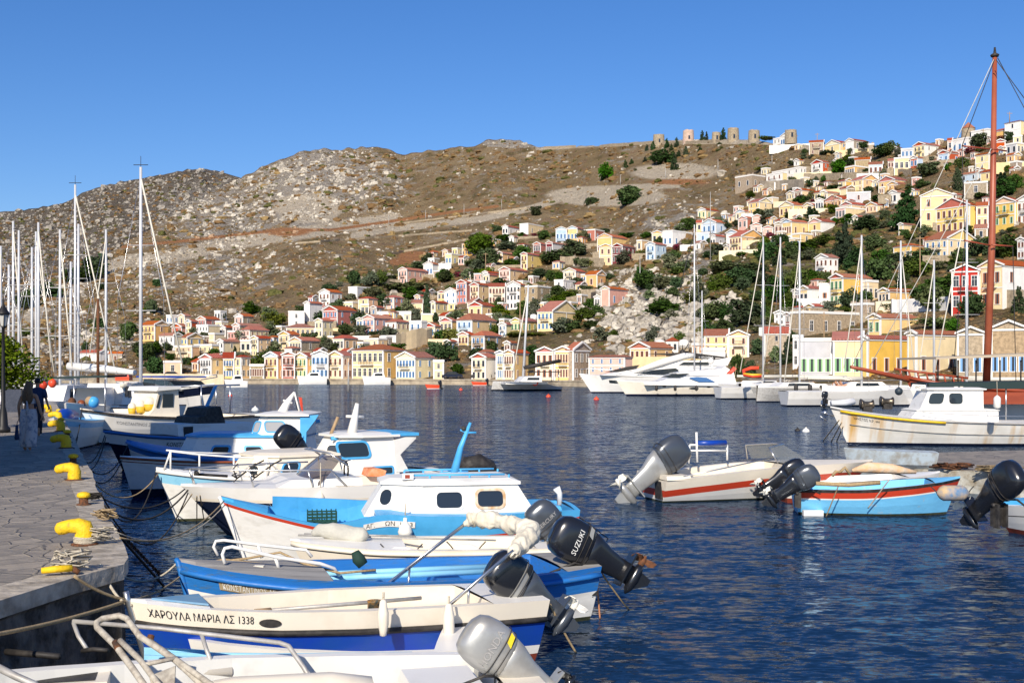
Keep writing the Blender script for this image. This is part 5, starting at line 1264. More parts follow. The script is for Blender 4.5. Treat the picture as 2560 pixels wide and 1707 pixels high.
LL = lambda px, py, Y: P(px, py, Y) - lad.location
M_LAD = mat("paint-crusted ladder metal", (.50,.46,.38), .8, metal=.1, col2=(.30,.26,.21), scale=14, bump=.004)
b = MB(); b.tube([LL(530,1730,9.4), LL(400,1625,9.8), LL(282,1607-30,10.2), LL(242,1562,10.3), LL(245,1552,10.3), LL(265,1545,10.3), LL(300,1540,10.3), LL(318,1546,10.25), LL(345,1585,10.0), LL(440,1660,9.6), LL(515,1725,9.3)], .026, M_LAD, 8)
b = MB(); b.tube([LL(370,1725,9.2), LL(330,1668,9.5), LL(290,1614,9.8), LL(243,1568,10.1), LL(241,1556,10.15), LL(256,1546,10.2), LL(298,1538,10.2), LL(318,1546,10.15), LL(350,1590,9.9), LL(440,1650,9.6), LL(520,1725,9.3)], .027, M_LAD, 8); b.build("side_rail", lad)
b = MB(); b.tube([LL(372,1600,9.9), LL(440,1648,9.6), LL(530,1712,9.25)], .024, M_LAD, 8); b.tube([LL(300,1600,9.8), LL(352,1650,9.55), LL(405,1722,9.25)], .024, M_LAD, 8); b.build("lower_rail", lad)
b = MB(); b.tube([LL(364,1660,9.5), LL(440,1644,9.6)], .018, M_LAD, 6); b.build("rung", lad)
b = MB(); b.prism([LL(372,1690,9.35), LL(438,1664,9.5), LL(436,1712,9.4), LL(385,1735,9.3)], (.0,.02,.0), M_RUST if False else M_LAD); b.build("step_plate", lad)
b = MB(); b.tube([LL(288,1604,9.82), LL(296,1622,9.75)], .03, M_RUST, 8); b.tube([LL(378,1588,9.93), LL(374,1602,9.9)], .03, M_RUST, 8); b.build("rusted_joint", lad)
# seat lockers and console of the nearest boat
b = MB(); b.tube([(L1*.42,.25,.38),(L1*.44,.25,.42),(L1*.5,.22,.44),(L1*.66,.18,.44),(L1*.72,.16,.42),(L1*.735,.16,.36)], [.05,.22,.25,.25,.22,.05], M_CRM, 14); b.build("console_moulding", t1); b = MB(); b.tube([(L1*.54,-.03,.5),(L1*.56,-.06,.51),(L1*.67,-.08,.5),(L1*.685,-.06,.49)], [.01,.055,.055,.01], M_VARN, 8); b.build("locker_opening", t1)
b = MB(); frus(b, L1*.78, L1*.92, .62, .36, L1*.79, L1*.91, .58, .58, M_WHB); b.build("stern_locker", t1)
b = MB(); b.tube([T(15,1628,10.6), T(150,1640,10.4)], .03, M_BLKR, 6); b.build("cleat", t1)
outboard(t1, T(1262,1702,10.3), 50, .82, M_EGRY, M_EGRY, M_EBLK, text="HONDA", tm=M_LETG, tsize=.115, decal=mat("yellow sticker", (.75,.55,.02), .5))
gl_ = mat("liner ridge grey", (.40,.40,.38), .6)  # ridge lines in a grey darker than the liner
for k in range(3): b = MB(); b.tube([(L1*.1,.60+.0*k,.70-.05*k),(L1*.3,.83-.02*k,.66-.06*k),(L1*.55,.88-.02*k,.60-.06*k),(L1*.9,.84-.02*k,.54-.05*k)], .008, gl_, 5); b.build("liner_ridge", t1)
b = MB(); b.box((L1*.16,.3,.60),(L1*.30,.72,.70), M_CRM); b.box((L1*.18,.36,.70),(L1*.28,.66,.705), M_BLKR); b.build("side_pocket", t1)
b = MB(); b.tube([T(205,1626,10.75), T(235,1622,10.7), T(270,1625,10.65)], .022, M_BLKR, 6); b.build("cleat", t1)
b = MB(); rg_ = random.Random(3)
for j in range(6): b.tube([Vector((L1*.46+rg_.uniform(-.2,.2)+.16*math.cos(a+j), .45+.12*math.sin(a*1.2+j), .27+.02*j+.02*math.sin(3*a))) for a in [x*.5 for x in range(13)]], .014, M_ROPEW, 5)
b.build("coiled_line", t1)
# --- A2: white hull with pale blue oars between
t2, L2 = boat("white boat carrying two pale blue oars, behind the nearest one", "rowing_boat", "boat", (333,1562), .60, (1010,1632), .50, .7, GN)
L2 = max(L2, 3.6)
h = Hull(L2, 1.5, [(0,.62),(.3,.55),(.7,.5),(1,.52)], rake=.25)
h.build(t2, [('d',0,M_WHB),('d',.1,M_PBLU),('d',.13,M_WHB),('z',.04,M_RED)], wells=[(.2,.9,.25)], capm=M_WHB, inner=M_WHB, cap=.1)
for k, (ya, yb_) in enumerate(((1640,1638),(1660,1662))):
    o_ = thing("oar", ["upper pale blue oar lying on the white boat", "lower pale blue oar lying on the white boat"][k], "oar", P(620, ya, 11.5)); q = lambda px, py: P(px, py, 11.5-.35*k) - o_.location
    b = MB(); b.box((-.05,0,0),(.1,.01,.01), M_PBLU) if False else None
    b.tube([q(430,ya-4+k*2), q(700,ya+1), q(1030,yb_)], [.03,.035,.04], M_PBLU, 8); b.build("shaft", o_)
    b = MB(); a_ = q(360,ya-7); c_ = q(520,ya-2); b.prism([a_+Vector((0,0,-.06)), c_+Vector((0,0,-.05)), c_+Vector((0,0,.05)), a_+Vector((0,0,.06))], (0,.025,0), M_PBLU); b.build("blade", o_)
# --- B1
t3, L3 = boat("open white boat with royal blue side lettered ΧΑΡΟΥΛΑ ΜΑΡΙΑ", "fishing_boat", "boat", (322,1502), .95, (1375,1503), .70, .58, GN)
h = H3 = Hull(L3, 1.42, [(0,.95),(.1,.90),(.3,.83),(.6,.78),(1,.72)], rake=.35, trans=.12)
h.build(t3, [('d',0,M_CRM),('d',.19,M_BLKR),('d',.26,M_RBLU),('d',.52,M_WHB),('z',.1,M_RED)], deck=M_WHB, wells=[(.17,.84,.34)], cap=.13, capm=M_CRM, inner=M_CRM, floorm=M_CRM, rail=(M_BLKR,.03,.22), stem=(M_STEEL,.03,.1), transom=M_WHB)
hull_text(t3, H3, "ΧΑΡΟΥΛΑ ΜΑΡΙΑ ΛΣ 1338", .115, .15, .13, M_LETK, 1.0)
hull_patch(t3, H3, 1.2, 1.42, .07, .16, M_BLKR, "port_light", ell=True)
b = MB(); b.prism([(.22,-.02,.95),(.74,-.30,.90),(.74,.30,.90)], (0,0,.02), mat('sun-faded blue panel', (.12,.28,.45), .6, col2=(.2,.33,.45), scale=4)); b.build("hatch", t3)
T = lambda px, py, Y: loc_of(t3, P(px, py, Y))
b = MB(); b.box((L3*.42,-.5,.40),(L3*.46,.5,.58), M_CRM); b.build("thwart", t3); b = MB(); b.box((L3*.63,-.5,.38),(L3*.84,.5,.55), M_CRM); b.build("stern_bench", t3)
b = MB(); b.box((L3*.48,-.4,.345),(L3*.62,.4,.36), M_NAVY); b.build("floor_locker", t3)
b = MB(); b.tube([(L3*.3,.1,.72),(L3*.72,.2,.70)], .022, M_ALU, 8); b.tube([(L3*.29,.1,.72),(L3*.33,.105,.72)], .03, M_TEAK, 8); ob = b.build("boat_hook"); ob.matrix_world = Matrix.Translation(t3.location) @ Matrix.Rotation(t3.rotation_euler.z, 4, 'Z'); tag(ob, "long boat hook with wooden grip lying in the ΧΑΡΟΥΛΑ ΜΑΡΙΑ boat", "boat hook")
can = thing("paint_can", "small open paint tin standing in the ΧΑΡΟΥΛΑ ΜΑΡΙΑ boat", "tin", P(936, 1536, 12.95)); b = MB(); b.lathe((0,0,0), [(.075,0),(.075,.14),(.08,.145),(.08,.155),(.068,.15),(.068,.05)], mat("printed tin", (.05,.06,.05), .4, col2=(.5,.25,.06), scale=12), 16); b.build("tin_body", can)
outboard(t3, T(1306,1514,13.55), 50, .92, M_EBLK, M_EDGR, M_EWHT, band=M_EGRY)
hull_x = T(1000,1500,12.9)
cf = [[T(1096,1532,12.9), T(1180,1462,13.0), T(1283,1374,13.1)], [T(1106,1528,12.95), T(1188,1458,13.05), T(1290,1372,13.15)], [T(943,1478,14.4), T(1060,1386,14.5), T(1165,1306,14.6)], [T(955,1474,14.45), T(1068,1384,14.55), T(1172,1304,14.6)], [T(1170,1510,13.0), T(1172,1465,13.03)], [T(1020,1470,14.4), T(1024,1420,14.5)]]
rail_tube(t3, cf, .014, M_STEEL, "canopy_frame")
b = MB(); pts = [(1160,1312,14.6),(1185,1296,14.6),(1225,1298,14.5),(1265,1308,14.3),(1300,1316,14.0),(1322,1328,13.8),(1318,1350,13.5),(1296,1368,13.3),(1284,1380,13.15),(1288,1392,13.1)]
rr_ = [.03,.09,.11,.10,.105,.13,.12,.09,.07,.03]; pp = []; rq = []
for i in range(len(pts)-1):
    for k in range(4):
        u = k/4; a, c = P(*pts[i]), P(*pts[i+1]); pp.append(loc_of(t3, a.lerp(c, u))); rq.append(lerp(rr_[i], rr_[i+1], u)*rb.uniform(.82,1.15))
b.tube(pp, rq, M_CANV, 12); crumple(b.build("folded_canopy", t3), .035, 9)
# --- B2
t4, L4 = boat("worn blue and white fishing boat with nameplate ΚΩΝΣΤΑΝΤΙΝΟΣ ΛΣ 1329", "fishing_boat", "boat", (447,1402), .97, (1506,1415), .74, .66, GN)
H4 = Hull(L4, 1.95, [(0,.97),(.08,.90),(.25,.80),(.5,.72),(.8,.70),(1,.74)], rake=.3, plan=[(0,.03),(.05,.26),(.12,.5),(.25,.78),(.45,1),(.7,.98),(.88,.84),(1,.66)])
H4.build(t4, [('d',0,M_BLU),('d',.33,M_WPNT),('z',.06,M_GREN)], deck=M_WOODG, wells=[(.33,.9,.38)], cap=.12, capm=M_BLU, inner=M_BLU, floorm=M_PBLU, rail=(M_BLU,.035,.12), stem=(M_BLU,.035,.02), transom=M_WPNT)
pl = hull_patch(t4, H4, .42, 1.26, .15, .25, mat("brass-beige plate", (.33,.26,.15), .5, col2=(.4,.33,.22), scale=9), "nameplate", .012)
vs, fs = text_verts("ΚΩΝΣΤΑΝΤΙΝΟΣ ΛΣ 1329", .1); k = .76/max(v.x for v in vs); b = MB(); b.add([H4.surf(.46+v.x*k, .235-v.y, -1, .018) for v in vs], fs, M_LETW); b.build("lettering", pl)
T = lambda px, py, Y: loc_of(t4, P(px, py, Y))
rail_tube(t4, [[T(562,1408,14.5), T(556,1385,14.5), T(562,1370,14.5), T(580,1366,14.5), T(690,1392,14.7), T(800,1408,14.9), T(835,1420,15), T(848,1438,15.1)], [T(545,1388,15.9), T(534,1366,15.9), T(540,1352,15.9), T(560,1350,15.9), T(650,1362,16), T(765,1374,16.1), T(780,1392,16.1)],
    [T(688,1392,14.7), T(700,1428,14.8)], [T(645,1362,16), T(655,1394,16)]], .022, M_WTUBE, "bow_rail")
b = MB(); b.box((L4*.36,-.66,.4),(L4*.41,.66,.56), M_PBLU); b.box((L4*.62,-.7,.4),(L4*.68,.7,.56), M_BLU); b.build("thwart", t4)
for k, (y_, z_) in enumerate(((.35,.66),(.12,.64))):
    o_ = thing("oar", ["farther light blue oar lying along the worn blue boat", "nearer light blue oar lying along the worn blue boat"][k], "oar", wp(t4, (L4*.34, y_, z_)), t4.rotation_euler.z)
    b = MB(); b.tube([(0,0,0),(L4*.42,0,-.02)], [.035,.04], M_PBLU, 8); b.build("shaft", o_); b = MB(); b.prism([(-.5,-.06,-.01),(.02,-.04,-.01),(.02,.04,-.01),(-.5,.06,-.01)], (0,0,.03), M_PBLU); b.build("blade", o_)
outboard(t4, T(1475,1420,15.7), 58, 1.05, M_EBLK, M_EBLK, M_RUST, decal=M_EGRY, text="SUZUKI", tm=M_LETW, tsize=.095)
for p_, lb in (((902,1402,15.2),"dark green foam bumper standing in the worn blue boat"),):
    b = MB(); b.tube([P(888,1378,15.2), P(896,1396,15.2), P(908,1412,15.2)], [.05,.085,.07], mat("dark green foam", (.012,.04,.03), .8), 12); tag(b.build("bumper"), lb, "bumper")
b = MB(); b.box((-.06,-.05,0),(.06,.05,.07), M_CRM); ob = b.build("small_float"); ob.location = P(648,1427,14.7); tag(ob, "small pale float on the worn blue boat's foredeck", "float")
for k, (pts) in enumerate((((560,1402,15),(620,1395,15.2),(700,1380,15.3),(760,1408,15.1),(850,1432,15.0),(940,1424,15.1)),((500,1410,14.8),(560,1398,15),(680,1412,15),(780,1432,14.95)))):
    b = MB(); b.tube([P(*p) for p in pts], .016, M_ROPE, 6); tag(b.build("mooring_rope"), ["long tan rope lying across the worn blue boat's foredeck","shorter tan rope under the worn blue boat's rail"][k], "rope")
fender(P(958,1545,12.15), "white fender hanging amidships on the ΧΑΡΟΥΛΑ ΜΑΡΙΑ boat", M_CRM, r=.055, h=.28, rope=.12); fender(P(1122,1558,12.5), "white fender hanging near the stern of the ΧΑΡΟΥΛΑ ΜΑΡΙΑ boat", M_CRM, r=.06, h=.32, rope=.12)
# --- B3
t5, L5 = boat("white skiff lettered ΝΙΚΗΤΑΣ with a rolled grey cover on its bow", "motor_boat", "boat", (725,1350), .74, (1405,1368), .62, .62, GN)
H5 = Hull(L5, 1.6, [(0,.74),(.3,.66),(1,.62)], rake=.5)
H5.build(t5, [('d',0,M_CRM),('d',.09,M_BLKR),('d',.105,M_CRM),('z',.08,M_CRM)], deck=M_WHB, wells=[(.42,.9,.3)], cap=.16, capm=M_CRM, inner=M_CRM, rail=(M_CRM,.028,.06))
hull_text(t5, H5, "ΝΙΚΗΤΑΣ ΣΣ 262", .12, .85, .3, M_LETK, .78)
T = lambda px, py, Y: loc_of(t5, P(px, py, Y))
b = MB(); b.tube([T(780,1334,18.1), T(800,1326,18.1), T(830,1326,18.1), T(870,1334,18.1), T(905,1338,18.1), T(920,1342,18.1)], [.03,.09,.13,.14,.12,.03], M_GCAN, 14); crumple(b.build("rolled_cover", t5), .03, 5)
rail_tube(t5, [[T(745,1337,18.2), T(1000,1344,18.3), T(1240,1350,18.4)], [T(760,1334,18.4), T(1040,1340,18.5)]], .015, M_ALU, "mast_poles")
outboard(t5, T(1372,1362,18.4), 35, .95, M_EDGR, M_EDGR, M_EBLK, text="MERCURY", tm=M_LETG, tsize=.09)
fender(P(1003,1380,17.6), "white cylindrical fender lying along the ΝΙΚΗΤΑΣ skiff", horiz=True, r=.085, h=.34)
fender(P(1165,1374,17.7), "second white fender along the ΝΙΚΗΤΑΣ skiff, beside the canopy poles", horiz=True, r=.085, h=.3)
# --- B4
t6, L6 = boat("sky blue and white cabin boat with red stripe, plate ΩΝ.1013 and blue mast", "cabin_boat", "boat", (552,1245), 1.16, (1446,1272), .93, .62, GN)
RL = [(0,1.10),(.12,.93),(.3,.70),(.45,.58),(.6,.53),(.8,.60),(1,.82)]; RL2 = [(a, c-.055) for a, c in RL]
H6 = Hull(L6, 2.15, [(0,1.16),(.1,1.0),(.2,.86),(.3,.765),(.345,.76),(.40,1.0),(.5,.93),(.7,.9),(.85,.93),(1,.93)], rake=.55, plan=[(0,.0),(.04,.2),(.12,.47),(.22,.7),(.36,.9),(.52,1),(.72,.98),(.88,.86),(1,.7)])
H6.build(t6, [('d',0,M_SKY),('f',RL,M_REDS),('f',RL2,M_WPNT),('z',.04,M_GREN)], deck=M_SKY, wells=[(.13,.42,.56),(.86,.985,.66)], cap=.1, capm=M_SKY, inner=M_SKY, floorm=M_SKY, stem=(M_WPNT,.035,.03), transom=M_WPNT)
pl = hull_patch(t6, H6, 2.28, 3.1, .1, .2, M_WHB, "nameplate", .012)
for s_, d_, w_ in (("ΑΓ.", 2.32, .14), ("ΩΝ .1013", 2.62, .44)):
    vs, fs = text_verts(s_, .1); k = w_/max(v.x for v in vs); b = MB(); b.add([H6.surf(d_+v.x*k, .182-v.y, -1, .016) for v in vs], fs, M_LETK); b.build("lettering", pl)
def cabin(parent, x0, x1, wf, w_, z0, z1, top_in=.1, ch=.5, back_slope=.25, front_slope=.3, roofm=None, wallm_=None, over=.05, rth=.05):
    """cabin with chamfered front corners; returns side quad and chamfer quad of the near side"""
    ring0 = [(x0,-wf,z0),(x0+ch,-w_,z0),(x1,-w_,z0),(x1,w_,z0),(x0+ch,w_,z0),(x0,wf,z0)]
    X0 = x0+front_slope; X1 = x1-back_slope; W1 = w_-top_in; F1 = wf-top_in*.5
    ring1 = [(X0,-F1,z1),(X0+ch*.85,-W1,z1),(X1,-W1,z1),(X1,W1,z1),(X0+ch*.85,W1,z1),(X0,F1,z1)]
    b = MB(); b.add(ring0+ring1, [(i,(i+1)%6,(i+1)%6+6,i+6) for i in range(6)]+[tuple(range(6,12))], wallm_ or M_WPNT); b.build("cabin_wall", parent)
    b = MB(); cx = (X0+X1)/2; o_ = over
    rg_ = lambda z, e: [(cx+(p[0]-cx)*(1+e/(X1-X0)*2), p[1]*(1+e/W1), z) for p in ring1]
    c1 = rg_(z1, o_); c2 = rg_(z1+rth, o_); c3 = rg_(z1+rth+.05, -.12)
    b.loft([c1, c2, c3], roofm or M_WPNT, True, False); b.build("cabin_roof", parent)
    return (ring0[1], ring0[2], ring1[2], ring1[1]), (ring0[0], ring0[1], ring1[1], ring1[0])
T = lambda px, py, Y: loc_of(t6, P(px, py, Y))
xa = T(905,1280,20.3).x; xb = T(1330,1280,20.3).x
sq, cq = cabin(t6, xa, xb, .42, .86, .86, 1.38, .14, .75, .32, .32, roofm=M_WPNT)
pane_on(t6, sq, .62, .29, .42, .26, M_WPNT, fw=.04); pane_on(t6, sq, 1.3, .30, .42, .26, mat("rust-stained frame", (.62,.55,.42), .7, col2=(.45,.25,.1), scale=6), fw=.045)
pane_on(t6, cq, .34, .34, .2, .27, M_WPNT, fw=.035, r=.5)
for sg in (-1,1): rail_tube(t6, [[(xa+.75, sg*.5, 1.53),(xb-.5, sg*.56, 1.53)]]+[[(xa+.75+k*.33, sg*(.51+.01*k), 1.46),(xa+.75+k*.33, sg*(.51+.01*k), 1.53)] for k in range(6)], .018, M_SKY, "roof_rail")
b = MB(); mb0 = T(1135,1182,21.0); mb1 = T(1176,1056,21.0); b.tube([mb0, mb0.lerp(mb1,.5)+Vector((-.03,0,0)), mb1], [.075,.05,.025], M_SKY, 10); b.tube([mb0.lerp(mb1,.8)+Vector((-.12,0,.05)), mb0.lerp(mb1,.8), mb0.lerp(mb1,.8)+Vector((.16,0,.0))], .02, M_SKY, 6); b.tube([mb0+Vector((-.25,0,-.02)), mb0+Vector((.25,0,-.01))], .05, M_SKY, 8); b.build("mast", t6)
b = MB(); b.ball(mb0.lerp(mb1,.8)+Vector((-.06,0,.07)), .05, M_BLKR); b.build("mast_lamp", t6)
b = MB(); b.box((xa+.62,-.6,1.47),(xa+.8,-.5,1.57), M_WPNT); b.box((xa+.66,-.605,1.49),(xa+.74,-.6,1.55), M_RED); b.build("side_light", t6)
b = MB(); us_ = [.14+.29*i/8 for i in range(9)]; lo = [H6.pt(u, H6.zs(u), 1) for u in us_]
b.loft([[p, p+Vector((0,0,max(.02,1.12-p.z-.02*i))), p+Vector((0,-.07,max(.02,1.12-p.z-.02*i))), p+Vector((0,-.07,0))] for i, p in enumerate(lo)], M_SKY, True, False); b.build("bulwark", t6)
b = MB(); frus(b, L6*.8, L6*.96, .6, .8, L6*.81, L6*.95, .56, .98, M_SKY); b.build("stern_locker", t6)
b = MB(); b.tube([(L6*.98,.3,.9),(L6*.98,.3,1.1),(L6*.97,.3,1.2)], [.05,.05,.07], M_WPNT, 8); b.build("stern_post", t6)
crate = thing("fish_crate", "dark green plastic crate in the bow well of the sky blue cabin boat", "crate", wp(t6, (L6*.28, .25, .66)), t6.rotation_euler.z); Mg = mat("green plastic", (.01,.06,.045), .5)
b = MB(); b.box((-.25,-.18,0),(.25,.18,.02), Mg)
for sy in (-.18,.17): 
    for k in range(4): b.box((-.25,sy,.02+k*.055),(.25,sy+.01,.05+k*.055), Mg)
    for k in range(7): b.box((-.25+k*.08,sy,.02),(-.23+k*.08,sy+.012,.24), Mg)
for sx in (-.25,.24):
    for k in range(4): b.box((sx,-.18,.02+k*.055),(sx+.01,.18,.05+k*.055), Mg)
b.build("basket", crate)
fd = thing("fender", "white bottle-shaped fender hanging on the sky blue boat's side", "fender", P(1013,1325,19.25)); b = MB(); b.lathe((0,0,0), [(.02,-.12),(.1,-.1),(.12,-.02),(.08,.08),(.03,.14),(.03,.2)], M_WHB, 14); b.build("body", fd); b = MB(); b.tube([(0,0,.2),(0,.02,.42)], .012, M_ROPEW, 5); b.build("lanyard", fd)
# --- B5
t7, L7 = boat("white-decked motorboat with navy hull lettered ΕΛΕΥΘΕΡΙΑ ΤΣ 41", "motor_boat", "boat", (452,1214), 1.0, (1150,1200), 1.0, .9, GN)
H7 = Hull(L7, 2.3, [(0,1.0),(.2,.98),(.5,.97),(1,1.0)], rake=1.1, flare=(.42,.26))
H7.build(t7, [('d',0,M_WHB),('d',.24,M_CRM),('d',.30,M_NAVY),('z',.08,M_NAVY)], deck=M_WHB, wells=[(.52,.95,.55)], cap=.22, capm=M_CRM, inner=M_CRM)
hull_text(t7, H7, "ΕΛΕΥΘΕΡΙΑ ΤΣ 41", .12, .62, .47, M_LETW, .9)
T = lambda px, py, Y: loc_of(t7, P(px, py, Y))
b = MB(); xw = T(705,1160,24.3).x; rings = []
for i in range(9):
    u = i/8; z = .98+.56*u; w_ = .95*(1-.35*u**2); rings.append([Vector((xw+.0+1.05*u*.55+(1-abs(math.cos(a)))*0+ -.35*(1-u*.3)*math.sin(a)*1.0+.5, w_*math.cos(a), z)) for a in [math.pi*k/14 for k in range(15)]])
b.loft(rings, M_SCRN, False, True, False); b.build("windscreen", t7)
frus_b = MB(); frus(frus_b, xw-.3, xw+1.4, .95, .98, xw, xw+1.4, .9, 1.12, M_WHB); frus_b.build("console", t7)
rail_tube(t7, [[(xw+.5+.62,-.95,1.35),(xw+.75,-.9,1.62),(xw+.45,0,1.66),(xw+.75,.9,1.62),(xw+1.12,.95,1.35)]], .02, M_STEEL, "screen_frame")
rl = [H7.pt(u, H7.zs(u), -1)+Vector((0,.08,.34)) for u in (.03,.12,.22,.32,.42,.5)]; rl2 = [Vector((p.x,-p.y,p.z)) for p in rl]
rail_tube(t7, [[Vector((.05,0,1.32))]+rl+[H7.pt(.56, H7.zs(.56))+Vector((0,.08,0))], [Vector((.05,0,1.32))]+rl2]+[[p, p-Vector((-.1,0,.34))] for p in rl[::2]+rl2[::2]], .017, M_STEEL, "bow_rail")
b = MB(); b.tube([(.25,0,1.22),(.9,0,1.16)], .03, M_BLKR, 6); b.tube([(.3,-.15,1.25),(.3,.15,1.25)], .035, M_BLKR, 6); b.build("anchor_roller", t7)
b = MB()
for gx, gz in ((1.1,1.1),(1.45,1.1)):
    b.tube([(gx,.1,gz),(gx+.35,-.05,gz+.28),(gx+.5,-.1,gz+.36)], .018, M_BLKR, 6)
    for a in range(4): b.tube([(gx,.1,gz),(gx-.08,.1+.14*math.cos(a*1.57),gz+.05+.14*math.sin(a*1.57)),(gx+.02,.1+.2*math.cos(a*1.57),gz+.09+.2*math.sin(a*1.57))], .014, M_BLKR, 5)
b.build("grapnel_anchor", t7)
b = MB(); b.tube([T(1140,1186,25.5), T(1170,1168,25.5), T(1195,1162,25.6), T(1225,1172,25.7), T(1245,1184,25.7)], [.05,.22,.26,.2,.04], M_BLKR, 12); crumple(b.build("covered_engine", t7), .02, 4)
b = MB(); b.tube([(xw+1.25,-.2+.17*math.cos(a),1.22+.17*math.sin(a)) for a in [k*.524 for k in range(12)]], .02, M_BLKR, 6, closed=True); b.build("steering_wheel", t7)
fender(P(801,1247,23.4), "cream fender hanging on the navy hull beside the smoky windscreen", m=M_CRM, r=.085, h=.2, rope=.6)
b = MB(); b.prism([loc_of(t7,P(918,1190,25.6)), loc_of(t7,P(962,1190,25.6)), loc_of(t7,P(966,1176,25.6)), loc_of(t7,P(950,1171,25.6)), loc_of(t7,P(924,1172,25.6))], (0,.5,0), mat("orange buoyancy cushion", (.75,.2,.06), .6, col2=(.75,.35,.2), scale=8)); ob = b.build("life_cushion", None); ob.matrix_world = Matrix.Translation(t7.location) @ Matrix.Rotation(t7.rotation_euler.z, 4, 'Z'); tag(ob, "orange cushion on the aft deck left of the sky blue boat's cabin", "cushion")
# --- B6 pilothouse boat
t8, L8 = boat("white pilothouse boat with sky blue window frames and tapered white mast", "cabin_boat", "boat", (390,1172), 1.15, (1120,1178), .85, .8, GN)
H8 = Hull(L8, 2.3, [(0,1.15),(.15,1.0),(.5,.85),(1,.85)], rake=.55)
H8.build(t8, [('d',0,M_WHB),('d',.08,M_PBLU),('d',.3,M_WPNT),('z',.06,M_GREN)], deck=M_WHB, wells=[(.74,.96,.5)], cap=.15, capm=M_WHB, inner=M_WHB, rail=(M_WHB,.035,.05))
T = lambda px, py, Y: loc_of(t8, P(px, py, Y))
xa = T(560,1160,27).x; xb = T(790,1160,27.5).x; xc_ = T(985,1160,28).x
sq, cq = cabin(t8, xa, xb+.3, .5, .9, .85, 1.34, .1, .5, .1, .35, wallm_=M_CRM, roofm=M_CRM)
pane_on(t8, sq, .5, .24, .34, .26, M_SKY, skew=.4, fw=.04); pane_on(t8, cq, .25, .24, .2, .2, M_CRM)
sq, cq = cabin(t8, xb-.1, xc_, .55, .85, .85, 1.72, .1, .45, .12, .55, wallm_=M_WHB, roofm=M_WHB, over=.12)
pane_on(t8, sq, .25, .6, .72, .32, M_SKY, skew=-.25, fw=.05); pane_on(t8, cq, .3, .6, .4, .3, M_CRM, M_GLASS); pane_on(t8, sq, .95, .1, .5, .14, M_SKY, fw=.04)
b = MB(); pts_ = [(xc_-.14,-.83,1.64),(xc_+.45,-.8,1.76),(xc_+.45,-.8,1.66),(xc_+.02,-.84,1.3),(xc_+.25,-.84,.9),(xc_-.1,-.86,.9)]
b.prism(pts_, (0,.06,0), M_WHB); b.prism([(p[0],-p[1]-.06,p[2]) for p in pts_], (0,.06,0), M_WHB); b.box((xc_-.2,-.85,1.73),(xc_+.5,.85,1.80), M_SKY); b.build("roof_overhang", t8)
b = MB(); m0, m1 = T(878,1092,27.7), T(893,1008,27.7); b.tube([m0, m1], [.13,.045], M_WHB, 10); b.tube([m0.lerp(m1,.62)+Vector((-.22,0,0)), m0.lerp(m1,.62)+Vector((.22,0,-.02))], .035, M_WHB, 6); b.tube([m0+Vector((-.5,0,-.02)), m0+Vector((.6,0,-.02))], .05, M_SKY, 6); b.build("mast", t8)
b = MB(); b.tube([T(825,1090,27.8), T(845,1042,27.8)], .04, M_TEAK, 8); b.build("exhaust_pipe", t8)
rl = [H8.pt(u, H8.zs(u), -1)+Vector((0,.08,.42)) for u in (.04,.12,.22,.32)]
rail_tube(t8, [[H8.pt(.02,H8.zs(.02))+Vector((0,0,0)), rl[0]]+rl+[H8.pt(.38,H8.zs(.38))+Vector((0,.08,0))], [Vector((p.x,-p.y,p.z)) for p in rl]]+[[p, p-Vector((0,0,.42))] for p in rl], .02, M_WTUBE, "bow_rail")
# --- B8 small white bow between
t9, L9 = boat("low white boat with a thin brown line, bow half in the shade", "fishing_boat", "boat", (300,1142), 1.05, (860,1146), .8, .7, GN)
H9 = Hull(L9, 1.8, [(0,1.05),(.3,.9),(1,.8)], rake=.4); H9.build(t9, [('d',0,M_WPNT),('d',.1,M_VARN),('d',.125,M_WPNT),('z',.22,M_NAVY)], wells=[(.3,.9,.45)], capm=M_WPNT, inner=M_WPNT, rail=(M_VARN,.03,.02))
outboard(t9, loc_of(t9, P(735,1140,29.3)), 45, 1.1, M_EBLK, M_EBLK)
# --- B7 two-level cabin
t10, L10 = boat("blue-decked boat with long white cabin and raised wheelhouse framed in sky blue", "cabin_boat", "boat", (316,1102), 1.3, (800,1150), .85, .8, GN)
H10 = Hull(L10, 2.3, [(0,1.3),(.15,1.12),(.4,.95),(1,.85)], rake=.5, plan=PLAN_DBL)
H10.build(t10, [('d',0,M_BLU),('d',.22,M_WPNT),('z',.35,M_WPNT),('z',.06,M_GREN)], deck=M_BLU, wells=[(.8,.95,.5)], cap=.12, capm=M_BLU, inner=M_BLU, rail=(M_BLU,.04,.04))
T = lambda px, py, Y: loc_of(t10, P(px, py, Y))
xa = T(455,1110,33).x; xb = T(700,1110,33).x; xc_ = T(775,1110,33).x
sq, cq = cabin(t10, xa, xc_+.1, .5, .95, .85, 1.45, .14, .5, .1, .3, wallm_=M_WPNT, roofm=M_SKY)
pane_on(t10, sq, .85, .26, .42, .2, M_SKY, skew=.25, fw=.05); pane_on(t10, sq, 1.75, .26, .42, .2, M_SKY, skew=-.25, fw=.05)
xd = T(640,1080,33).x
sq, cq = cabin(t10, xd, xc_+.05, .5, .8, 1.46, 2.02, .06, .35, .0, .3, wallm_=M_WPNT, roofm=M_WHB, over=.15)
pane_on(t10, cq, .2, .27, .26, .28, M_SKY, mat("light cabin glass", (.35,.36,.38), .2)); pane_on(t10, sq, .4, .28, .5, .25, M_SKY, mat("light cabin glass", (.35,.36,.38), .2), skew=-.15)
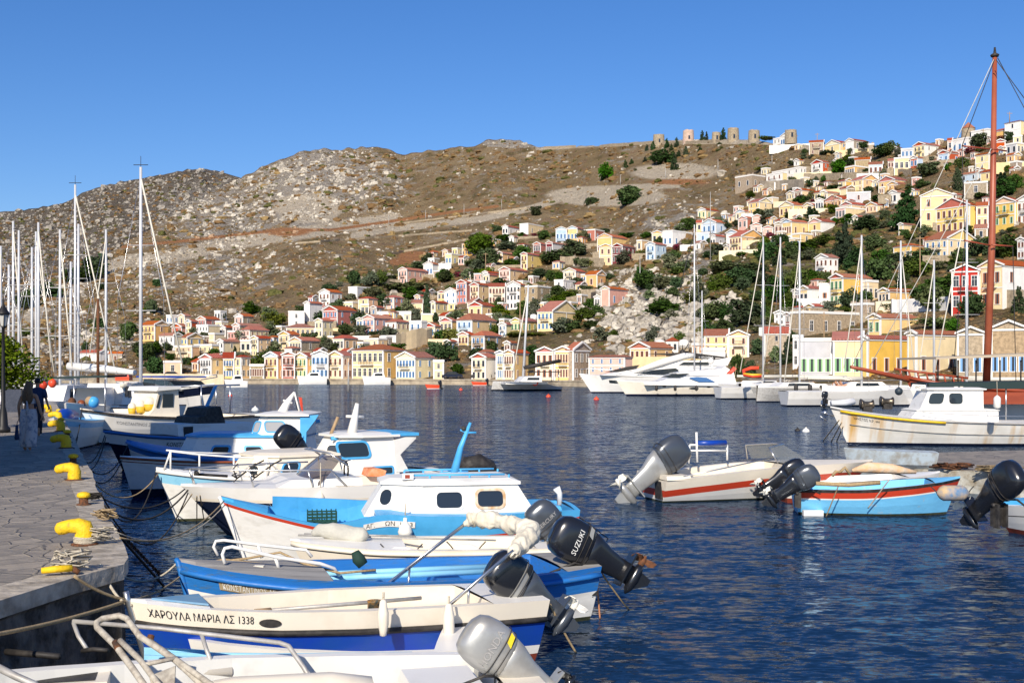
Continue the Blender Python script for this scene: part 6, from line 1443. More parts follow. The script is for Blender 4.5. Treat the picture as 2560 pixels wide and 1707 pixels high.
b = MB(); b.prism([(xc_-.05,-.82,2.02),(xc_+.45,-.82,2.06),(xc_+.35,-.82,1.9),(xc_+.12,-.82,1.6),(xc_+.1,-.82,.9),(xc_-.05,-.82,.9)], (0,.06,0), M_SKY); b.build("roof_bracket", t10)
b = MB(); m0, m1 = T(700,1042,33), T(736,980,33); b.tube([m0, m0.lerp(m1,.5)+Vector((-.03,0,0)), m1], [.15,.1,.03], M_WPNT, 10); b.tube([m1, T(750,1035,33)], .025, M_WPNT, 6); b.tube([m0.lerp(m1,.6)+Vector((-.15,0,.05)), m0.lerp(m1,.6)+Vector((.1,0,-.03))], .03, M_WPNT, 6); b.build("mast", t10)
fl = thing("greek_flag", "faded blue, white and red flags drooping from the white wheelhouse mast", "flag", P(740,1012,33)); b = MB()
for k, (m, dx) in enumerate(((M_NAVY,0),(M_REDS,.12))): b.prism([(dx-.05,0,.22),(dx+.04,.02,.2),(dx+.08,0,-.22),(dx+.02,-.02,-.1)], (0,.015,0), m)
b.build("cloth", fl)
b = MB(); b.tube([T(550,1092,33.6), T(700,1070,33.8), T(800,1052,34)], .05, M_SKY, 8); b.build("boom", t10)
# ---------------- right-hand pier and the boats moored on it
b = MB()
PIER = [(x.x, x.y) for x in (W(2085,1152,.6), W(2230,1134,.6), W(2900,1115,.6), W(3100,1200,.6), W(2560,1186,.6), W(2440,1177,.6), W(2350,1174,.6), W(2230,1170,.6), W(2090,1164,.6))]
n = len(PIER); b.add([(x,y,.6) for x,y in PIER], [tuple(range(n))[::-1]], M_FLAG)
b.add([(x,y,.6) for x,y in PIER]+[(x*.995,y*1.003,.05) for x,y in PIER]+[(x,y,-1) for x,y in PIER], [(i,(i+1)%n,(i+1)%n+n,i+n) for i in range(n)]+[(i+n,(i+1)%n+n,(i+1)%n+2*n,i+2*n) for i in range(n)], mat("flaking blue-grey pier side", (.42,.42,.38), .9, col2=(.22,.18,.12), scale=3, bump=.05, bscale=6))
tag(b.build("pier"), "low worn concrete pier on the right", kind='structure')
yb = thing("bollard", "yellow double-headed bollard on the right-hand pier", "bollard", W(2270,1153,.6)); b = MB(); b.tube([(-.22,0,.1),(-.2,0,.16),(0,0,.17),(.2,0,.16),(.24,0,.1)], [.08,.1,.1,.11,.08], M_YEL, 12); b.build("head", yb); b = MB(); b.lathe((0,0,0), [(.16,0),(.12,.1)], M_RUST, 10); b.build("post", yb)
GR = "boats moored to the right-hand pier"
# speedboat: stern left, bow right (frame: stem at right)
def boatR(label, name, cat_, bow, zb, stern, zst, half):
    A = W(*bow, zb); S = W(*stern, zst); n = Vector((0,1,0))
    for _ in range(4):
        c = S + n*half; d = Vector((c.x-A.x, c.y-A.y, 0)); L = d.length; d.normalize(); n = Vector((d.y, -d.x, 0))
    return thing(name, label, cat_, (A.x, A.y, 0), math.atan2(d.y, d.x), GR), L
u1, LU1 = boatR("white speedboat with dark red stripe and raked windscreen", "speedboat", "boat", (2182,1152), .84, (1664,1196), .62, .85)
HU = Hull(LU1, 2.1, [(0,.84),(.3,.86),(.6,.80),(.85,.66),(1,.56)], rake=1.2, flare=(.8,.45), plan=[(0,0),(.05,.22),(.15,.5),(.3,.8),(.5,1),(.8,1),(1,.86)])
HU.build(u1, [('d',0,M_CRM),('d',.25,M_REDS),('d',.42,M_WHB),('z',.04,M_GREN)], deck=M_CRM, wells=[(.44,.9,.4)], cap=.22, capm=M_CRM, inner=M_CRM)
# in this frame +y points to the camera side for a boat facing right
T = lambda px, py, Y: loc_of(u1, P(px, py, Y))
def sheet(parent, pts, m, name, th=.012):
    b = MB(); pts = [Vector(p) for p in pts]; nrm = (pts[1]-pts[0]).cross(pts[2]-pts[0]).normalized()*th; b.prism(pts, nrm, m); return b.build(name, parent)
xw = LU1*.42
for sg in (-1,1): sheet(u1, [(xw-.45,sg*.35,.98),(xw+.5,sg*.78,.92),(xw+.75,sg*.62,1.3),(xw+.15,sg*.28,1.34)], M_CGLS, "side_screen")
sheet(u1, [(xw-.45,-.35,.98),(xw-.45,.35,.98),(xw+.15,.28,1.34),(xw+.15,-.28,1.34)], M_CGLS, "windscreen")
rail_tube(u1, [[(xw+.6,.8,.92),(xw+.75,.62,1.3),(xw+.15,.28,1.35),(xw+.15,-.28,1.35),(xw+.75,-.62,1.3),(xw+.6,-.8,.92)]], .022, M_STEEL, "screen_frame")
rail_tube(u1, [[(xw+.7,.7,1.05),(LU1*.75,.9,.85),(LU1*.93,.9,.66)]], .018, M_STEEL, "canopy_arm")
b = MB(); frus(b, LU1*.9, LU1*1.0, .95, .58, LU1*.9, LU1*1.0, .9, .68, M_CRM); b.build("stern_deck", u1)
tb = MB(); fr_pts = [[T(1722,1158,30.8), T(1724,1112,30.8)], [T(1818,1150,31.2), T(1818,1112,31.2)], [T(1724,1112,30.8), T(1818,1112,31.2)], [T(1724,1126,30.8), T(1818,1126,31.2)]]
rail_tube(u1, fr_pts, .025, M_WTUBE, "boarding_frame"); b = MB(); b.tube([T(1738,1108,30.9), T(1815,1106,31.1)], .07, M_RBLU, 8); b.build("blue_roll", u1); rail_tube(u1, [[T(1743,1155,30.8), T(1741,1080,30.8)]], .03, M_WTUBE, "flag_pole")
outboard(u1, T(1652,1196,29.6), 50, 1.55, M_EDGR, M_EGRY, M_EWHT, text="YAMAHA", tsize=.1)
# small white boat between, with nets
u2, LU2 = boatR("white boat with net and bundled cloth, between the speedboat and the old blue boat", "fishing_boat", "boat", (2350,1180), .68, (1965,1212), .45, .6)
HU2 = Hull(LU2, 1.7, [(0,.68),(.4,.56),(1,.48)], rake=.3); HU2.build(u2, [('d',0,M_WHB),('d',.3,M_WHB),('z',.12,M_RED)], wells=[(.25,.92,.3)], capm=M_WHB, inner=M_WHB, deck=M_WHB)
T = lambda px, py, Y: loc_of(u2, P(px, py, Y))
b = MB(); b.tube([T(2130,1176,29), T(2170,1168,29), T(2230,1172,29), T(2290,1180,29)], [.04,.14,.13,.04], mat("peach cloth", (.7,.45,.25), .9, col2=(.6,.5,.38), scale=6, bump=.03), 10); b.build("bundled_cloth", u2)
b = MB()
for a, c in (((2080,1190),(2100,1180)),((2100,1180),(2125,1186))): b.tube([T(*a,29), T((a[0]+c[0])/2, a[1]-12, 29), T(*c,29)], .04, M_ROPE, 6)
b.build("net_roll", u2)
outboard(u2, T(1962,1212,29.6), 58, 1.0, M_EBLK, M_EBLK, M_EWHT)
# old blue and red boat
u3, LU3 = boatR("old sky blue boat with red band and black rubbing strake on the right", "fishing_boat", "boat", (2400,1196), .8, (1990,1226), .55, .7)
HU3 = Hull(LU3, 1.9, [(0,.82),(.25,.72),(.6,.6),(1,.58)], rake=.4, plan=[(0,.03),(.06,.3),(.15,.6),(.3,.86),(.5,1),(.8,.94),(1,.75)])
M_OBL = mat("peeling sky blue paint", (.16,.50,.80), .6, col2=(.40,.42,.40), scale=3.5, bump=.008, bscale=8, thr=(.6,.75))
HU3.build(u3, [('d',0,M_BLKR),('d',.07,M_REDS),('d',.2,M_WHB),('d',.23,M_OBL),('z',.05,M_GREN)], deck=M_OBL, wells=[(.18,.9,.25)], cap=.1, capm=M_WOODG, inner=M_OBL, floorm=M_WOODG, rail=(M_BLKR,.035,.03), transom=M_OBL)
T = lambda px, py, Y: loc_of(u3, P(px, py, Y))
b = MB(); b.box((LU3*.45,-.8,.4),(LU3*.5,.8,.45), M_OBL); b.box((LU3*.75,-.75,.4),(LU3*.8,.75,.45), M_OBL); b.build("thwart", u3)
b = MB(); b.tube([T(2040,1208,21), T(2120,1212,21), T(2200,1206,21)], .04, M_ROPE, 6); b.build("furled_net", u3)
outboard(u3, T(1992,1232,26.6), 55, .95, M_EDGR, M_EBLK, M_EWHT)
o_ = thing("wooden_float", "white wooden block floating under the old blue boat's stern", "float", W(2032,1286,.02)); b = MB(); b.box((-.22,-.08,-.04),(.22,.08,.1), M_WPNT); b.build("block", o_)
fender(P(2368,1232,21.6)+Vector((.1,0,0)), "tan cylindrical fender at the old blue boat's bow", mat("tan fender", (.5,.36,.2), .7, col2=(.1,.2,.35), scale=4), r=.14, h=.5, horiz=True)
# pale upturned hull on the pier
u4 = thing("dinghy", "pale blue-grey upturned dinghy lying against the right-hand pier", "dinghy", W(2110,1166,.62), R(-8)); HH = Hull(2.4, 1.1, [(0,.5),(1,.42)], rake=.15); HH.build(u4, [('d',0,M_OBL if False else mat("faded pale blue paint", (.42,.50,.56), .8, col2=(.3,.3,.28), scale=5))], deck=mat("faded pale blue paint", (1,1,1)))
# boat cut by the right edge with black outboard
u5, LU5 = boatR("white boat with blue deck and black outboard at the right edge", "motor_boat", "boat", (3000,1262), .9, (2490,1262), .55, .8)
HU5 = Hull(LU5, 1.9, [(0,.9),(.5,.7),(1,.55)], rake=.4, trans=.1); HU5.build(u5, [('d',0,M_WHB),('d',.2,M_BLKR),('d',.22,M_WHB),('z',.1,M_RED)], deck=M_WHB, wells=[(.3,.85,.3)], capm=M_WHB, inner=M_PBLU, transom=M_WHB)
T = lambda px, py, Y: loc_of(u5, P(px, py, Y))
b = MB(); frus(b, LU5*.82, LU5*.99, .7, .57, LU5*.83, LU5*.98, .66, .68, M_SKY); b.build("engine_well_cover", u5)
b = MB(); frus(b, LU5*.5, LU5*.8, .75, .6, LU5*.55, LU5*.8, .66, 1.0, M_WHB); b.build("cuddy", u5)
outboard(u5, T(2496,1262,21.2), 48, 1.15, M_EBLK, M_EBLK, M_EWHT, text="YAMAHA", tm=M_LETG, tsize=.09)
# --- wooden fishing boat ΧΡΗΣΤΟΣ
def rust_hull():
    m = mat("white hull paint", (.76,.74,.69), .5, col2=(.64,.62,.56), scale=.7); t = m.node_tree; b = t.nodes["Principled BSDF"]; m = m.copy(); m.name = "rust-streaked white hull"; t = m.node_tree; b = t.nodes["Principled BSDF"]
    tc = t.nodes.new("ShaderNodeTexCoord"); mp = t.nodes.new("ShaderNodeMapping"); mp.inputs['Scale'].default_value = (1.6, .3, .13); t.links.new(tc.outputs['Object'], mp.inputs[0])
    n = t.nodes.new("ShaderNodeTexNoise"); n.inputs['Scale'].default_value = 1.1; n.inputs['Detail'].default_value = 4; t.links.new(mp.outputs[0], n.inputs[0])
    r = t.nodes.new("ShaderNodeMapRange"); r.inputs[1].default_value = .52; r.inputs[2].default_value = .70; t.links.new(n.outputs[0], r.inputs[0])
    mx = t.nodes.new("ShaderNodeMix"); mx.data_type = 'RGBA'; mx.inputs[7].default_value = (.55,.33,.10,1); src = b.inputs['Base Color'].links[0].from_socket; t.links.new(src, mx.inputs[6]); t.links.new(r.outputs[0], mx.inputs[0]); t.links.new(mx.outputs[2], b.inputs['Base Color']); return m
M_RUH = rust_hull()
v1 = thing("fishing_boat", "large white wooden fishing boat ΧΡΗΣΤΟΣ Ν.Ρ. 444 with rust streaks and a yellow rub strip", "boat", W(2076,1112,0), R(1.5), GR)
Yv = v1.location.y; LV = 12.5
HV = Hull(LV, 3.4, [(0,1.60),(.06,1.46),(.2,1.22),(.4,1.04),(.7,.96),(1,1.1)], rake=1.0, flare=(.85,.4), keel=-.5)
HV.build(v1, [('d',0,M_WOODG),('d',.05,M_RUH),('z',.6,M_RUH),('z',.12,M_NAVY)], deck=M_WPNT, rail=(M_WOODG,.035,.02))
T = lambda px, py, Y: loc_of(v1, P(px, py, Y))
b = MB(); b.tube([HV.surf(d, .07, -1, .04) for d in [.35+i*.34 for i in range(13)]], .06, mat("yellow painted strip", (.75,.50,.01), .5, col2=(.6,.38,.02), scale=8), 8); b.build("yellow_strip", v1)
b = MB(); b.tube([HV.surf(d, interp(d, [(.3,.62),(3,.55),(12,.42)]), -1, .02) for d in [.5+i*.6 for i in range(20)]], .022, M_WOODG, 6); b.build("rubbing_strake", v1)
hull_text(v1, HV, "ΧΡΗΣΤΟΣ Ν.Ρ. 444", .16, .75, .36, M_LETK, 1.05)
xa = T(2228,1000,Yv+1.1).x
sq, cq = cabin(v1, xa, T(2450,1000,Yv+1.1).x, .9, 1.0, .95, 1.5, .05, .3, .0, .45, rth=.02)
xb = T(2262,980,Yv+1.1).x; xc_ = T(2415,980,Yv+1.1).x
sq, cq = cabin(v1, xb, xc_, .7, .92, 1.46, 2.38, .04, .25, .0, .42, roofm=M_WHB, over=.1)
pane_on(v1, sq, .42, .55, .62, .46, M_WPNT, skew=.25, fw=.03); pane_on(v1, sq, 1.25, .55, .58, .46, M_WPNT, fw=.03)
pl = MB(); pl.prism([T(2276,975,Yv+.1), T(2314,977,Yv+.1), T(2314,962,Yv+.1), T(2282,960,Yv+.1)], (0,.05,0), M_WHB); pp_ = pl.build("name_board", v1)
vs, fs = text_verts("ΧΡΗΣΤΟΣ", .16); wt = max(v.x for v in vs); a0 = T(2286,971,Yv+.1); b = MB(); b.add([a0 + Vector((v.x*.42/wt, -.02, v.y)) for v in vs], fs, M_LETK); b.build("lettering", pp_)
for px in (2316, 2428, 2515, 2600): rail_tube(v1, [[T(px,960,Yv+.3), T(px,1058,Yv+.3)]], .03, M_STEEL, "awning_post")
b = MB(); p0, p1 = T(2322,962,Yv+.2), T(2700,958,Yv+.2); b.prism([p0+Vector((0,0,-.2)), p1+Vector((0,0,-.22)), p1+Vector((0,0,.12)), p0+Vector((0,0,.08))], (0,2.2,0), M_TAR); b.build("awning", v1)
for k, (px, py, Yo) in enumerate(((2160,1010,1.2),(2210,1003,1.8))):
    b = MB(); c = T(px, py, Yv+Yo); b.tube([c+Vector((-.15,0,0)), c+Vector((-.1,0,0)), c+Vector((.05,0,0)), c+Vector((.3,0,0)), c+Vector((.4,0,0))], [.24,.22,.12,.12,.2], mat("tarnished winch metal", (.20,.17,.13), .35, metal=.8, col2=(.1,.08,.06), scale=6), 16); b.box(c+Vector((-.05,-.1,-.35)), c+Vector((.35,.1,-.1)), M_BLKR); b.build("net_winch", v1)
b = MB(); b.tube([T(2390,1020,Yv+.1), T(2390,966,Yv+.1)], .09, M_WHB, 10); b.build("exhaust_pipe", v1); b = MB(); b.tube([T(2403,1020,Yv+.1), T(2404,966,Yv+.1)], .07, M_CRM, 10); b.build("exhaust_pipe", v1)
rail_tube(v1, [[HV.surf(d, -.3, -1, -.1) for d in [3.5+i*.8 for i in range(11)]]], .015, M_STEEL, "side_rail")
b = MB(); b.ball(T(2062,1032,Yv-.3), .11, M_STEEL); b.tube([T(2052,1030,Yv-.3), T(2085,1040,Yv-.3)], .045, M_STEEL, 6); b.tube([T(2048,1038,Yv-.3), T(2066,1052,Yv-.3)], .03, M_STEEL, 6); b.build("anchor", v1)
bo = thing("ball_fender", "dark round fender hanging above the wooden boat's foredeck", "fender", P(2247,978,Yv+2.5)); b = MB(); b.ball((0,0,0), .18, mat("slate rubber", (.03,.045,.06), .5)); b.build("ball", bo); b = MB(); b.tube([(0,0,.16),(0,0,.4)], .02, M_BLKR, 6); b.build("lanyard", bo)
# --- brown gulet with tall mast behind
g1 = thing("gulet", "varnished brown wooden sailing gulet with long bowsprit and tall red-brown mast", "sailing boat", (P(2262,960,62).x, 62, 0), R(6), GR)
HG = Hull(19, 5, [(0,2.85),(.1,2.45),(.3,2.15),(.7,2.0),(1,2.6)], rake=1.6, keel=-.6, flare=(1.0,.45)); M_BRWN = mat("red-brown varnish", (.33,.07,.03), .35, col2=(.24,.05,.025), scale=1.2, stretch=(.3,1,3))
HG.build(g1, [('d',0,M_BRWN),('d',.5,M_WHB),('z',.3,M_NAVY)], deck=M_BRWN, rail=(M_BRWN,.08,.03))
T = lambda px, py, Y: loc_of(g1, P(px, py, Y))
b = MB(); b.tube([T(2127,917,60), T(2240,941,61.5), T(2330,965,63)], [.08,.13,.15], M_BRWN, 8); b.build("bowsprit", g1)
rp = [[T(2250+k*22, 925+k*2.2, 62), T(2256+k*22, 950+k*3, 62)] for k in range(8)]
rail_tube(g1, [[T(2236,922,62), T(2330,934,62), T(2420,945,62)]], .06, M_BRWN, "cap_rail")
for a in rp: rail_tube(g1, [a], .05, M_BRWN, "stanchion")
b = MB(); b.tube([T(2466,958,63.5), T(2480,600,63.5), T(2487,138,63.5)], [.2,.18,.12], mat("red-brown mast", (.36,.10,.05), .4, col2=(.28,.07,.035), scale=.6), 14); b.lathe(T(2487,138,63.5), [(.2,-.1),(.24,0),(.08,.1),(.05,.4)], M_BLKR, 8); mm = b.build("mast", g1)
for (x0,y0,x1,y1) in ((2405,365,2480,374),(2410,601,2476,614),(2480,372,2516,378),(2480,612,2532,616)): b = MB(); b.tube([T(x0,y0,63), T(x1,y1,63.4)], .045, M_BRWN, 6); b.build("spreader", mm)
for i, (x0,y0,x1,y1) in enumerate(((2484,150,2130,915),(2486,150,2405,365),(2405,365,2412,601),(2490,150,2600,300),(2412,602,2380,960),(2478,372,2175,915),(2494,145,2640,420),(2532,616,2540,960))): b = MB(); b.tube([T(x0,y0,62.6), T(x1,y1,62.6)], .022, M_GCAN if i in (0,5) else M_BLKR, 5); b.build("shroud", mm)
b = MB(); p0, p1 = T(2340,898,61), T(2700,886,61); b.prism([p0, p1, p1+Vector((0,0,.16)), p0+Vector((0,0,.1))], (0,4.5,0), mat("beige awning", (.45,.38,.28), .8)); b.build("awning", g1)
for px in (2345,2395,2440,2500,2552): rail_tube(g1, [[T(px,900,61.5), T(px,962,61.5)]], .04, M_BLKR, "awning_post")
b = MB(); b.prism([T(2440,980,60), T(2700,980,60), T(2700,1010,60), T(2440,1010,60)], (0,3,0), M_BRWN); b.build("deck_house", g1)
b = MB(); b.prism([T(2450,958,60.5), T(2700,958,60.5), T(2700,966,60.5), T(2450,966,60.5)], (0,3,0), M_VARN); b.build("deck_edge", g1)
# white and navy bow at the right edge
v2, LV2 = boat("white boat with navy stripe and hanging fender behind the wooden fishing boat", "motor_boat", "boat", (2500,985), 1.9, (2760,995), 1.6, 1.4, GR)
HW = Hull(LV2, 3, [(0,1.9),(.4,1.6),(1,1.5)], rake=1.2); HW.build(v2, [('d',0,M_WHB),('d',.35,M_WHB),('d',.6,M_NAVY),('d',.75,M_WHB),('z',.1,M_NAVY)], deck=M_WHB)
fender(P(2493,1006,48.5), "white fender hanging beside the navy-striped bow at the right edge", r=.14, h=.5, rope=.6)
# --- buoys
def buoy(p, r, m, label):
    t_ = thing("buoy", label, "buoy", p, 0, "mooring buoys"); b = MB(); b.lathe((0,0,0), [(.02,-r*.8),(r*.8,-r*.5),(r,0),(r*.85,r*.5),(r*.4,r*.85),(r*.12,r),(r*.12,r*1.25)], m, 14); b.build("float", t_); b = MB(); b.tube([(r*.12*math.cos(a), 0, r*1.3+r*.12*math.sin(a)) for a in [k*.7 for k in range(9)]], r*.04, M_BLKR, 5, closed=True); b.build("ring", t_)
M_ORB = mat("orange-red buoy plastic", (.75,.08,.03), .4)
for px, py, r, m, lb in ((638,1026,.3,M_WHB,"white mooring buoy beyond the shaded boats"),(576,990,.26,M_ORB,"small red buoy behind the white bow rail of the yacht"),(1371,992,.3,M_ORB,"red buoy left of the motor yacht's bow"),(1491,999,.3,M_ORB,"red buoy below the motor yacht's bow"),(2015,1079,.2,M_WHB,"white buoy beside a dark float, left of the wooden fishing boat"),(1994,1077,.16,M_BLKR,"dark float beside a white buoy, left of the wooden fishing boat"),
    (799,959,.3,mat("yellow buoy", (.8,.45,.02),.5),"small yellow buoy under the moored white cruiser"),(918,959,.3,M_ORB,"small orange buoy under the waterfront mansion"),(1152,975,.3,M_ORB,"tiny red buoy right of the red dinghy"),(1238,963,.3,M_ORB,"red buoy at the catamaran's bow")): buoy(W(px, py, 0), r, m, lb)
# ---------------- boats farther along the left quay
def poly_cabin(parent, prof, hw, m, name="cabin", taper=.08, y0=0.0):
    """side profile (x,z) extruded across the beam, a little narrower at the top"""
    zt = max(p[1] for p in prof); zb = min(p[1] for p in prof)
    b = MB(); A = [Vector((x, y0-(hw-taper*(z-zb)/(zt-zb+1e-6)), z)) for x, z in prof]; B_ = [Vector((p.x, 2*y0-p.y, p.z)) for p in A]; n = len(A)
    b.add(A+B_, [tuple(range(n)), tuple(range(2*n-1, n-1, -1))]+[(i, i+n, (i+1)%n+n, (i+1)%n) for i in range(n)], m); return b.build(name, parent), A
def side_patch(parent, pts, yy, m, name="window", th=.03):
    b = MB(); b.prism([Vector((x, yy, z)) for x, z in pts], (0, th, 0), m); return b.build(name, parent)
w1, Lw1 = boatY("dark-shaded blue boat ΚΩΝΣΤΑΝΤΙΝΟΣ with black covers and a small cabin", "fishing_boat", "boat", 258, 38.5, 650, 43, GN)
HA = Hull(Lw1, 2.6, [(0,1.3),(.2,1.1),(.6,.95),(1,1.0)], rake=.8); HA.build(w1, [('d',0,M_BLU),('d',.1,M_WPNT),('d',.42,M_NAVY),('z',.1,M_GREN)], deck=M_BLKR, rail=(M_BLU,.04,.03))
hull_text(w1, HA, "KONSTANTINOS-ΓΙΩΡ", .2, 1.7, .32, M_LETK, 1.5)
poly_cabin(w1, [(2.2,.9),(2.2,1.45),(5.4,1.4),(5.4,.9)], .9, M_WPNT)
side_patch(w1, [(2.4,1.02),(2.4,1.36),(2.75,1.36),(2.75,1.02)], -.88, M_GLASS)
poly_cabin(w1, [(3.0,1.4),(3.1,1.65),(3.4,1.7),(3.5,1.95),(4.0,2.0),(4.15,1.4)], .7, M_BLKR, "tarpaulin"); b = MB(); b.prism([(3.8,0,1.9),(3.9,0,1.9),(4.3,0,2.7),(4.2,0,2.65)], (0,.1,0), M_SKY); b.build("mast", w1)
w2, Lw2 = boatY("white fishing boat KONSTANTINOS with cabin, yellow net tubs and blue ball fender", "fishing_boat", "boat", 200, 51, 612, 57, GN)
HB_ = Hull(Lw2, 3.0, [(0,1.55),(.2,1.28),(.6,1.08),(1,1.12)], rake=1.1, flare=(.85,.45)); HB_.build(w2, [('d',0,M_BLKR),('d',.05,M_WHB),('z',.1,M_NAVY)], deck=M_CRM, wells=[(.6,.95,.8)], capm=M_CRM, inner=M_CRM, rail=(M_BLKR,.04,.08))
hull_text(w2, HB_, "KONSTANTINOS ΣΣ", .2, 1.2, .45, M_LETG, 1.6)
T = lambda px, py, Y: loc_of(w2, P(px, py, Y)); x = lambda px: T(px, 1000, 53.5).x
o, A_ = poly_cabin(w2, [(x(305),1.15),(x(335),1.5),(x(355),2.3),(x(435),2.38),(x(438),1.15)], 1.1, M_CRM)
side_patch(w2, [(x(343),1.58),(x(356),2.12),(x(362),2.12),(x(352),1.58)], -1.12, M_GLASS); side_patch(w2, [(x(368),1.58),(x(372),2.16),(x(412),2.16),(x(412),1.58)], -1.1, M_GLASS)
b = MB(); b.prism([(x(338),-1.25,2.3),(x(436),-1.25,2.38),(x(436),-1.25,2.5),(x(345),-1.25,2.48)], (0,2.5,0), M_WHB); b.build("roof", w2)
for k, (px, py, r) in enumerate(((352,1022,.22),(375,1016,.26),(330,1026,.18))):
    n_ = thing("net_tub", ["net tub with a pale net mound in front of the cabin","tallest pale net mound beside the boat's cabin","small net heap near the boat's bow"][k], "net tub", P(px, py+10, 52.6)); b = MB(); b.lathe((0,0,0), [(r*.8,0),(r,.28)], mat("yellow plastic tub", (.6,.4,.03), .6), 12); b.build("tub", n_); b = MB(); b.ball((0,0,.32), (r*1.0,r*1.0,r*1.1), M_CANV); b.build("net", n_)
for k, px in enumerate((505,520,480)): nb = thing("net_ball", ["yellow net bundle left on the stern","yellow net bundle right on the stern","smaller yellow net bundle near the rail"][k], "net bundle", P(px, 1032, 56)); b = MB(); b.ball((0,0,0), (.32,.3,.25), mat("yellow net", (.5,.4,.05), .9, col2=(.3,.22,.03), scale=20, bump=.04)); b.build("bundle", nb)
bf = thing("ball_fender", "sky blue ball fender on the bow of the white fishing boat", "fender", P(234,1005,50.8)); b = MB(); b.ball((0,0,0), .24, M_SKY, 14, 10); b.build("ball", bf); b = MB(); b.ball((-.16,0,.05), .2, M_TEAK); b.build("cap", bf)
tyre = thing("tyre_fender", "black tyre hanging at the stern of the white fishing boat", "tyre", P(517,1048,54)); b = MB(); b.tube([(.36*math.cos(a),0,.36*math.sin(a)) for a in [k*.393 for k in range(16)]], .13, M_BLKR, 8, closed=True); b.build("tyre", tyre); b = MB(); b.tube([(0,0,.36),(0,.05,.8)], .02, M_ROPEW, 5); b.build("lanyard", tyre)
for px in (503,540,575): rail_tube(w2, [[T(px,963,54), T(px,1030,54)]], .03, M_STEEL, "awning_post")
rail_tube(w2, [[T(430,966,54), T(600,962,55)]], .04, M_STEEL, "awning_bar")
w3, Lw3 = boatY("white cabin cruiser with square wheelhouse carrying red crates on its roof", "cabin_boat", "boat", 165, 60, 420, 68, GN)
HC = Hull(Lw3, 3, [(0,1.6),(.3,1.4),(1,1.25)], rake=1.0); HC.build(w3, [('d',0,M_BLKR),('d',.06,M_WHB),('z',.1,M_NAVY)], deck=M_WHB)
T = lambda px, py, Y: loc_of(w3, P(px, py, Y)); x = lambda px: T(px, 1000, 63).x
poly_cabin(w3, [(x(210),1.3),(x(232),1.75),(x(248),2.5),(x(338),2.48),(x(340),1.3)], 1.2, M_WHB)
side_patch(w3, [(x(256),1.8),(x(262),2.35),(x(290),2.35),(x(290),1.8)], -1.2, M_GLASS); side_patch(w3, [(x(298),1.75),(x(300),2.35),(x(325),2.35),(x(325),1.75)], -1.2, M_GLASS)
cr = thing("crate", "stack of two red plastic crates on the cruiser's roof", "crate", P(310,950,63)); b = MB(); b.box((-.36,-.3,-.02),(.36,.3,.13), M_ORB); b.box((-.34,-.28,.15),(.34,.28,.28), mat("pinkish red crate", (.6,.12,.08), .6)); b.build("crate_body", cr); b = MB(); b.box((-.38,-.32,.11),(.38,.32,.15), M_ORB); b.build("rim", cr)
w4, Lw4 = boatY("pale blue and white boat with a blue cover near the far bollards", "fishing_boat", "boat", 135, 46, 250, 56, GN)
HD = Hull(Lw4, 2, [(0,1.4),(.3,1.15),(1,1.0)], rake=.6); HD.build(w4, [('d',0,M_WHB),('d',.1,M_PBLU),('d',.3,M_WHB),('z',.06,M_NAVY)], deck=M_SKY)
b = MB(); b.tube([(.8,0,1.3),(2,0,1.35),(3.5,0,1.3)], [.15,.35,.3], M_RBLU, 10); b.build("blue_cover", w4)
w5, Lw5 = boatY("white boat with brown winch gear beside the pale blue one", "fishing_boat", "boat", 165, 55, 330, 72, GN)
HE = Hull(Lw5, 2.4, [(0,1.7),(.3,1.4),(1,1.3)], rake=.6); HE.build(w5, [('d',0,M_WHB),('d',.3,M_WHB),('z',.06,M_NAVY)], deck=M_WHB)
b = MB(); b.ball((1.2,0,1.65), (.3,.2,.28), M_RUST); b.ball((1.8,-.3,1.6), (.25,.2,.2), M_VARN); b.build("winch", w5); poly_cabin(w5, [(5,1.3),(5.6,2.3),(7.5,2.3),(7.6,1.3)], .8, M_WHB)
w6, Lw6 = boatY("white yacht bow with navy band pointing out to the harbour", "motor_yacht", "boat", 536, 72, 250, 86, GN)
HF = Hull(Lw6, 3.6, [(0,2.35),(.2,2.0),(.6,1.8),(1,1.7)], rake=2.4, flare=(1,.5)); HF.build(w6, [('d',0,M_WHB),('d',.12,M_NAVY),('d',.62,M_WHB),('z',.1,M_NAVY)], deck=M_WHB)
poly_cabin(w6, [(2.5,1.9),(4.0,2.5),(8,2.6),(8.4,1.8)], 1.1, M_GLASS, "saloon"); b = MB(); b.box((3.8,-1.3,2.7),(8.6,1.3,2.8), M_RBLU); b.build("blue_awning", w6)
rail_tube(w6, [[(-.3,0,2.9),(1.5,.9,2.75),(5,1.5,2.55)],], .03, M_STEEL, "bow_rail"); rail_tube(w6, [[(-.3,0,2.9),(1.5,-.9,2.75),(5,-1.5,2.55)]], .03, M_STEEL, "bow_rail")
for k, (px, Yk, hh_) in enumerate(((300,74,1.6),(120,66,1.5),(60,78,1.7))):
    wk, Lk = boatY(["low white motorboat under the mast with the furled sail","white cruiser half hidden behind the walking couple","white boat under the dark green awning at the far left"][k], "motor_boat", "boat", px-40, Yk, px+90, Yk+7, GN)
    HK = Hull(Lk, 2.6, [(0,hh_),(1,hh_-.3)], rake=.8); HK.build(wk, [('d',0,M_WHB),('d',.3,M_WHB),('z',.08,M_NAVY)], deck=M_WHB); poly_cabin(wk, [(Lk*.3,hh_-.2),(Lk*.42,hh_+.8),(Lk*.8,hh_+.8),(Lk*.85,hh_-.2)], .8, M_WHB); side_patch(wk, [(Lk*.45,hh_+.1),(Lk*.47,hh_+.6),(Lk*.75,hh_+.6),(Lk*.77,hh_+.1)], -.8, M_GLASS)
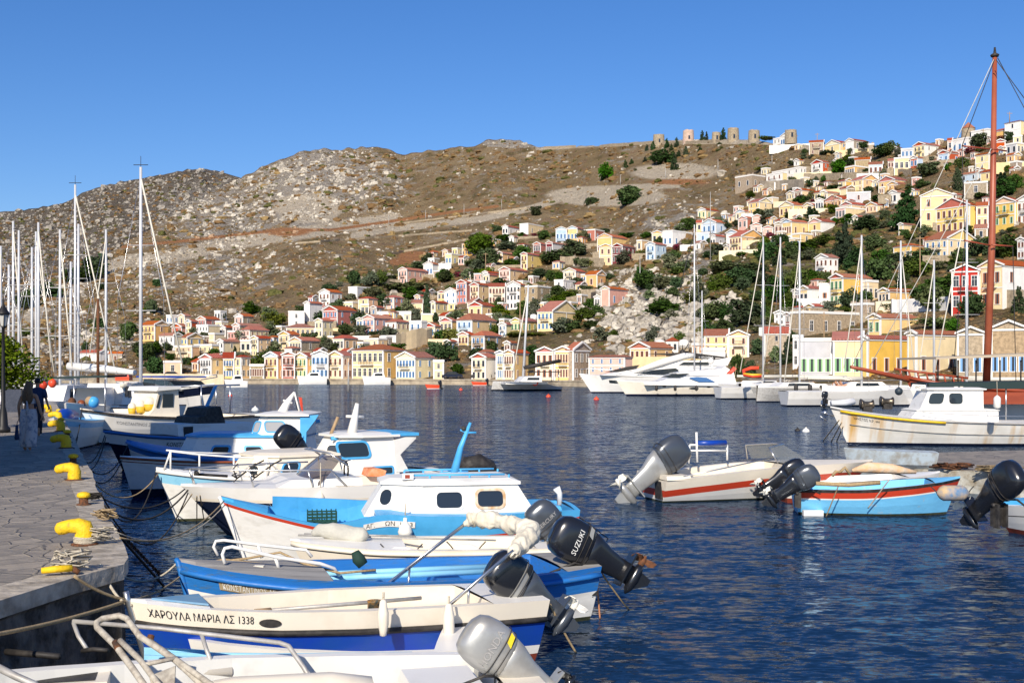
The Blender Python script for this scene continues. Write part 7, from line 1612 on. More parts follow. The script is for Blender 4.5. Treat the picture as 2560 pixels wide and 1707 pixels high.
tp = thing("awning", "long dark green awning over the boats at the left quay", "awning", P(185,948,58)); b = MB(); b.prism([(-1.6,0,0),(1.6,0,.1),(1.6,3,.1),(-1.6,3,0)], (0,0,.1), M_TAR); b.build("canvas", tp)
for sx in (-1.5,0,1.5): b = MB(); b.tube([(sx,0,0),(sx,0,-1.9)], .035, M_STEEL, 6); b.build("post", tp)
for k, (px, py) in enumerate(((131,958),(108,963))): bb = thing("ball_fender", ["orange ball float lit by the sun above the quay boats","darker red ball float beside the man in navy"][k], "float", P(px, py, 50)); b = MB(); b.ball((0,0,0), (.17,.17,.19), [M_ORB, M_REDS][k], 14, 10); b.build("ball", bb); b = MB(); b.tube([(0,0,.17),(0,0,.35)], .02, M_BLKR, 5); b.build("lanyard", bb)
# ---------------- sailing yachts
M_MAST = mat("white-grey mast alloy", (.66,.67,.68), .35, metal=.25); M_SAIL = mat("furled sail cloth", (.66,.62,.52), .8)
def sailboat(label, px, top, Y, L=11, spread=(.45,.7), stay=None, stay_m=None, side=1, boom=True, hullm=None, rz=None, r=.11, zfree=1.25, sail_cover=None, mm=None, group="sailing yachts"):
    X = (px-CX)/F*Y; zt = H-(top-HY)/F*Y
    t_ = thing("sailboat", label, "sailing boat", (X, Y, 0), R(rz if rz is not None else -90), group)
    Hh = Hull(L, L*.3, [(0,zfree+.25),(.5,zfree),(1,zfree)], rake=.9, flare=(.9,.4)); off_ = Vector((-L*.42,0,0))
    n0 = len(bpy.data.objects); Hh.build(t_, [('d',0,M_WHB),('d',.12,hullm or M_WHB),('z',.15,M_NAVY)], deck=M_WHB)
    for o in t_.children: o.location = off_
    poly_cabin(t_, [(-L*.2,zfree),(-L*.1,zfree+.45),(L*.2,zfree+.4),(L*.25,zfree)], L*.09, M_WHB, "coachroof")
    b = MB(); b.tube([(0,0,zfree),(0,0,zt*.6),(0,0,zt)], [r*.72,r*.68,r*.55], mm or M_MAST, 8); m_ = b.build("mast", t_)
    inv = Matrix.Rotation(-t_.rotation_euler.z, 4, 'Z')
    for sp in spread:
        w_ = L*.09*(1.15-sp*.4); b = MB(); b.tube([inv @ Vector((-w_,0,zt*sp)), inv @ Vector((w_,0,zt*sp))], .035, M_ALU, 5); b.build("spreader", m_)
    b = MB(); b.tube([(0,0,zt),(0,0,zt+.6)], .015, M_BLKR, 4); b.tube([inv @ Vector((-.4,0,zt+.12)), inv @ Vector((.4,0,zt+.12))], .02, M_BLKR, 4); b.build("wind_vane", m_)
    if boom: b = MB(); b.tube([(0,0,zfree+1.1),(L*.4,0,zfree+1.15)], [.16,.13], sail_cover or M_SAIL, 8); b.build("boom", t_)
    for s_ in (-1,1): b = MB(); b.tube([(0,0,zt*.97),(0,s_*L*.13,zt*.5),(0,s_*L*.14,zfree)], .012, M_STEEL, 4); b.build("shroud", m_)
    if stay:
        b = MB(); q = inv @ (P(stay[0], stay[1], Y-1.5) - Vector((X,Y,0))); b.tube([(0,0,zt*.96), q], .05 if stay_m != M_BLKR else .05, stay_m or M_SAIL, 6); b.build("furled_jib", m_)
    return t_
LM = [(2,615,75,(-2,940),"leftmost yacht, its short mast cut by the left edge"),(33,553,95,(60,930),"tall white mast with dark collars, third from the left edge"),(47,576,88,None,"white mast close behind the street lamp"),(22,662,110,None,"thin mast behind the street lamp's lantern"),(80,618,92,None,"grey mast in a close pair left of a tall white one"),
      (90,579,100,(135,930),"slightly taller mast of the close pair"),(96,556,84,(128,905),"white mast with two spreaders and a beige furled sail, above the leafy tree"),(150,574,72,(180,915),"thick white mast with radar dome between two taller ones"),(177,654,120,None,"short thin mast between the radar mast and the antenna mast"),(188,462,78,(290,935),"tall mast with wide wind instruments at its head"),(196,560,105,None,"blue-covered furled sail mast behind the antenna mast"),
      (265,574,98,(225,880),"thin yacht mast right of the rusty pole"),(352,418,66,(455,905),"tallest white mast at the left with double diagonal stays")]
for i, (px, top, Y, st, lb) in enumerate(LM): sailboat("yacht, " + lb if not lb.startswith("leftmost") else lb, px, top, Y, 9.5+(i%3), stay=st, r=.13*Y/80 if px != 352 else .14, rz=-78-(i*7)%25, boom=(i % 2 == 0))
rp_ = thing("steel_pole", "rusty brown steel pole standing among the moored yachts", "pole", P(245,948,70)); b = MB(); b.tube([(0,0,-.8),(0,0,4.7)], .09, M_RUST, 8); b.build("pole", rp_)
b = MB(); b.tube([P(172,915,76), P(262,922,75), P(338,932,74)], [.26,.24,.16], M_SAIL if False else M_WHB, 8); bm = b.build("covered_boom"); tag(bm, "long white sail cover on a boom crossing the left masts", "boom")
RM = [(1736,562,148,(1692,750),"black forestay left of the crag, tallest over the motor yacht",None,M_BLKR),(1755,727,170,None,"short mast behind the motor yacht's radar arch",None,None),(1908,592,132,(1850,930),"mast left of a close pair, above the orange life-ring dinghy",None,None),(1951,593,128,(1905,950),"white mast with a cream jib, middle of the right-hand row",None,None),
      (1999,603,120,(1960,960),"grey-hulled yacht's tall mast",None,None),(2154,588,104,(2110,920),"slim mast in front of the pale grey waterfront house",None,None),(2252,602,108,(2290,960),"mast in front of the yellow restaurant",None,None),(2335,650,112,(2290,965),"shorter mast right of the yellow restaurant's chimney",None,None),(2417,500,98,(2330,960),"tall grey mast left of the red-brown gulet mast",None,None)]
for i, (px, top, Y, st, lb, hm, sm) in enumerate(RM):
    lab = "sailing yacht with a " + lb if not lb.startswith("grey") else "sailing yacht, the one under the " + lb
    t_ = sailboat(lab, px, top, Y, 12, stay=st, stay_m=sm, rz=(-35 if i in (0,1) else [-20,-172,2,-175,3,-20,-25,-30][i-2 if i > 1 else 0]), r=.15, zfree=1.3, hullm=(M_ALU if i == 4 else None))
# grey-striped hull line of yachts moored side-on at the right quay
def yacht_hull(label, px0, Y0, px1, Y1, z, m, win=True):
    t_, L = boatY(label, "sailing_yacht", "sailing boat", px0, Y0, px1, Y1, "yachts moored below the right-hand town"); Hh = Hull(L, 3.8, [(0,z+.15),(1,z)], rake=-.1, flare=(.7,.35), plan=[(0,.1),(.1,.5),(.3,.85),(.6,1),(1,.95)])
    Hh.build(t_, [('d',0,M_WHB),('d',.15,m),('z',.12,M_NAVY)], deck=M_WHB)
    if win:
        for d in (L*.3, L*.6): hull_patch(t_, Hh, d, d+.9, .35, .6, M_GLASS, "hull_window")
    poly_cabin(t_, [(L*.2,z),(L*.3,z+.5),(L*.7,z+.5),(L*.8,z)], 1.2, M_WHB, "coachroof"); side_patch(t_, [(L*.34,z+.15),(L*.36,z+.4),(L*.64,z+.4),(L*.66,z+.15)], -1.18, M_GLASS)
    rail_tube(t_, [[(0,-.3,z+.75),(L*.5,-1.8,z+.65),(L,-1.7,z+.65)]], .02, M_STEEL, "guard_rail"); return t_, L
yacht_hull("white sailing yacht hull next to the motor yacht's stern", 1850, 128, 1945, 134, 1.45, M_WHB, False)
y2, l2 = yacht_hull("grey-hulled sailing yacht with black fenders on the right quay", 1893, 116, 2072, 118, 1.42, M_ALU)
yacht_hull("white sailing yacht with sunbathers, bow beside a small dinghy", 2052, 104, 2240, 107, 1.6, M_WHB)
for k, px in enumerate((1990,2025)): fender(P(px, 972, 114.6), ["left black fender on the grey yacht","right black fender on the grey yacht"][k], M_BLKR, r=.2, h=.8, rope=.3)
dg, ld = boatY("small grey inflatable dinghy moored under the white yacht's bow", "inflatable_dinghy", "boat", 2132, 100, 2066, 99)
b = MB(); b.tube([(ld*.98,-.6,.45),(ld*.5,-.7,.4),(.3,-.45,.5),(0,0,.6),(.3,.45,.5),(ld*.5,.7,.4),(ld*.98,.6,.45)], .22, mat("pale grey hypalon", (.6,.61,.62), .6), 10); b.build("tube", dg); b = MB(); b.box((.5,-.5,.2),(ld*.95,.5,.3), M_WHB); b.build("floor", dg); outboard(dg, (ld,0,.7), 5, 1.0)
ob_, lo = boatY("orange and yellow inflatable dinghy lashed above the yacht hulls", "inflatable_dinghy", "boat", 1868, 122, 1900, 122)
b = MB(); b.tube([(lo,-.5,2.5),(.4,-.7,2.5),(-.3,-.2,2.6),(-.3,.5,3.0),(.5,.7,3.3),(lo,.5,3.3)], .2, M_ORB, 8); b.tube([(lo,-.55,2.62),(.4,-.8,2.62),(-.4,-.2,2.72)], .12, mat("yellow pvc", (.8,.5,.03), .5), 6); b.build("tube", ob_)
b = MB(); b.box((.1,-.4,2.3),(lo,.4,2.4), M_WHB); b.build("cradle", ob_)
# ---------------- motor yachts and catamaran
def motor_yacht(label, bow, Yb, stern, Ys, sheer, bands, name="motor_yacht"):
    t_, L = boatY(label, name, "motor yacht", bow, Yb, stern, Ys, "motor yachts"); k = L/100.0
    Hh = Hull(L, L*.24, sheer, rake=L*.11, flare=(1.0,.45), keel=-.6, plan=[(0,0),(.06,.22),(.18,.55),(.35,.85),(.55,1),(1,.94)]); Hh.build(t_, bands, deck=M_WHB); return t_, L, Hh
m2, Lm2, HM2 = motor_yacht("taller white motor yacht with long curved roof arch, moored behind the other", 1448, 158, 1800, 160, [(0,2.5),(.3,2.15),(1,1.95)], [('d',0,M_WHB),('d',.3,M_WHB),('z',.2,M_NAVY)])
S = lambda u, z: (u*Lm2, z)
T2 = lambda px, py: (lambda q: (q.x, q.z))(loc_of(m2, P(px, py, 157)))
poly_cabin(m2, [T2(1500,938),T2(1575,925),T2(1640,915),T2(1690,911),T2(1815,912),T2(1842,930),T2(1846,948)], 1.9, M_WHB, "superstructure", .3)
side_patch(m2, [T2(1585,936),T2(1630,925),T2(1690,920),T2(1700,926),T2(1660,936)], -2.05, M_GLASS); side_patch(m2, [T2(1510,930),T2(1565,917),T2(1600,912),T2(1590,922),T2(1560,930)], -1.7, M_BLKR)
b = MB(); b.tube([Vector((*T2(1580,932),0)).xzy + Vector((0,-1.75,0)), Vector((*T2(1660,905),0)).xzy + Vector((0,-1.7,0)), Vector((*T2(1715,890),0)).xzy + Vector((0,-1.6,0)), Vector((*T2(1742,888),0)).xzy + Vector((0,-1.6,0))], [.25,.5,.45,.3], M_WHB, 8); b.build("roof_arch", m2)
poly_cabin(m2, [T2(1640,916),T2(1700,901),T2(1790,900),T2(1838,892),T2(1826,914)], 1.75, M_WHB, "flybridge", .1); side_patch(m2, [T2(1700,912),T2(1712,905),T2(1780,905),T2(1776,912)], -1.85, M_GLASS)
b = MB(); b.prism([Vector((*T2(1632,884),0)).xzy, Vector((*T2(1735,881),0)).xzy, Vector((*T2(1830,893),0)).xzy, Vector((*T2(1760,896),0)).xzy, Vector((*T2(1720,889),0)).xzy], (0,3,0), M_BLKR); tp_ = b.build("hardtop", m2); tp_.location = (0,-1.5,0)
vs, fs = text_verts("UTOPIA", .8); a0 = Vector((*T2(1752,896),0)).xzy; b = MB(); b.prism([Vector((*T2(1748,888),0)).xzy+Vector((0,-1.6,0)), Vector((*T2(1748,897),0)).xzy+Vector((0,-1.6,0)), Vector((*T2(1795,898),0)).xzy+Vector((0,-1.6,0)), Vector((*T2(1795,889),0)).xzy+Vector((0,-1.6,0))], (0,.05,0), M_BLKR); np_ = b.build("name_panel", m2)
wt = max(v.x for v in vs); k_ = 2.0/wt; b = MB(); b.add([a0 + Vector((v.x*k_, -1.63, v.y*.5)) for v in vs], fs, M_LETW); b.build("lettering", np_)
b = MB(); c_ = Vector((*T2(1718,882),0)).xzy; b.ball(c_, (.35,.35,.55), M_BLKR); b.tube([c_, c_+Vector((.8,0,1.2))], .07, M_BLKR, 6); b.tube([c_+Vector((0,0,.4)), c_+Vector((0,0,1.1))], .06, M_BLKR, 6); b.tube([c_+Vector((-.4,0,.9)), c_+Vector((.4,0,.9))], .06, M_BLKR, 6); b.build("radar_mast", m2)
hull_patch(m2, HM2, 3.6, 5.6, .55, .95, M_GLASS, "hull_window")
rail_tube(m2, [[(0,0,3.1)]+[HM2.pt(u, HM2.zs(u))+Vector((0,.1,.8)) for u in (.05,.15,.3,.45)]], .04, M_STEEL, "bow_rail")
m1, Lm1, HM1 = motor_yacht("cream-hulled motor yacht with blue-glass side window and round black fenders", 1540, 141, 1850, 143, [(0,1.95),(.3,1.7),(1,1.55)], [('d',0,M_WHB),('d',.2,M_CRM),('z',.25,M_NAVY)])
T1 = lambda px, py: (lambda q: (q.x, q.z))(loc_of(m1, P(px, py, 140)))
poly_cabin(m1, [T1(1612,962),T1(1660,950),T1(1680,938),T1(1720,931),T1(1760,931),T1(1842,936),T1(1848,955),T1(1848,965)], 1.9, M_WHB, "superstructure", .35)
side_patch(m1, [T1(1648,943),T1(1680,935),T1(1728,933),T1(1700,943)], -1.9, M_GLASS)
side_patch(m1, [T1(1722,944),T1(1745,942),T1(1770,944),T1(1792,955),T1(1750,955)], -1.95, mat("blue reflecting glass", (.06,.16,.36), .1, spec=.8))
b = MB(); b.prism([Vector((*T1(1692,932),0)).xzy, Vector((*T1(1812,921),0)).xzy, Vector((*T1(1822,914),0)).xzy, Vector((*T1(1812,938),0)).xzy, Vector((*T1(1700,938),0)).xzy], (0,3.2,0), M_WHB); fb = b.build("flybridge", m1); fb.location = (0,-1.6,0)
b = MB(); b.ball(Vector((*T1(1793,902),0)).xzy, .38, M_WHB); b.tube([Vector((*T1(1793,905),0)).xzy, Vector((*T1(1800,925),0)).xzy], .1, M_WHB, 6); b.build("satellite_dome", m1)
for d in (5.2, 10.5, 11.6): hull_patch(m1, HM1, d, d+.5, .45, .62, M_GLASS, "porthole", ell=True)
hull_patch(m1, HM1, 8.4, 9.6, .6, .85, M_GLASS, "porthole", ell=True)
for k, px in enumerate((1641,1688,1741,1811)): fender(P(px, 970, 139.2), ["first","second","third","last"][k] + " black fender from the bow on the cream motor yacht", M_BLKR, r=.17, h=.6, rope=.25)
rail_tube(m1, [[(0,0,2.5)]+[HM1.pt(u, HM1.zs(u))+Vector((0,.1,.75)) for u in (.05,.2,.4,.6,.8)]], .035, M_STEEL, "bow_rail")
tk = thing("turkish_flag", "small red flag at the stern of the motor yachts", "flag", P(1828,928,145)); b = MB(); b.prism([(-.9,0,-.6),(.3,.1,.6),(.7,0,.3),(-.4,.1,-.8)], (0,.05,0), M_REDS); b.build("cloth", tk); b = MB(); b.tube([(.4,0,-1.2),(.6,0,.9)], .04, M_TEAK, 6); b.build("staff", tk)
ct, Lct = boatY("white catamaran with tall mast and black-shaded cockpit at the far quay", "catamaran", "catamaran", 1239, 172, 1412, 174)
for s_ in (-1,1):
    Hc = Hull(Lct, 1.6, [(0,1.4),(.7,1.3),(.85,.8),(1,.5)], rake=-.3, flare=(.5,.3)); Hc.build(ct, [('d',0,M_WHB),('z',.2,M_NAVY)], deck=M_WHB)
for i, o in enumerate(ct.children): o.location = (0, (-2.2 if i < len(ct.children)//2 else 2.2), 0)
poly_cabin(ct, [(Lct*.3,1.3),(Lct*.38,2.1),(Lct*.6,2.2),(Lct*.62,1.3)], 2.3, M_WHB, "saloon"); side_patch(ct, [(Lct*.4,1.6),(Lct*.42,1.95),(Lct*.58,1.95),(Lct*.58,1.6)], -2.3, M_GLASS)
b = MB(); b.box((Lct*.5,-2.4,2.7),(Lct*.88,2.4,2.82), M_BLKR); b.build("bimini", ct); b = MB(); b.box((Lct*.6,-2.2,1.3),(Lct*.86,2.2,1.4), M_BLKR); b.build("cockpit_seat", ct); b = MB(); b.box((Lct*.1,-2.2,1.0),(Lct*.7,2.2,1.3), M_WHB); b.build("bridge_deck", ct)
for sx in (.52,.86):
    for sy in (-2.2,2.2): b = MB(); b.tube([(Lct*sx,sy,1.3),(Lct*sx,sy,2.7)], .05, M_STEEL, 6); b.build("bimini_post", ct)
q0 = loc_of(ct, P(1308,940,173)); q1 = loc_of(ct, P(1321,712,173)); b = MB(); b.tube([q0, q1], [.2,.13], M_MAST, 8); mct = b.build("mast", ct)
b = MB(); b.tube([q1.lerp(q0,.06), loc_of(ct, P(1279,948,172))], .09, M_SAIL, 6); b.build("furled_jib", mct); b = MB(); b.tube([q0+Vector((0,0,1.2)), q0+Vector((5.5,0,2.2))], [.3,.25], M_BLKR, 8); b.build("boom", ct)
lr = thing("life_ring", "orange life ring on the catamaran's rail", "life ring", P(1338,957,171)); b = MB(); b.tube([(.34*math.cos(a),0,.34*math.sin(a)) for a in [k*.5236 for k in range(12)]], .11, M_ORB, 7, closed=True); b.build("ring", lr); b = MB(); b.box((-.03,-.13,.25),(.03,.13,.45), M_WHB); b.build("strap", lr)
# small craft off the far quay
def small(label, px, Y, w_, m, tall=.7, name="dinghy", cab=False, deckm=None):
    t_, L = boatY(label, name, "boat", px, Y, px+w_, Y+.6, "small craft at the far quay"); Hh = Hull(L, L*.33, [(0,tall*1.25),(1,tall)], rake=.5); Hh.build(t_, [('d',0,m),('d',tall*.6,m),('z',.1,M_WHB)], deck=deckm or m); 
    if cab: poly_cabin(t_, [(L*.3,tall),(L*.42,tall+1),(L*.75,tall+1.1),(L*.8,tall)], L*.11, M_WHB); side_patch(t_, [(L*.43,tall+.35),(L*.46,tall+.8),(L*.7,tall+.85),(L*.72,tall+.35)], -L*.11-.01, M_GLASS)
    else: outboard(t_, (L,0,tall), 10, 1.1)
    return t_
small("white cabin cruiser at the far quay under the blue-shuttered house", 742, 243, 76, M_WHB, 1.4, "cabin_boat", True); small("white cabin cruiser with high wheelhouse in front of the cream mansion", 905, 238, 72, M_WHB, 1.4, "cabin_boat", True)
small("red inflatable speedboat out on the water left of the catamaran", 1062, 190, 36, M_ORB, .6, "speedboat"); small("orange-red dinghy lying at the quay under the white gabled house", 1178, 226, 38, M_ORB, .6)
tb_ = small("crowded white tour boat leaving a little wake in front of the stone shop", 560, 205, 60, M_WHB, 1.1, "tour_boat", True, M_VARN)
# cars and scooters on the far quay
def car(label, px, Y, m, rz=0):
    t_ = thing("parked_car", label, "car", ((px-CX)/F*Y, Y, QZ), R(rz), "vehicles parked on the far quay")
    b = MB(); pr = [(-2.1,.35),(-2.1,.8),(-1.5,.95),(-.9,1.45),(.7,1.48),(1.4,1.0),(2.1,.9),(2.15,.35)]; b.prism([(x,-.85,z) for x, z in pr], (0,1.7,0), m); b.build("body", t_)
    b = MB(); b.prism([(-1.25,-.87,.95),(-.8,-.87,1.38),(.6,-.87,1.4),(1.1,-.87,1.0)], (0,1.74,0), M_GLASS); b.build("window", t_)
    for x_ in (-1.3,1.35):
        for y_ in (-.8,.8): b = MB(); b.tube([(x_,y_-.12,.33),(x_,y_+.12,.33)], .33, M_BLKR, 12); b.build("wheel", t_)
car("black car parked on the quay in front of the white gabled house", 1203, 240, M_BLKR); car("silver car parked on the quay right of the black car", 1233, 241, M_EGRY, 10); car("dark car parked under the crag wall right of the stair house", 1130, 243, M_NAVY, 5); car("dark car parked below the peach building", 428, 262, M_BLKR, 20)
# ---------------- windmill towers on the ridge, walls, poles
def mill(px, top, base, w_, label, m=M_TERR, cone=False, pink=False):
    Y = ground_at(px, base+3); t_ = thing("windmill_tower", label, "windmill", P(px, base+2, Y), 0, "ruined windmill towers on the ridge"); r = w_/2/F*Y; h_ = (base-top)/F*Y
    b = MB(); n = 20; rings = [[(r*k_*math.cos(a), r*k_*math.sin(a), z + (rb.uniform(-.2,.25) if z > h_*.9 and not cone else 0)) for a in [6.283*j/n for j in range(n)]] for k_, z in ((1.06,-2.5),(1.04,h_*.3),(1,h_*.7),(.97,h_))]
    b.loft(rings, m, True, False); b.build("tower_wall", t_); b = MB(); b.box((-.45,-r*1.08,0.3),(.45,-r*.8,2.2), M_PANE); b.build("door", t_)
    if cone: b = MB(); b.lathe((0,0,0), [(r*1.05,h_),(.1,h_+2.2)], M_TILE, 16, smooth=False); b.build("roof", t_)
mill(1647,336,358,28,"leftmost windmill stump, short and broad"); mill(1721,325,350,27,"pinkish broken windmill tower, second from the left", mat("pinkish plaster ruin", (.58,.42,.34), .9, col2=(.42,.32,.24), scale=1)); mill(1791,330,350,22,"low rounded windmill ruin left of the tree on the ridge")
mill(1833,320,348,28,"tallest windmill tower right of the ridge tree"); mill(1885,325,348,28,"windmill tower with white base stones near the villa"); mill(1977,324,345,29,"windmill tower half hidden behind the white skyline villa"); mill(2421,320,348,33,"windmill tower with small red conical roof at the right", cone=True)
def rwall(px0, py0, px1, py1, h_, label, m=M_TERR):
    n = max(3, int(abs(px1-px0)/12)); pts = []
    for i in range(n+1): px, py = lerp(px0,px1,i/n), lerp(py0,py1,i/n); pts.append(P(px, py, ground_at(px, py)-.4))
    b = MB(); b.loft([[p+Vector((0,0,-2)), p+Vector((0,0,h_*rb.uniform(.85,1.1))), p+Vector((0,.6,h_)), p+Vector((0,.6,-2))] for p in pts], m, True, False); o = b.build("stone_wall"); tag(o, label, "wall", kind='thing')
rwall(1500,369,1640,360,1.6,"dry stone wall along the ridge left of the windmills"); rwall(1640,362,1800,356,1.3,"dry stone wall between the windmill stumps"); rwall(1360,372,1440,369,1.4,"low stone wall on the ridge, farthest left"); rwall(1985,430,2280,440,2.2,"long ochre terrace wall under the skyline houses")
rwall(1900,476,2010,470,3.5,"painted stone wall below the white cube house", mat("grey render wall", (.36,.31,.24), .9, col2=(.26,.22,.17), scale=.8)); rwall(2010,452,2200,446,2.6,"tall grey terrace wall right of the white stepped house")
b = MB(); vs, fs = text_verts("ΚΥΠΡΟΣ", 5.2); p = P(1932,480,ground_at(1932,474)-1.6); b.add([p + Vector((v.x*1.15, 0, v.y)) for v in vs], fs, M_LETW); tag(b.build("painted_name"), "white painted letters ΚΥΠΡΟΣ on the terrace wall", "lettering", kind='thing')
rwall(1415,762,1490,745,2.2,"stone terrace wall under the peach house"); rwall(1400,660,1510,668,3,"stone wall under the maroon tavern"); rwall(2380,770,2560,768,3.2,"rough stone wall under the vivid red house"); rwall(980,742,1140,752,1.6,"garden wall under the tall cypress"); rwall(860,700,1000,712,2,"stone wall below the large pink mansion")
rwall(740,610,1180,578,.9,"low dry wall running beside the hillside track"); rwall(1000,560,1330,520,.8,"pale roadside wall across the upper slope"); rwall(1170,600,960,640,.9,"short dry wall on the brown slope")
rwall(350,945,560,948,1.0,"rounded pale quay parapet on the left shore", PM['C']); rwall(990,880,1080,860,4.5,"tall white retaining wall beside the stair house", PM['C']); rwall(2230,782,2370,775,2.6,"white garden wall under the red house", PM['W'])
def pole(px, base, top, label, arm=True):
    Y = ground_at(px, base) - (1 if base < 940 else 0); h_ = (base-top)/F*Y; t_ = thing("utility_pole", label, "pole", P(px, base, Y), R(rb.uniform(-20,20)), "utility poles"); b = MB(); b.tube([(0,0,-1),(0,0,h_)], [.16,.1], M_TEAK if arm else M_ALU, 6); b.build("pole", t_)
    if arm: b = MB(); b.box((-.9,-.06,h_-.6),(.9,.06,h_-.45), M_TEAK); b.build("crossarm", t_)
for px, ba, to, lb, ar in ((972,560,538,"thin pole at the left end of the hillside track",False),(1064,548,525,"roadside pole second along the hillside track",False),(1160,538,510,"roadside pole third along the hillside track",False),(1254,522,498,"roadside pole fourth along the hillside track",False),(1551,462,438,"grey pole below the dark fir saplings",False),(1664,446,420,"grey pole on the slope beneath the round tree",False),(1795,428,398,"grey pole on the bare slope centre",False),(1930,410,388,"grey pole left of the white stepped house",False),
    (2220,385,358,"wooden pole on the skyline left of the cream twin house",True),(2043,360,333,"wooden pole on the skyline behind the stone house",True),(1214,690,632,"wooden pole beside the big dark trees",True),(1300,850,720,"wooden pole behind the catamaran's mast",True),(2300,700,590,"dark wooden pole with transformer below the long mansion",True),(2060,860,780,"pole behind the stone ruin",True),(1600,722,640,"wooden pole above the crag",False),(1776,650,480,"tall wooden pole beside the light blue house",False),(1416,820,780,"pole among trees over the crag foot",False),(998,830,800,"pole beside the pink mansion front",True),(871,960,905,"quay pole in front of the cream mansion",False),(604,950,905,"quay pole beside the ochre hipped house",False),(2458,360,322,"skyline pole in front of the parapet house",True),(2524,300,280,"aerial pole on the highest white house",True),
    (2440,470,410,"grey pole above the big cypress",False),(2085,520,485,"wooden pole right of the pale cream gable house",True),(2097,525,490,"second wooden pole of the close pair",True),(1870,560,528,"pole left of the blue gabled house",False)): pole(px, ba, to, lb, ar)
# roof-top water tanks seen against the walls
for px, py, lb in ((1334,800,"white round water tank on a yellow roof"),(1710,870,"grey water tank above the pink restaurant"),(1650,870,"white roof tank left above the pink restaurant"),(2330,745,"black water tank on a low roof in the garden")): t_ = thing("water_tank", lb, "water tank", P(px, py, ground_at(px, py+6)-3)); b = MB(); b.lathe((0,0,0), [(.9,0),(1,.2),(1,1.3),(.6,1.6),(.1,1.7)], M_WHB if 'black' not in lb else M_BLKR, 12); b.build("tank", t_); b = MB(); b.box((-.8,-.8,-.6),(.8,.8,0), M_STONE); b.build("base", t_)
# ---------------- mooring ropes and people
q_ = lambda px, py: W(px, py, QN+.02)
ROPES = [((222,1352),(447,1402,14.8),.35,"pale rope from the largest bollard to the worn blue boat",M_ROPEW,.014),((300,1344),(560,1252,19.6),.25,"tan rope from the quay edge to the sky blue cabin boat",M_ROPE,.011),((290,1330),(562,1262,19.6),.3,"second thin rope to the sky blue cabin boat's stem",M_ROPEW,.009),
 ((228,1240),(470,1225,21.6),.45,"dark slack rope from the round bollard to the navy-hulled boat",M_ROPED,.016),((236,1232),(462,1222,21.7),.3,"second dark rope to the navy-hulled boat",M_ROPED,.013),((212,1180),(395,1185,25.5),.5,"slack rope from the sunlit horn bollard to the pilothouse boat",M_ROPE,.014),((205,1165),(305,1150,29),.45,"dark rope to the low white boat in half shade",M_ROPED,.015),
 ((195,1140),(320,1112,33.2),.6,"dark rope to the blue-decked boat",M_ROPED,.016),((185,1120),(262,1088,38),.6,"sagging dark line to the shaded blue boat",M_ROPED,.018),((180,1105),(265,1092,38),.9,"lower sagging line to the shaded blue boat",M_ROPED,.016),((170,1080),(205,1020,50.6),.8,"dark line to the white fishing boat",M_ROPED,.02),((166,1065),(203,1030,50.6),1.1,"slack loop under the white fishing boat's bow",M_ROPED,.018),
 ((255,1238),(390,1180,25.6),.7,"long drooping rope crossing towards the pilothouse boat",M_ROPED,.013),((262,1262),(470,1232,21.8),.75,"lowest drooping rope before the navy hull",M_ROPED,.013),((186,1440),(322,1500,12.3),.04,"tan rope from the quay corner to the ΧΑΡΟΥΛΑ ΜΑΡΙΑ stem",M_ROPE,.017),((250,1410),(330,1512,12.1),.1,"frayed rope from the quay corner coil",M_ROPEW,.017)]
for (a, c, sag, lb, m, r) in ROPES: rope(q_(*a), P(*c), sag, lb, m, r)
rope(P(-40,1590,9.8), P(318,1500,12.15), .03, "taut tan rope running left from the ΧΑΡΟΥΛΑ ΜΑΡΙΑ stem", M_ROPE, .02)
rope(P(320,1500,12.2), P(460,1432,14.7), .06, "thin rope from the ΧΑΡΟΥΛΑ ΜΑΡΙΑ stem to the worn blue boat", M_ROPE, .011)
rope(P(1375,1510,13.6), W(1440,1630,0), .02, "frayed yellowish rope from the ΧΑΡΟΥΛΑ ΜΑΡΙΑ stern into the water", M_ROPE, .015)
rope(P(1500,1425,15.9), W(1572,1522,0), .02, "pinkish rope from the worn blue boat's stern into the water", M_ROPE, .013); rope(P(1490,1422,15.9), W(1500,1545,0), .02, "second rope hanging at the worn blue boat's stern", mat("faded orange rope", (.45,.2,.1), .9), .012)
rope(P(1445,1290,20.6), W(1520,1345,0), .0, "thin dark line from the sky blue boat's stern", M_ROPED, .01)
for k, (x0, y0, x1, y1) in enumerate(((480,1235,440,1295),(492,1240,492,1305),(500,1238,510,1300))): rope(P(x0,y0,22), W(x1,y1,0), 0, ["left","middle","right"][k]+" of three weedy lines hanging under the navy bow", M_ROPE, .012)
for k, (x0, y0, x1, y1) in enumerate(((2098,1050,2058,1102),(2104,1056,2078,1104),(2108,1066,2092,1102))): rope(P(x0,y0,51), W(x1,y1,0), 0, ["longest","middle","shortest"][k]+" anchor line running down from the wooden fishing boat's bow", M_ROPE, .025)
rope(P(2100,1205,26), W(2065,1292,0), 0, "thin rope across the old blue boat's side into the water", M_ROPE, .014); rope(P(2222,1200,26), W(2170,1270,.2), 0, "second rope across the old blue boat's side", M_ROPEW, .014)
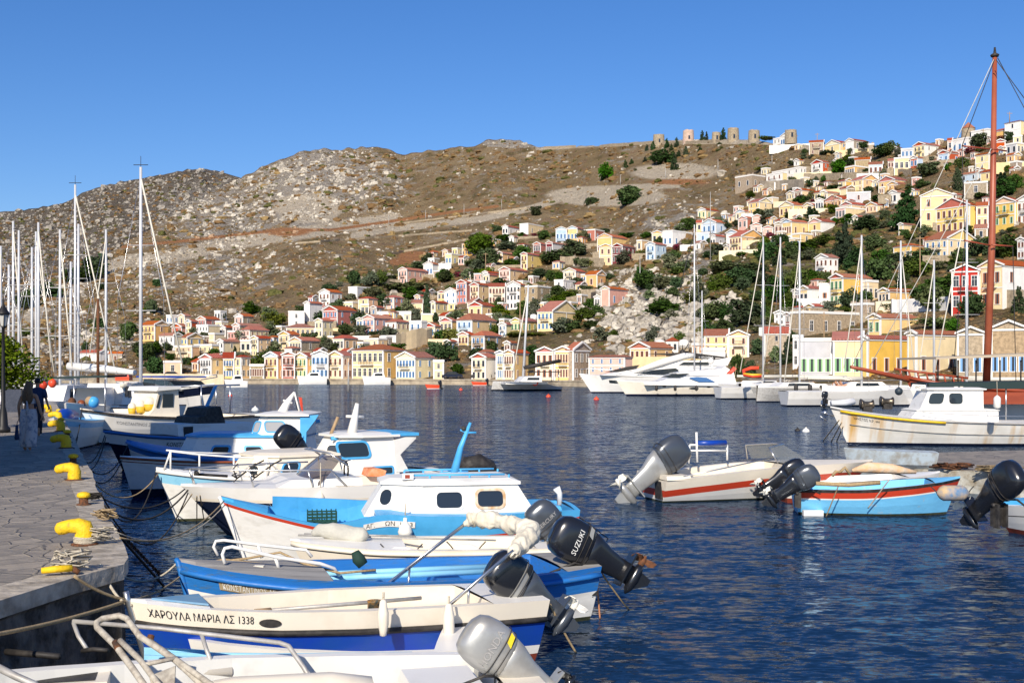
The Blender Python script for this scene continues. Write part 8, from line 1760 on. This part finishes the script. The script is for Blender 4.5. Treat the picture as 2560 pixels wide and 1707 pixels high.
# rope coils on the quay
for k, (px, py, s_, m) in enumerate(((175,1425,1.0,M_ROPEW),(250,1356,.8,M_ROPEW),(262,1300,.6,M_ROPE),(232,1250,.4,M_ROPED))):
    b = MB(); c = q_(px, py); rg = random.Random(k)
    for j in range(9): b.tube([c + Vector((rg.uniform(-.12,.12)+.10*s_*math.cos(a+j), rg.uniform(-.02,.02)+.10*s_*math.sin(a*1.3+j), .03+.02*j*s_+.02*math.sin(a*3+j))) for a in [x*.5 for x in range(12)]], .008, m, 5)
    tag(b.build("rope_coil"), ["large tangle of pale rope on the quay corner","pale rope tangle beside the largest bollard","tan rope bundle at the quay edge beyond the largest bollard","dark rope heap by the round bollard"][k], "rope")
for k, (px, py) in enumerate(((2240,1158),(2385,1172),(2500,1178))):
    b = MB(); c = W(px, py, .62); rg = random.Random(k+9)
    for j in range(8): b.tube([c + Vector((rg.uniform(-.4,.4)+.3*math.cos(a+j), rg.uniform(-.1,.1)+.2*math.sin(a*1.3+j), .03+.03*j*.5+.02*math.sin(a*3+j))) for a in [x*.5 for x in range(12)]], .02, [M_ROPE,M_RUST,M_ROPE][k], 5)
    tag(b.build("rope_coil"), ["rope pile left of the yellow bollard on the right pier","rusty chain and rope pile at the right pier's edge","tan rope pile farther right on the pier's edge"][k], "rope")
pi = thing("mooring_ring", "yellow-painted mooring bar lying in the rope tangle at the quay corner", "mooring bar", q_(135,1436)); b = MB(); b.tube([(-.12,0,.04),(0,.02,.05),(.14,.1,.05)], [.03,.035,.035], M_YEL, 8); b.build("bar", pi); b = MB(); b.tube([(.14,.1,.05),(.2,.12,.0)], .03, M_RUST, 6); b.build("fixing", pi)
ch = MB(); a, c = P(270,1300,16.6), W(400,1435,0)
for i in range(34):
    u = i/33; p = a.lerp(c, u); d = (c-a).normalized(); sdv = d.cross(Vector((0,0,1))).normalized() if i % 2 else d.cross(d.cross(Vector((0,0,1)))).normalized()
    ch.tube([p + d*.055*math.cos(t_) + sdv*.03*math.sin(t_) for t_ in [x*1.047 for x in range(6)]], .011, M_RUST if i % 3 else M_BLKR, 4, closed=True)
tag(ch.build("anchor_chain"), "dark anchor chain running from the quay into the water", "chain")
rope(P(280,1318,15.8), W(410,1465,0), .0, "black hose-like line beside the chain", M_ROPED, .02)
# ---------------- people
M_SKIN = mat("tanned skin", (.42,.22,.13), .6, spec=.3); M_HAIR = mat("long brown hair", (.10,.055,.03), .6, col2=(.2,.12,.06), scale=20, stretch=(6,6,.6))
M_TROU = mat("loose pale patterned trousers", (.50,.48,.50), .9, col2=(.25,.27,.34), scale=9, thr=(.5,.6)); M_NSHIRT = mat("navy shirt", (.02,.035,.09), .9); M_DTROU = mat("dark trousers", (.02,.02,.03), .9)
def skin_body(parent, name, verts, edges, m, sub=2, root=0):
    me = bpy.data.meshes.new(name); me.from_pydata([v[0] for v in verts], edges, []); o = bpy.data.objects.new(name, me); COL.objects.link(o)
    o.modifiers.new("s", 'SKIN'); me.skin_vertices  # layer appears with the modifier
    for i, v in enumerate(verts):
        r = v[1]; me.skin_vertices[0].data[i].radius = r if isinstance(r, tuple) else (r, r); me.skin_vertices[0].data[i].use_root = (i == root)
    s2 = o.modifiers.new("u", 'SUBSURF'); s2.levels = sub; s2.render_levels = sub
    dg = bpy.context.evaluated_depsgraph_get(); dg.update(); nm = bpy.data.meshes.new_from_object(o.evaluated_get(dg)); nm.name = name
    nm.materials.clear(); nm.materials.append(m); nm.polygons.foreach_set('use_smooth', [True]*len(nm.polygons))
    bpy.data.objects.remove(o); ob = bpy.data.objects.new(name, nm); COL.objects.link(ob); ob.parent = parent; return ob
def person(label, loc, rz, hair_m, woman=True):
    t_ = thing("person", label, "person", loc, rz)       # walks towards +y, 1.7 m tall
    V = [((0,0,.93),(.15,.11)),((0,.01,1.12),(.12,.09)),((0,.02,1.3),(.15,.1)),((0,.02,1.42),(.10,.07)),((0,.03,1.5),.05),((0,.05,1.60),(.078,.09)),((0,.05,1.68),(.06,.07)),
         ((-.17,.02,1.38),.055),((-.24,-.03,1.12),.043),((-.27,.06,.90),.034),((-.275,.09,.83),.026), ((.17,.02,1.38),.055),((.25,.02,1.13),.043),((.31,.0,.93),.034),((.345,.02,.86),.026),
         ((-.09,.0,.88),.09),((-.10,.06,.48),.06),((-.10,-.03,.10),.038),((-.10,.06,.035),.035),((.09,0,.88),.09),((.09,-.02,.48),.06),((.09,-.16,.13),.038),((.09,-.10,.04),.032)]
    E = [(0,1),(1,2),(2,3),(3,4),(4,5),(5,6),(2,7),(7,8),(8,9),(9,10),(2,11),(11,12),(12,13),(13,14),(0,15),(15,16),(16,17),(17,18),(0,19),(19,20),(20,21),(21,22)]
    # five fingers on each hand, grown as short chains from the wrist
    for (w_, hx, hy, hz, sg) in ((10,-.275,.09,.83,-1),(14,.345,.02,.86,1)):
        for f in range(5):
            a = (f-2)*.014; ln = [.055,.075,.08,.072,.055][f]; th = f == 0
            p1 = (hx + (.02*sg if not th else -.03*sg), hy+a, hz-.05); p2 = (hx + (.02*sg if not th else -.035*sg), hy+a*1.3+.01, hz-.05-ln*.6); p3 = (p2[0]-.008*sg, p2[1]+.012, p2[2]-ln*.4)
            i = len(V); V += [(p1,.011),(p2,.009),(p3,.007)]; E += [(w_, i),(i,i+1),(i+1,i+2)]
    skin_body(t_, "body", V, E, M_SKIN, 1)
    b = MB()                                             # face: nose, eyes, ears, mouth on the +y side
    b.ball((0,.14,1.60), (.012,.02,.018), M_SKIN, 8, 6); b.ball((-.03,.128,1.625), .009, M_PANE, 6, 5); b.ball((.03,.128,1.625), .009, M_PANE, 6, 5); b.ball((-.08,.05,1.61), (.012,.02,.03), M_SKIN, 6, 5); b.ball((.08,.05,1.61), (.012,.02,.03), M_SKIN, 6, 5); b.box((-.022,.128,1.563),(.022,.136,1.57), M_RED); b.build("face", t_)
    b = MB()
    if woman:
        prof = [(1.72,.05,.05),(1.68,.09,.09),(1.6,.105,.10),(1.5,.12,.085),(1.38,.14,.07),(1.25,.13,.06),(1.16,.08,.04)]
        b.loft([[(w_*math.cos(a), (0.02 if z > 1.55 else -.06) + d_*math.sin(a)*(1 if math.sin(a) < .3 or z > 1.68 else .2), z) for a in [6.283*k/14 for k in range(14)]] for z, w_, d_ in prof], hair_m); b.build("hair", t_)
        b = MB(); b.loft([[(.155*k_*math.cos(a), .02+.115*k_*math.sin(a), z) for a in [6.283*k/16 for k in range(16)]] for z, k_ in ((1.17,.95),(1.22,1.0),(1.30,1.03))], M_TROU, False); b.tube([(0,-.1,1.24),(.03,-.14,1.05),(.0,-.12,.9)], [.02,.03,.015], M_TROU, 6); b.build("bandeau_top", t_)
        for sg, kx, ky in ((-1,-.10,.02),(1,.09,-.09)):
            b = MB(); b.loft([[((sg*.075 if z > .8 else lerp(kx, sg*.08, (z-.12)/.7)) + r_*math.cos(a), (0 if z > .8 else lerp(ky,0,(z-.12)/.7)) + r_*1.05*math.sin(a) + .012*math.sin(a*5+z*9), z) for a in [6.283*k/18 for k in range(18)]] for z, r_ in ((1.04,.10),(.93,.13),(.7,.135),(.5,.14),(.3,.145),(.14,.13),(.11,.11))], M_TROU); b.build("trouser_leg", t_)
    else:
        b.ball((0,.03,1.66), (.085,.095,.085), hair_m, 14, 8); b.build("hair", t_)
        b = MB(); b.loft([[(k_*math.cos(a), .02+.13*math.sin(a), z) for a in [6.283*k/18 for k in range(18)]] for z, k_ in ((.9,.19),(1.1,.18),(1.3,.21),(1.42,.19),(1.47,.08))], M_NSHIRT)
        for sg in (-1,1): b.tube([(sg*.17,.02,1.4),(sg*.22,0,1.28),(sg*.245,-.01,1.16)], [.075,.07,.065], M_NSHIRT, 10)
        b.build("shirt", t_)
        for sg, ky in ((-1,.02),(1,-.09)):
            b = MB(); b.loft([[(sg*.09 + r_*math.cos(a), (0 if z > .8 else lerp(ky,0,(z-.08)/.8)) + r_*math.sin(a), z) for a in [6.283*k/14 for k in range(14)]] for z, r_ in ((.96,.11),(.8,.11),(.5,.085),(.1,.07))], M_DTROU); b.build("trouser_leg", t_)
    return t_
pw = person("woman with long hair and loose pale trousers walking away along the shaded quay", P(72,1128,3000*(H-QN)/(1128-920)), R(-4), M_HAIR)
pm = person("man in a navy shirt walking ahead of the woman on the shaded quay", P(93,1092,3000*(H-QN)/(1092-920)), R(4), M_DTROU, False)
bg_ = thing("handbag", "blue bag held low in the walking woman's left hand", "bag", P(42,1062,29.2)); b = MB(); b.loft([[(w_*math.cos(a), .04*math.sin(a), z) for a in [6.283*k/12 for k in range(12)]] for z, w_ in ((.0,.03),(-.1,.035),(-.3,.06),(-.36,.05))], M_NSHIRT); b.build("bag_body", bg_); b = MB(); b.tube([(0,0,0),(.02,0,.1)], .01, M_NSHIRT, 5); b.build("strap", bg_)
for k, (px, py, Y, m, lb) in enumerate(((2092,955,104,M_REDS,"sunbather sitting on the white yacht's deck, leaning back"),(2104,957,104,M_SKIN,"second person sitting on the white yacht's deck, right of the first"))):
    t_ = thing("person", lb, "person", P(px, py, Y)); t_.location.z = 1.6
    skin_body(t_, "body", [((0,0,.12),(.15,.12)),((-.06,0,.4),(.14,.1)),((-.1,0,.6),.06),((-.08,0,.76),(.09,.1)),((-.22,.18,.5),.05),((-.35,.15,.2),.04),((-.22,-.18,.5),.05),((-.05,-.25,.3),.04),((.35,.1,.25),.08),((.7,.12,.08),.05),((.35,-.1,.3),.08),((.65,-.12,.08),.05)], [(0,1),(1,2),(2,3),(1,4),(4,5),(1,6),(6,7),(0,8),(8,9),(0,10),(10,11)], M_SKIN, 1)
    b = MB(); b.ball((-.09,0,.83), (.09,.1,.07), M_HAIR, 10, 6); b.build("hair", t_); b = MB(); b.loft([[(.0+.17*math.cos(a), .15*math.sin(a), z) for a in [6.283*j/12 for j in range(12)]] for z in (.02,.2)], m); b.build("shorts", t_)
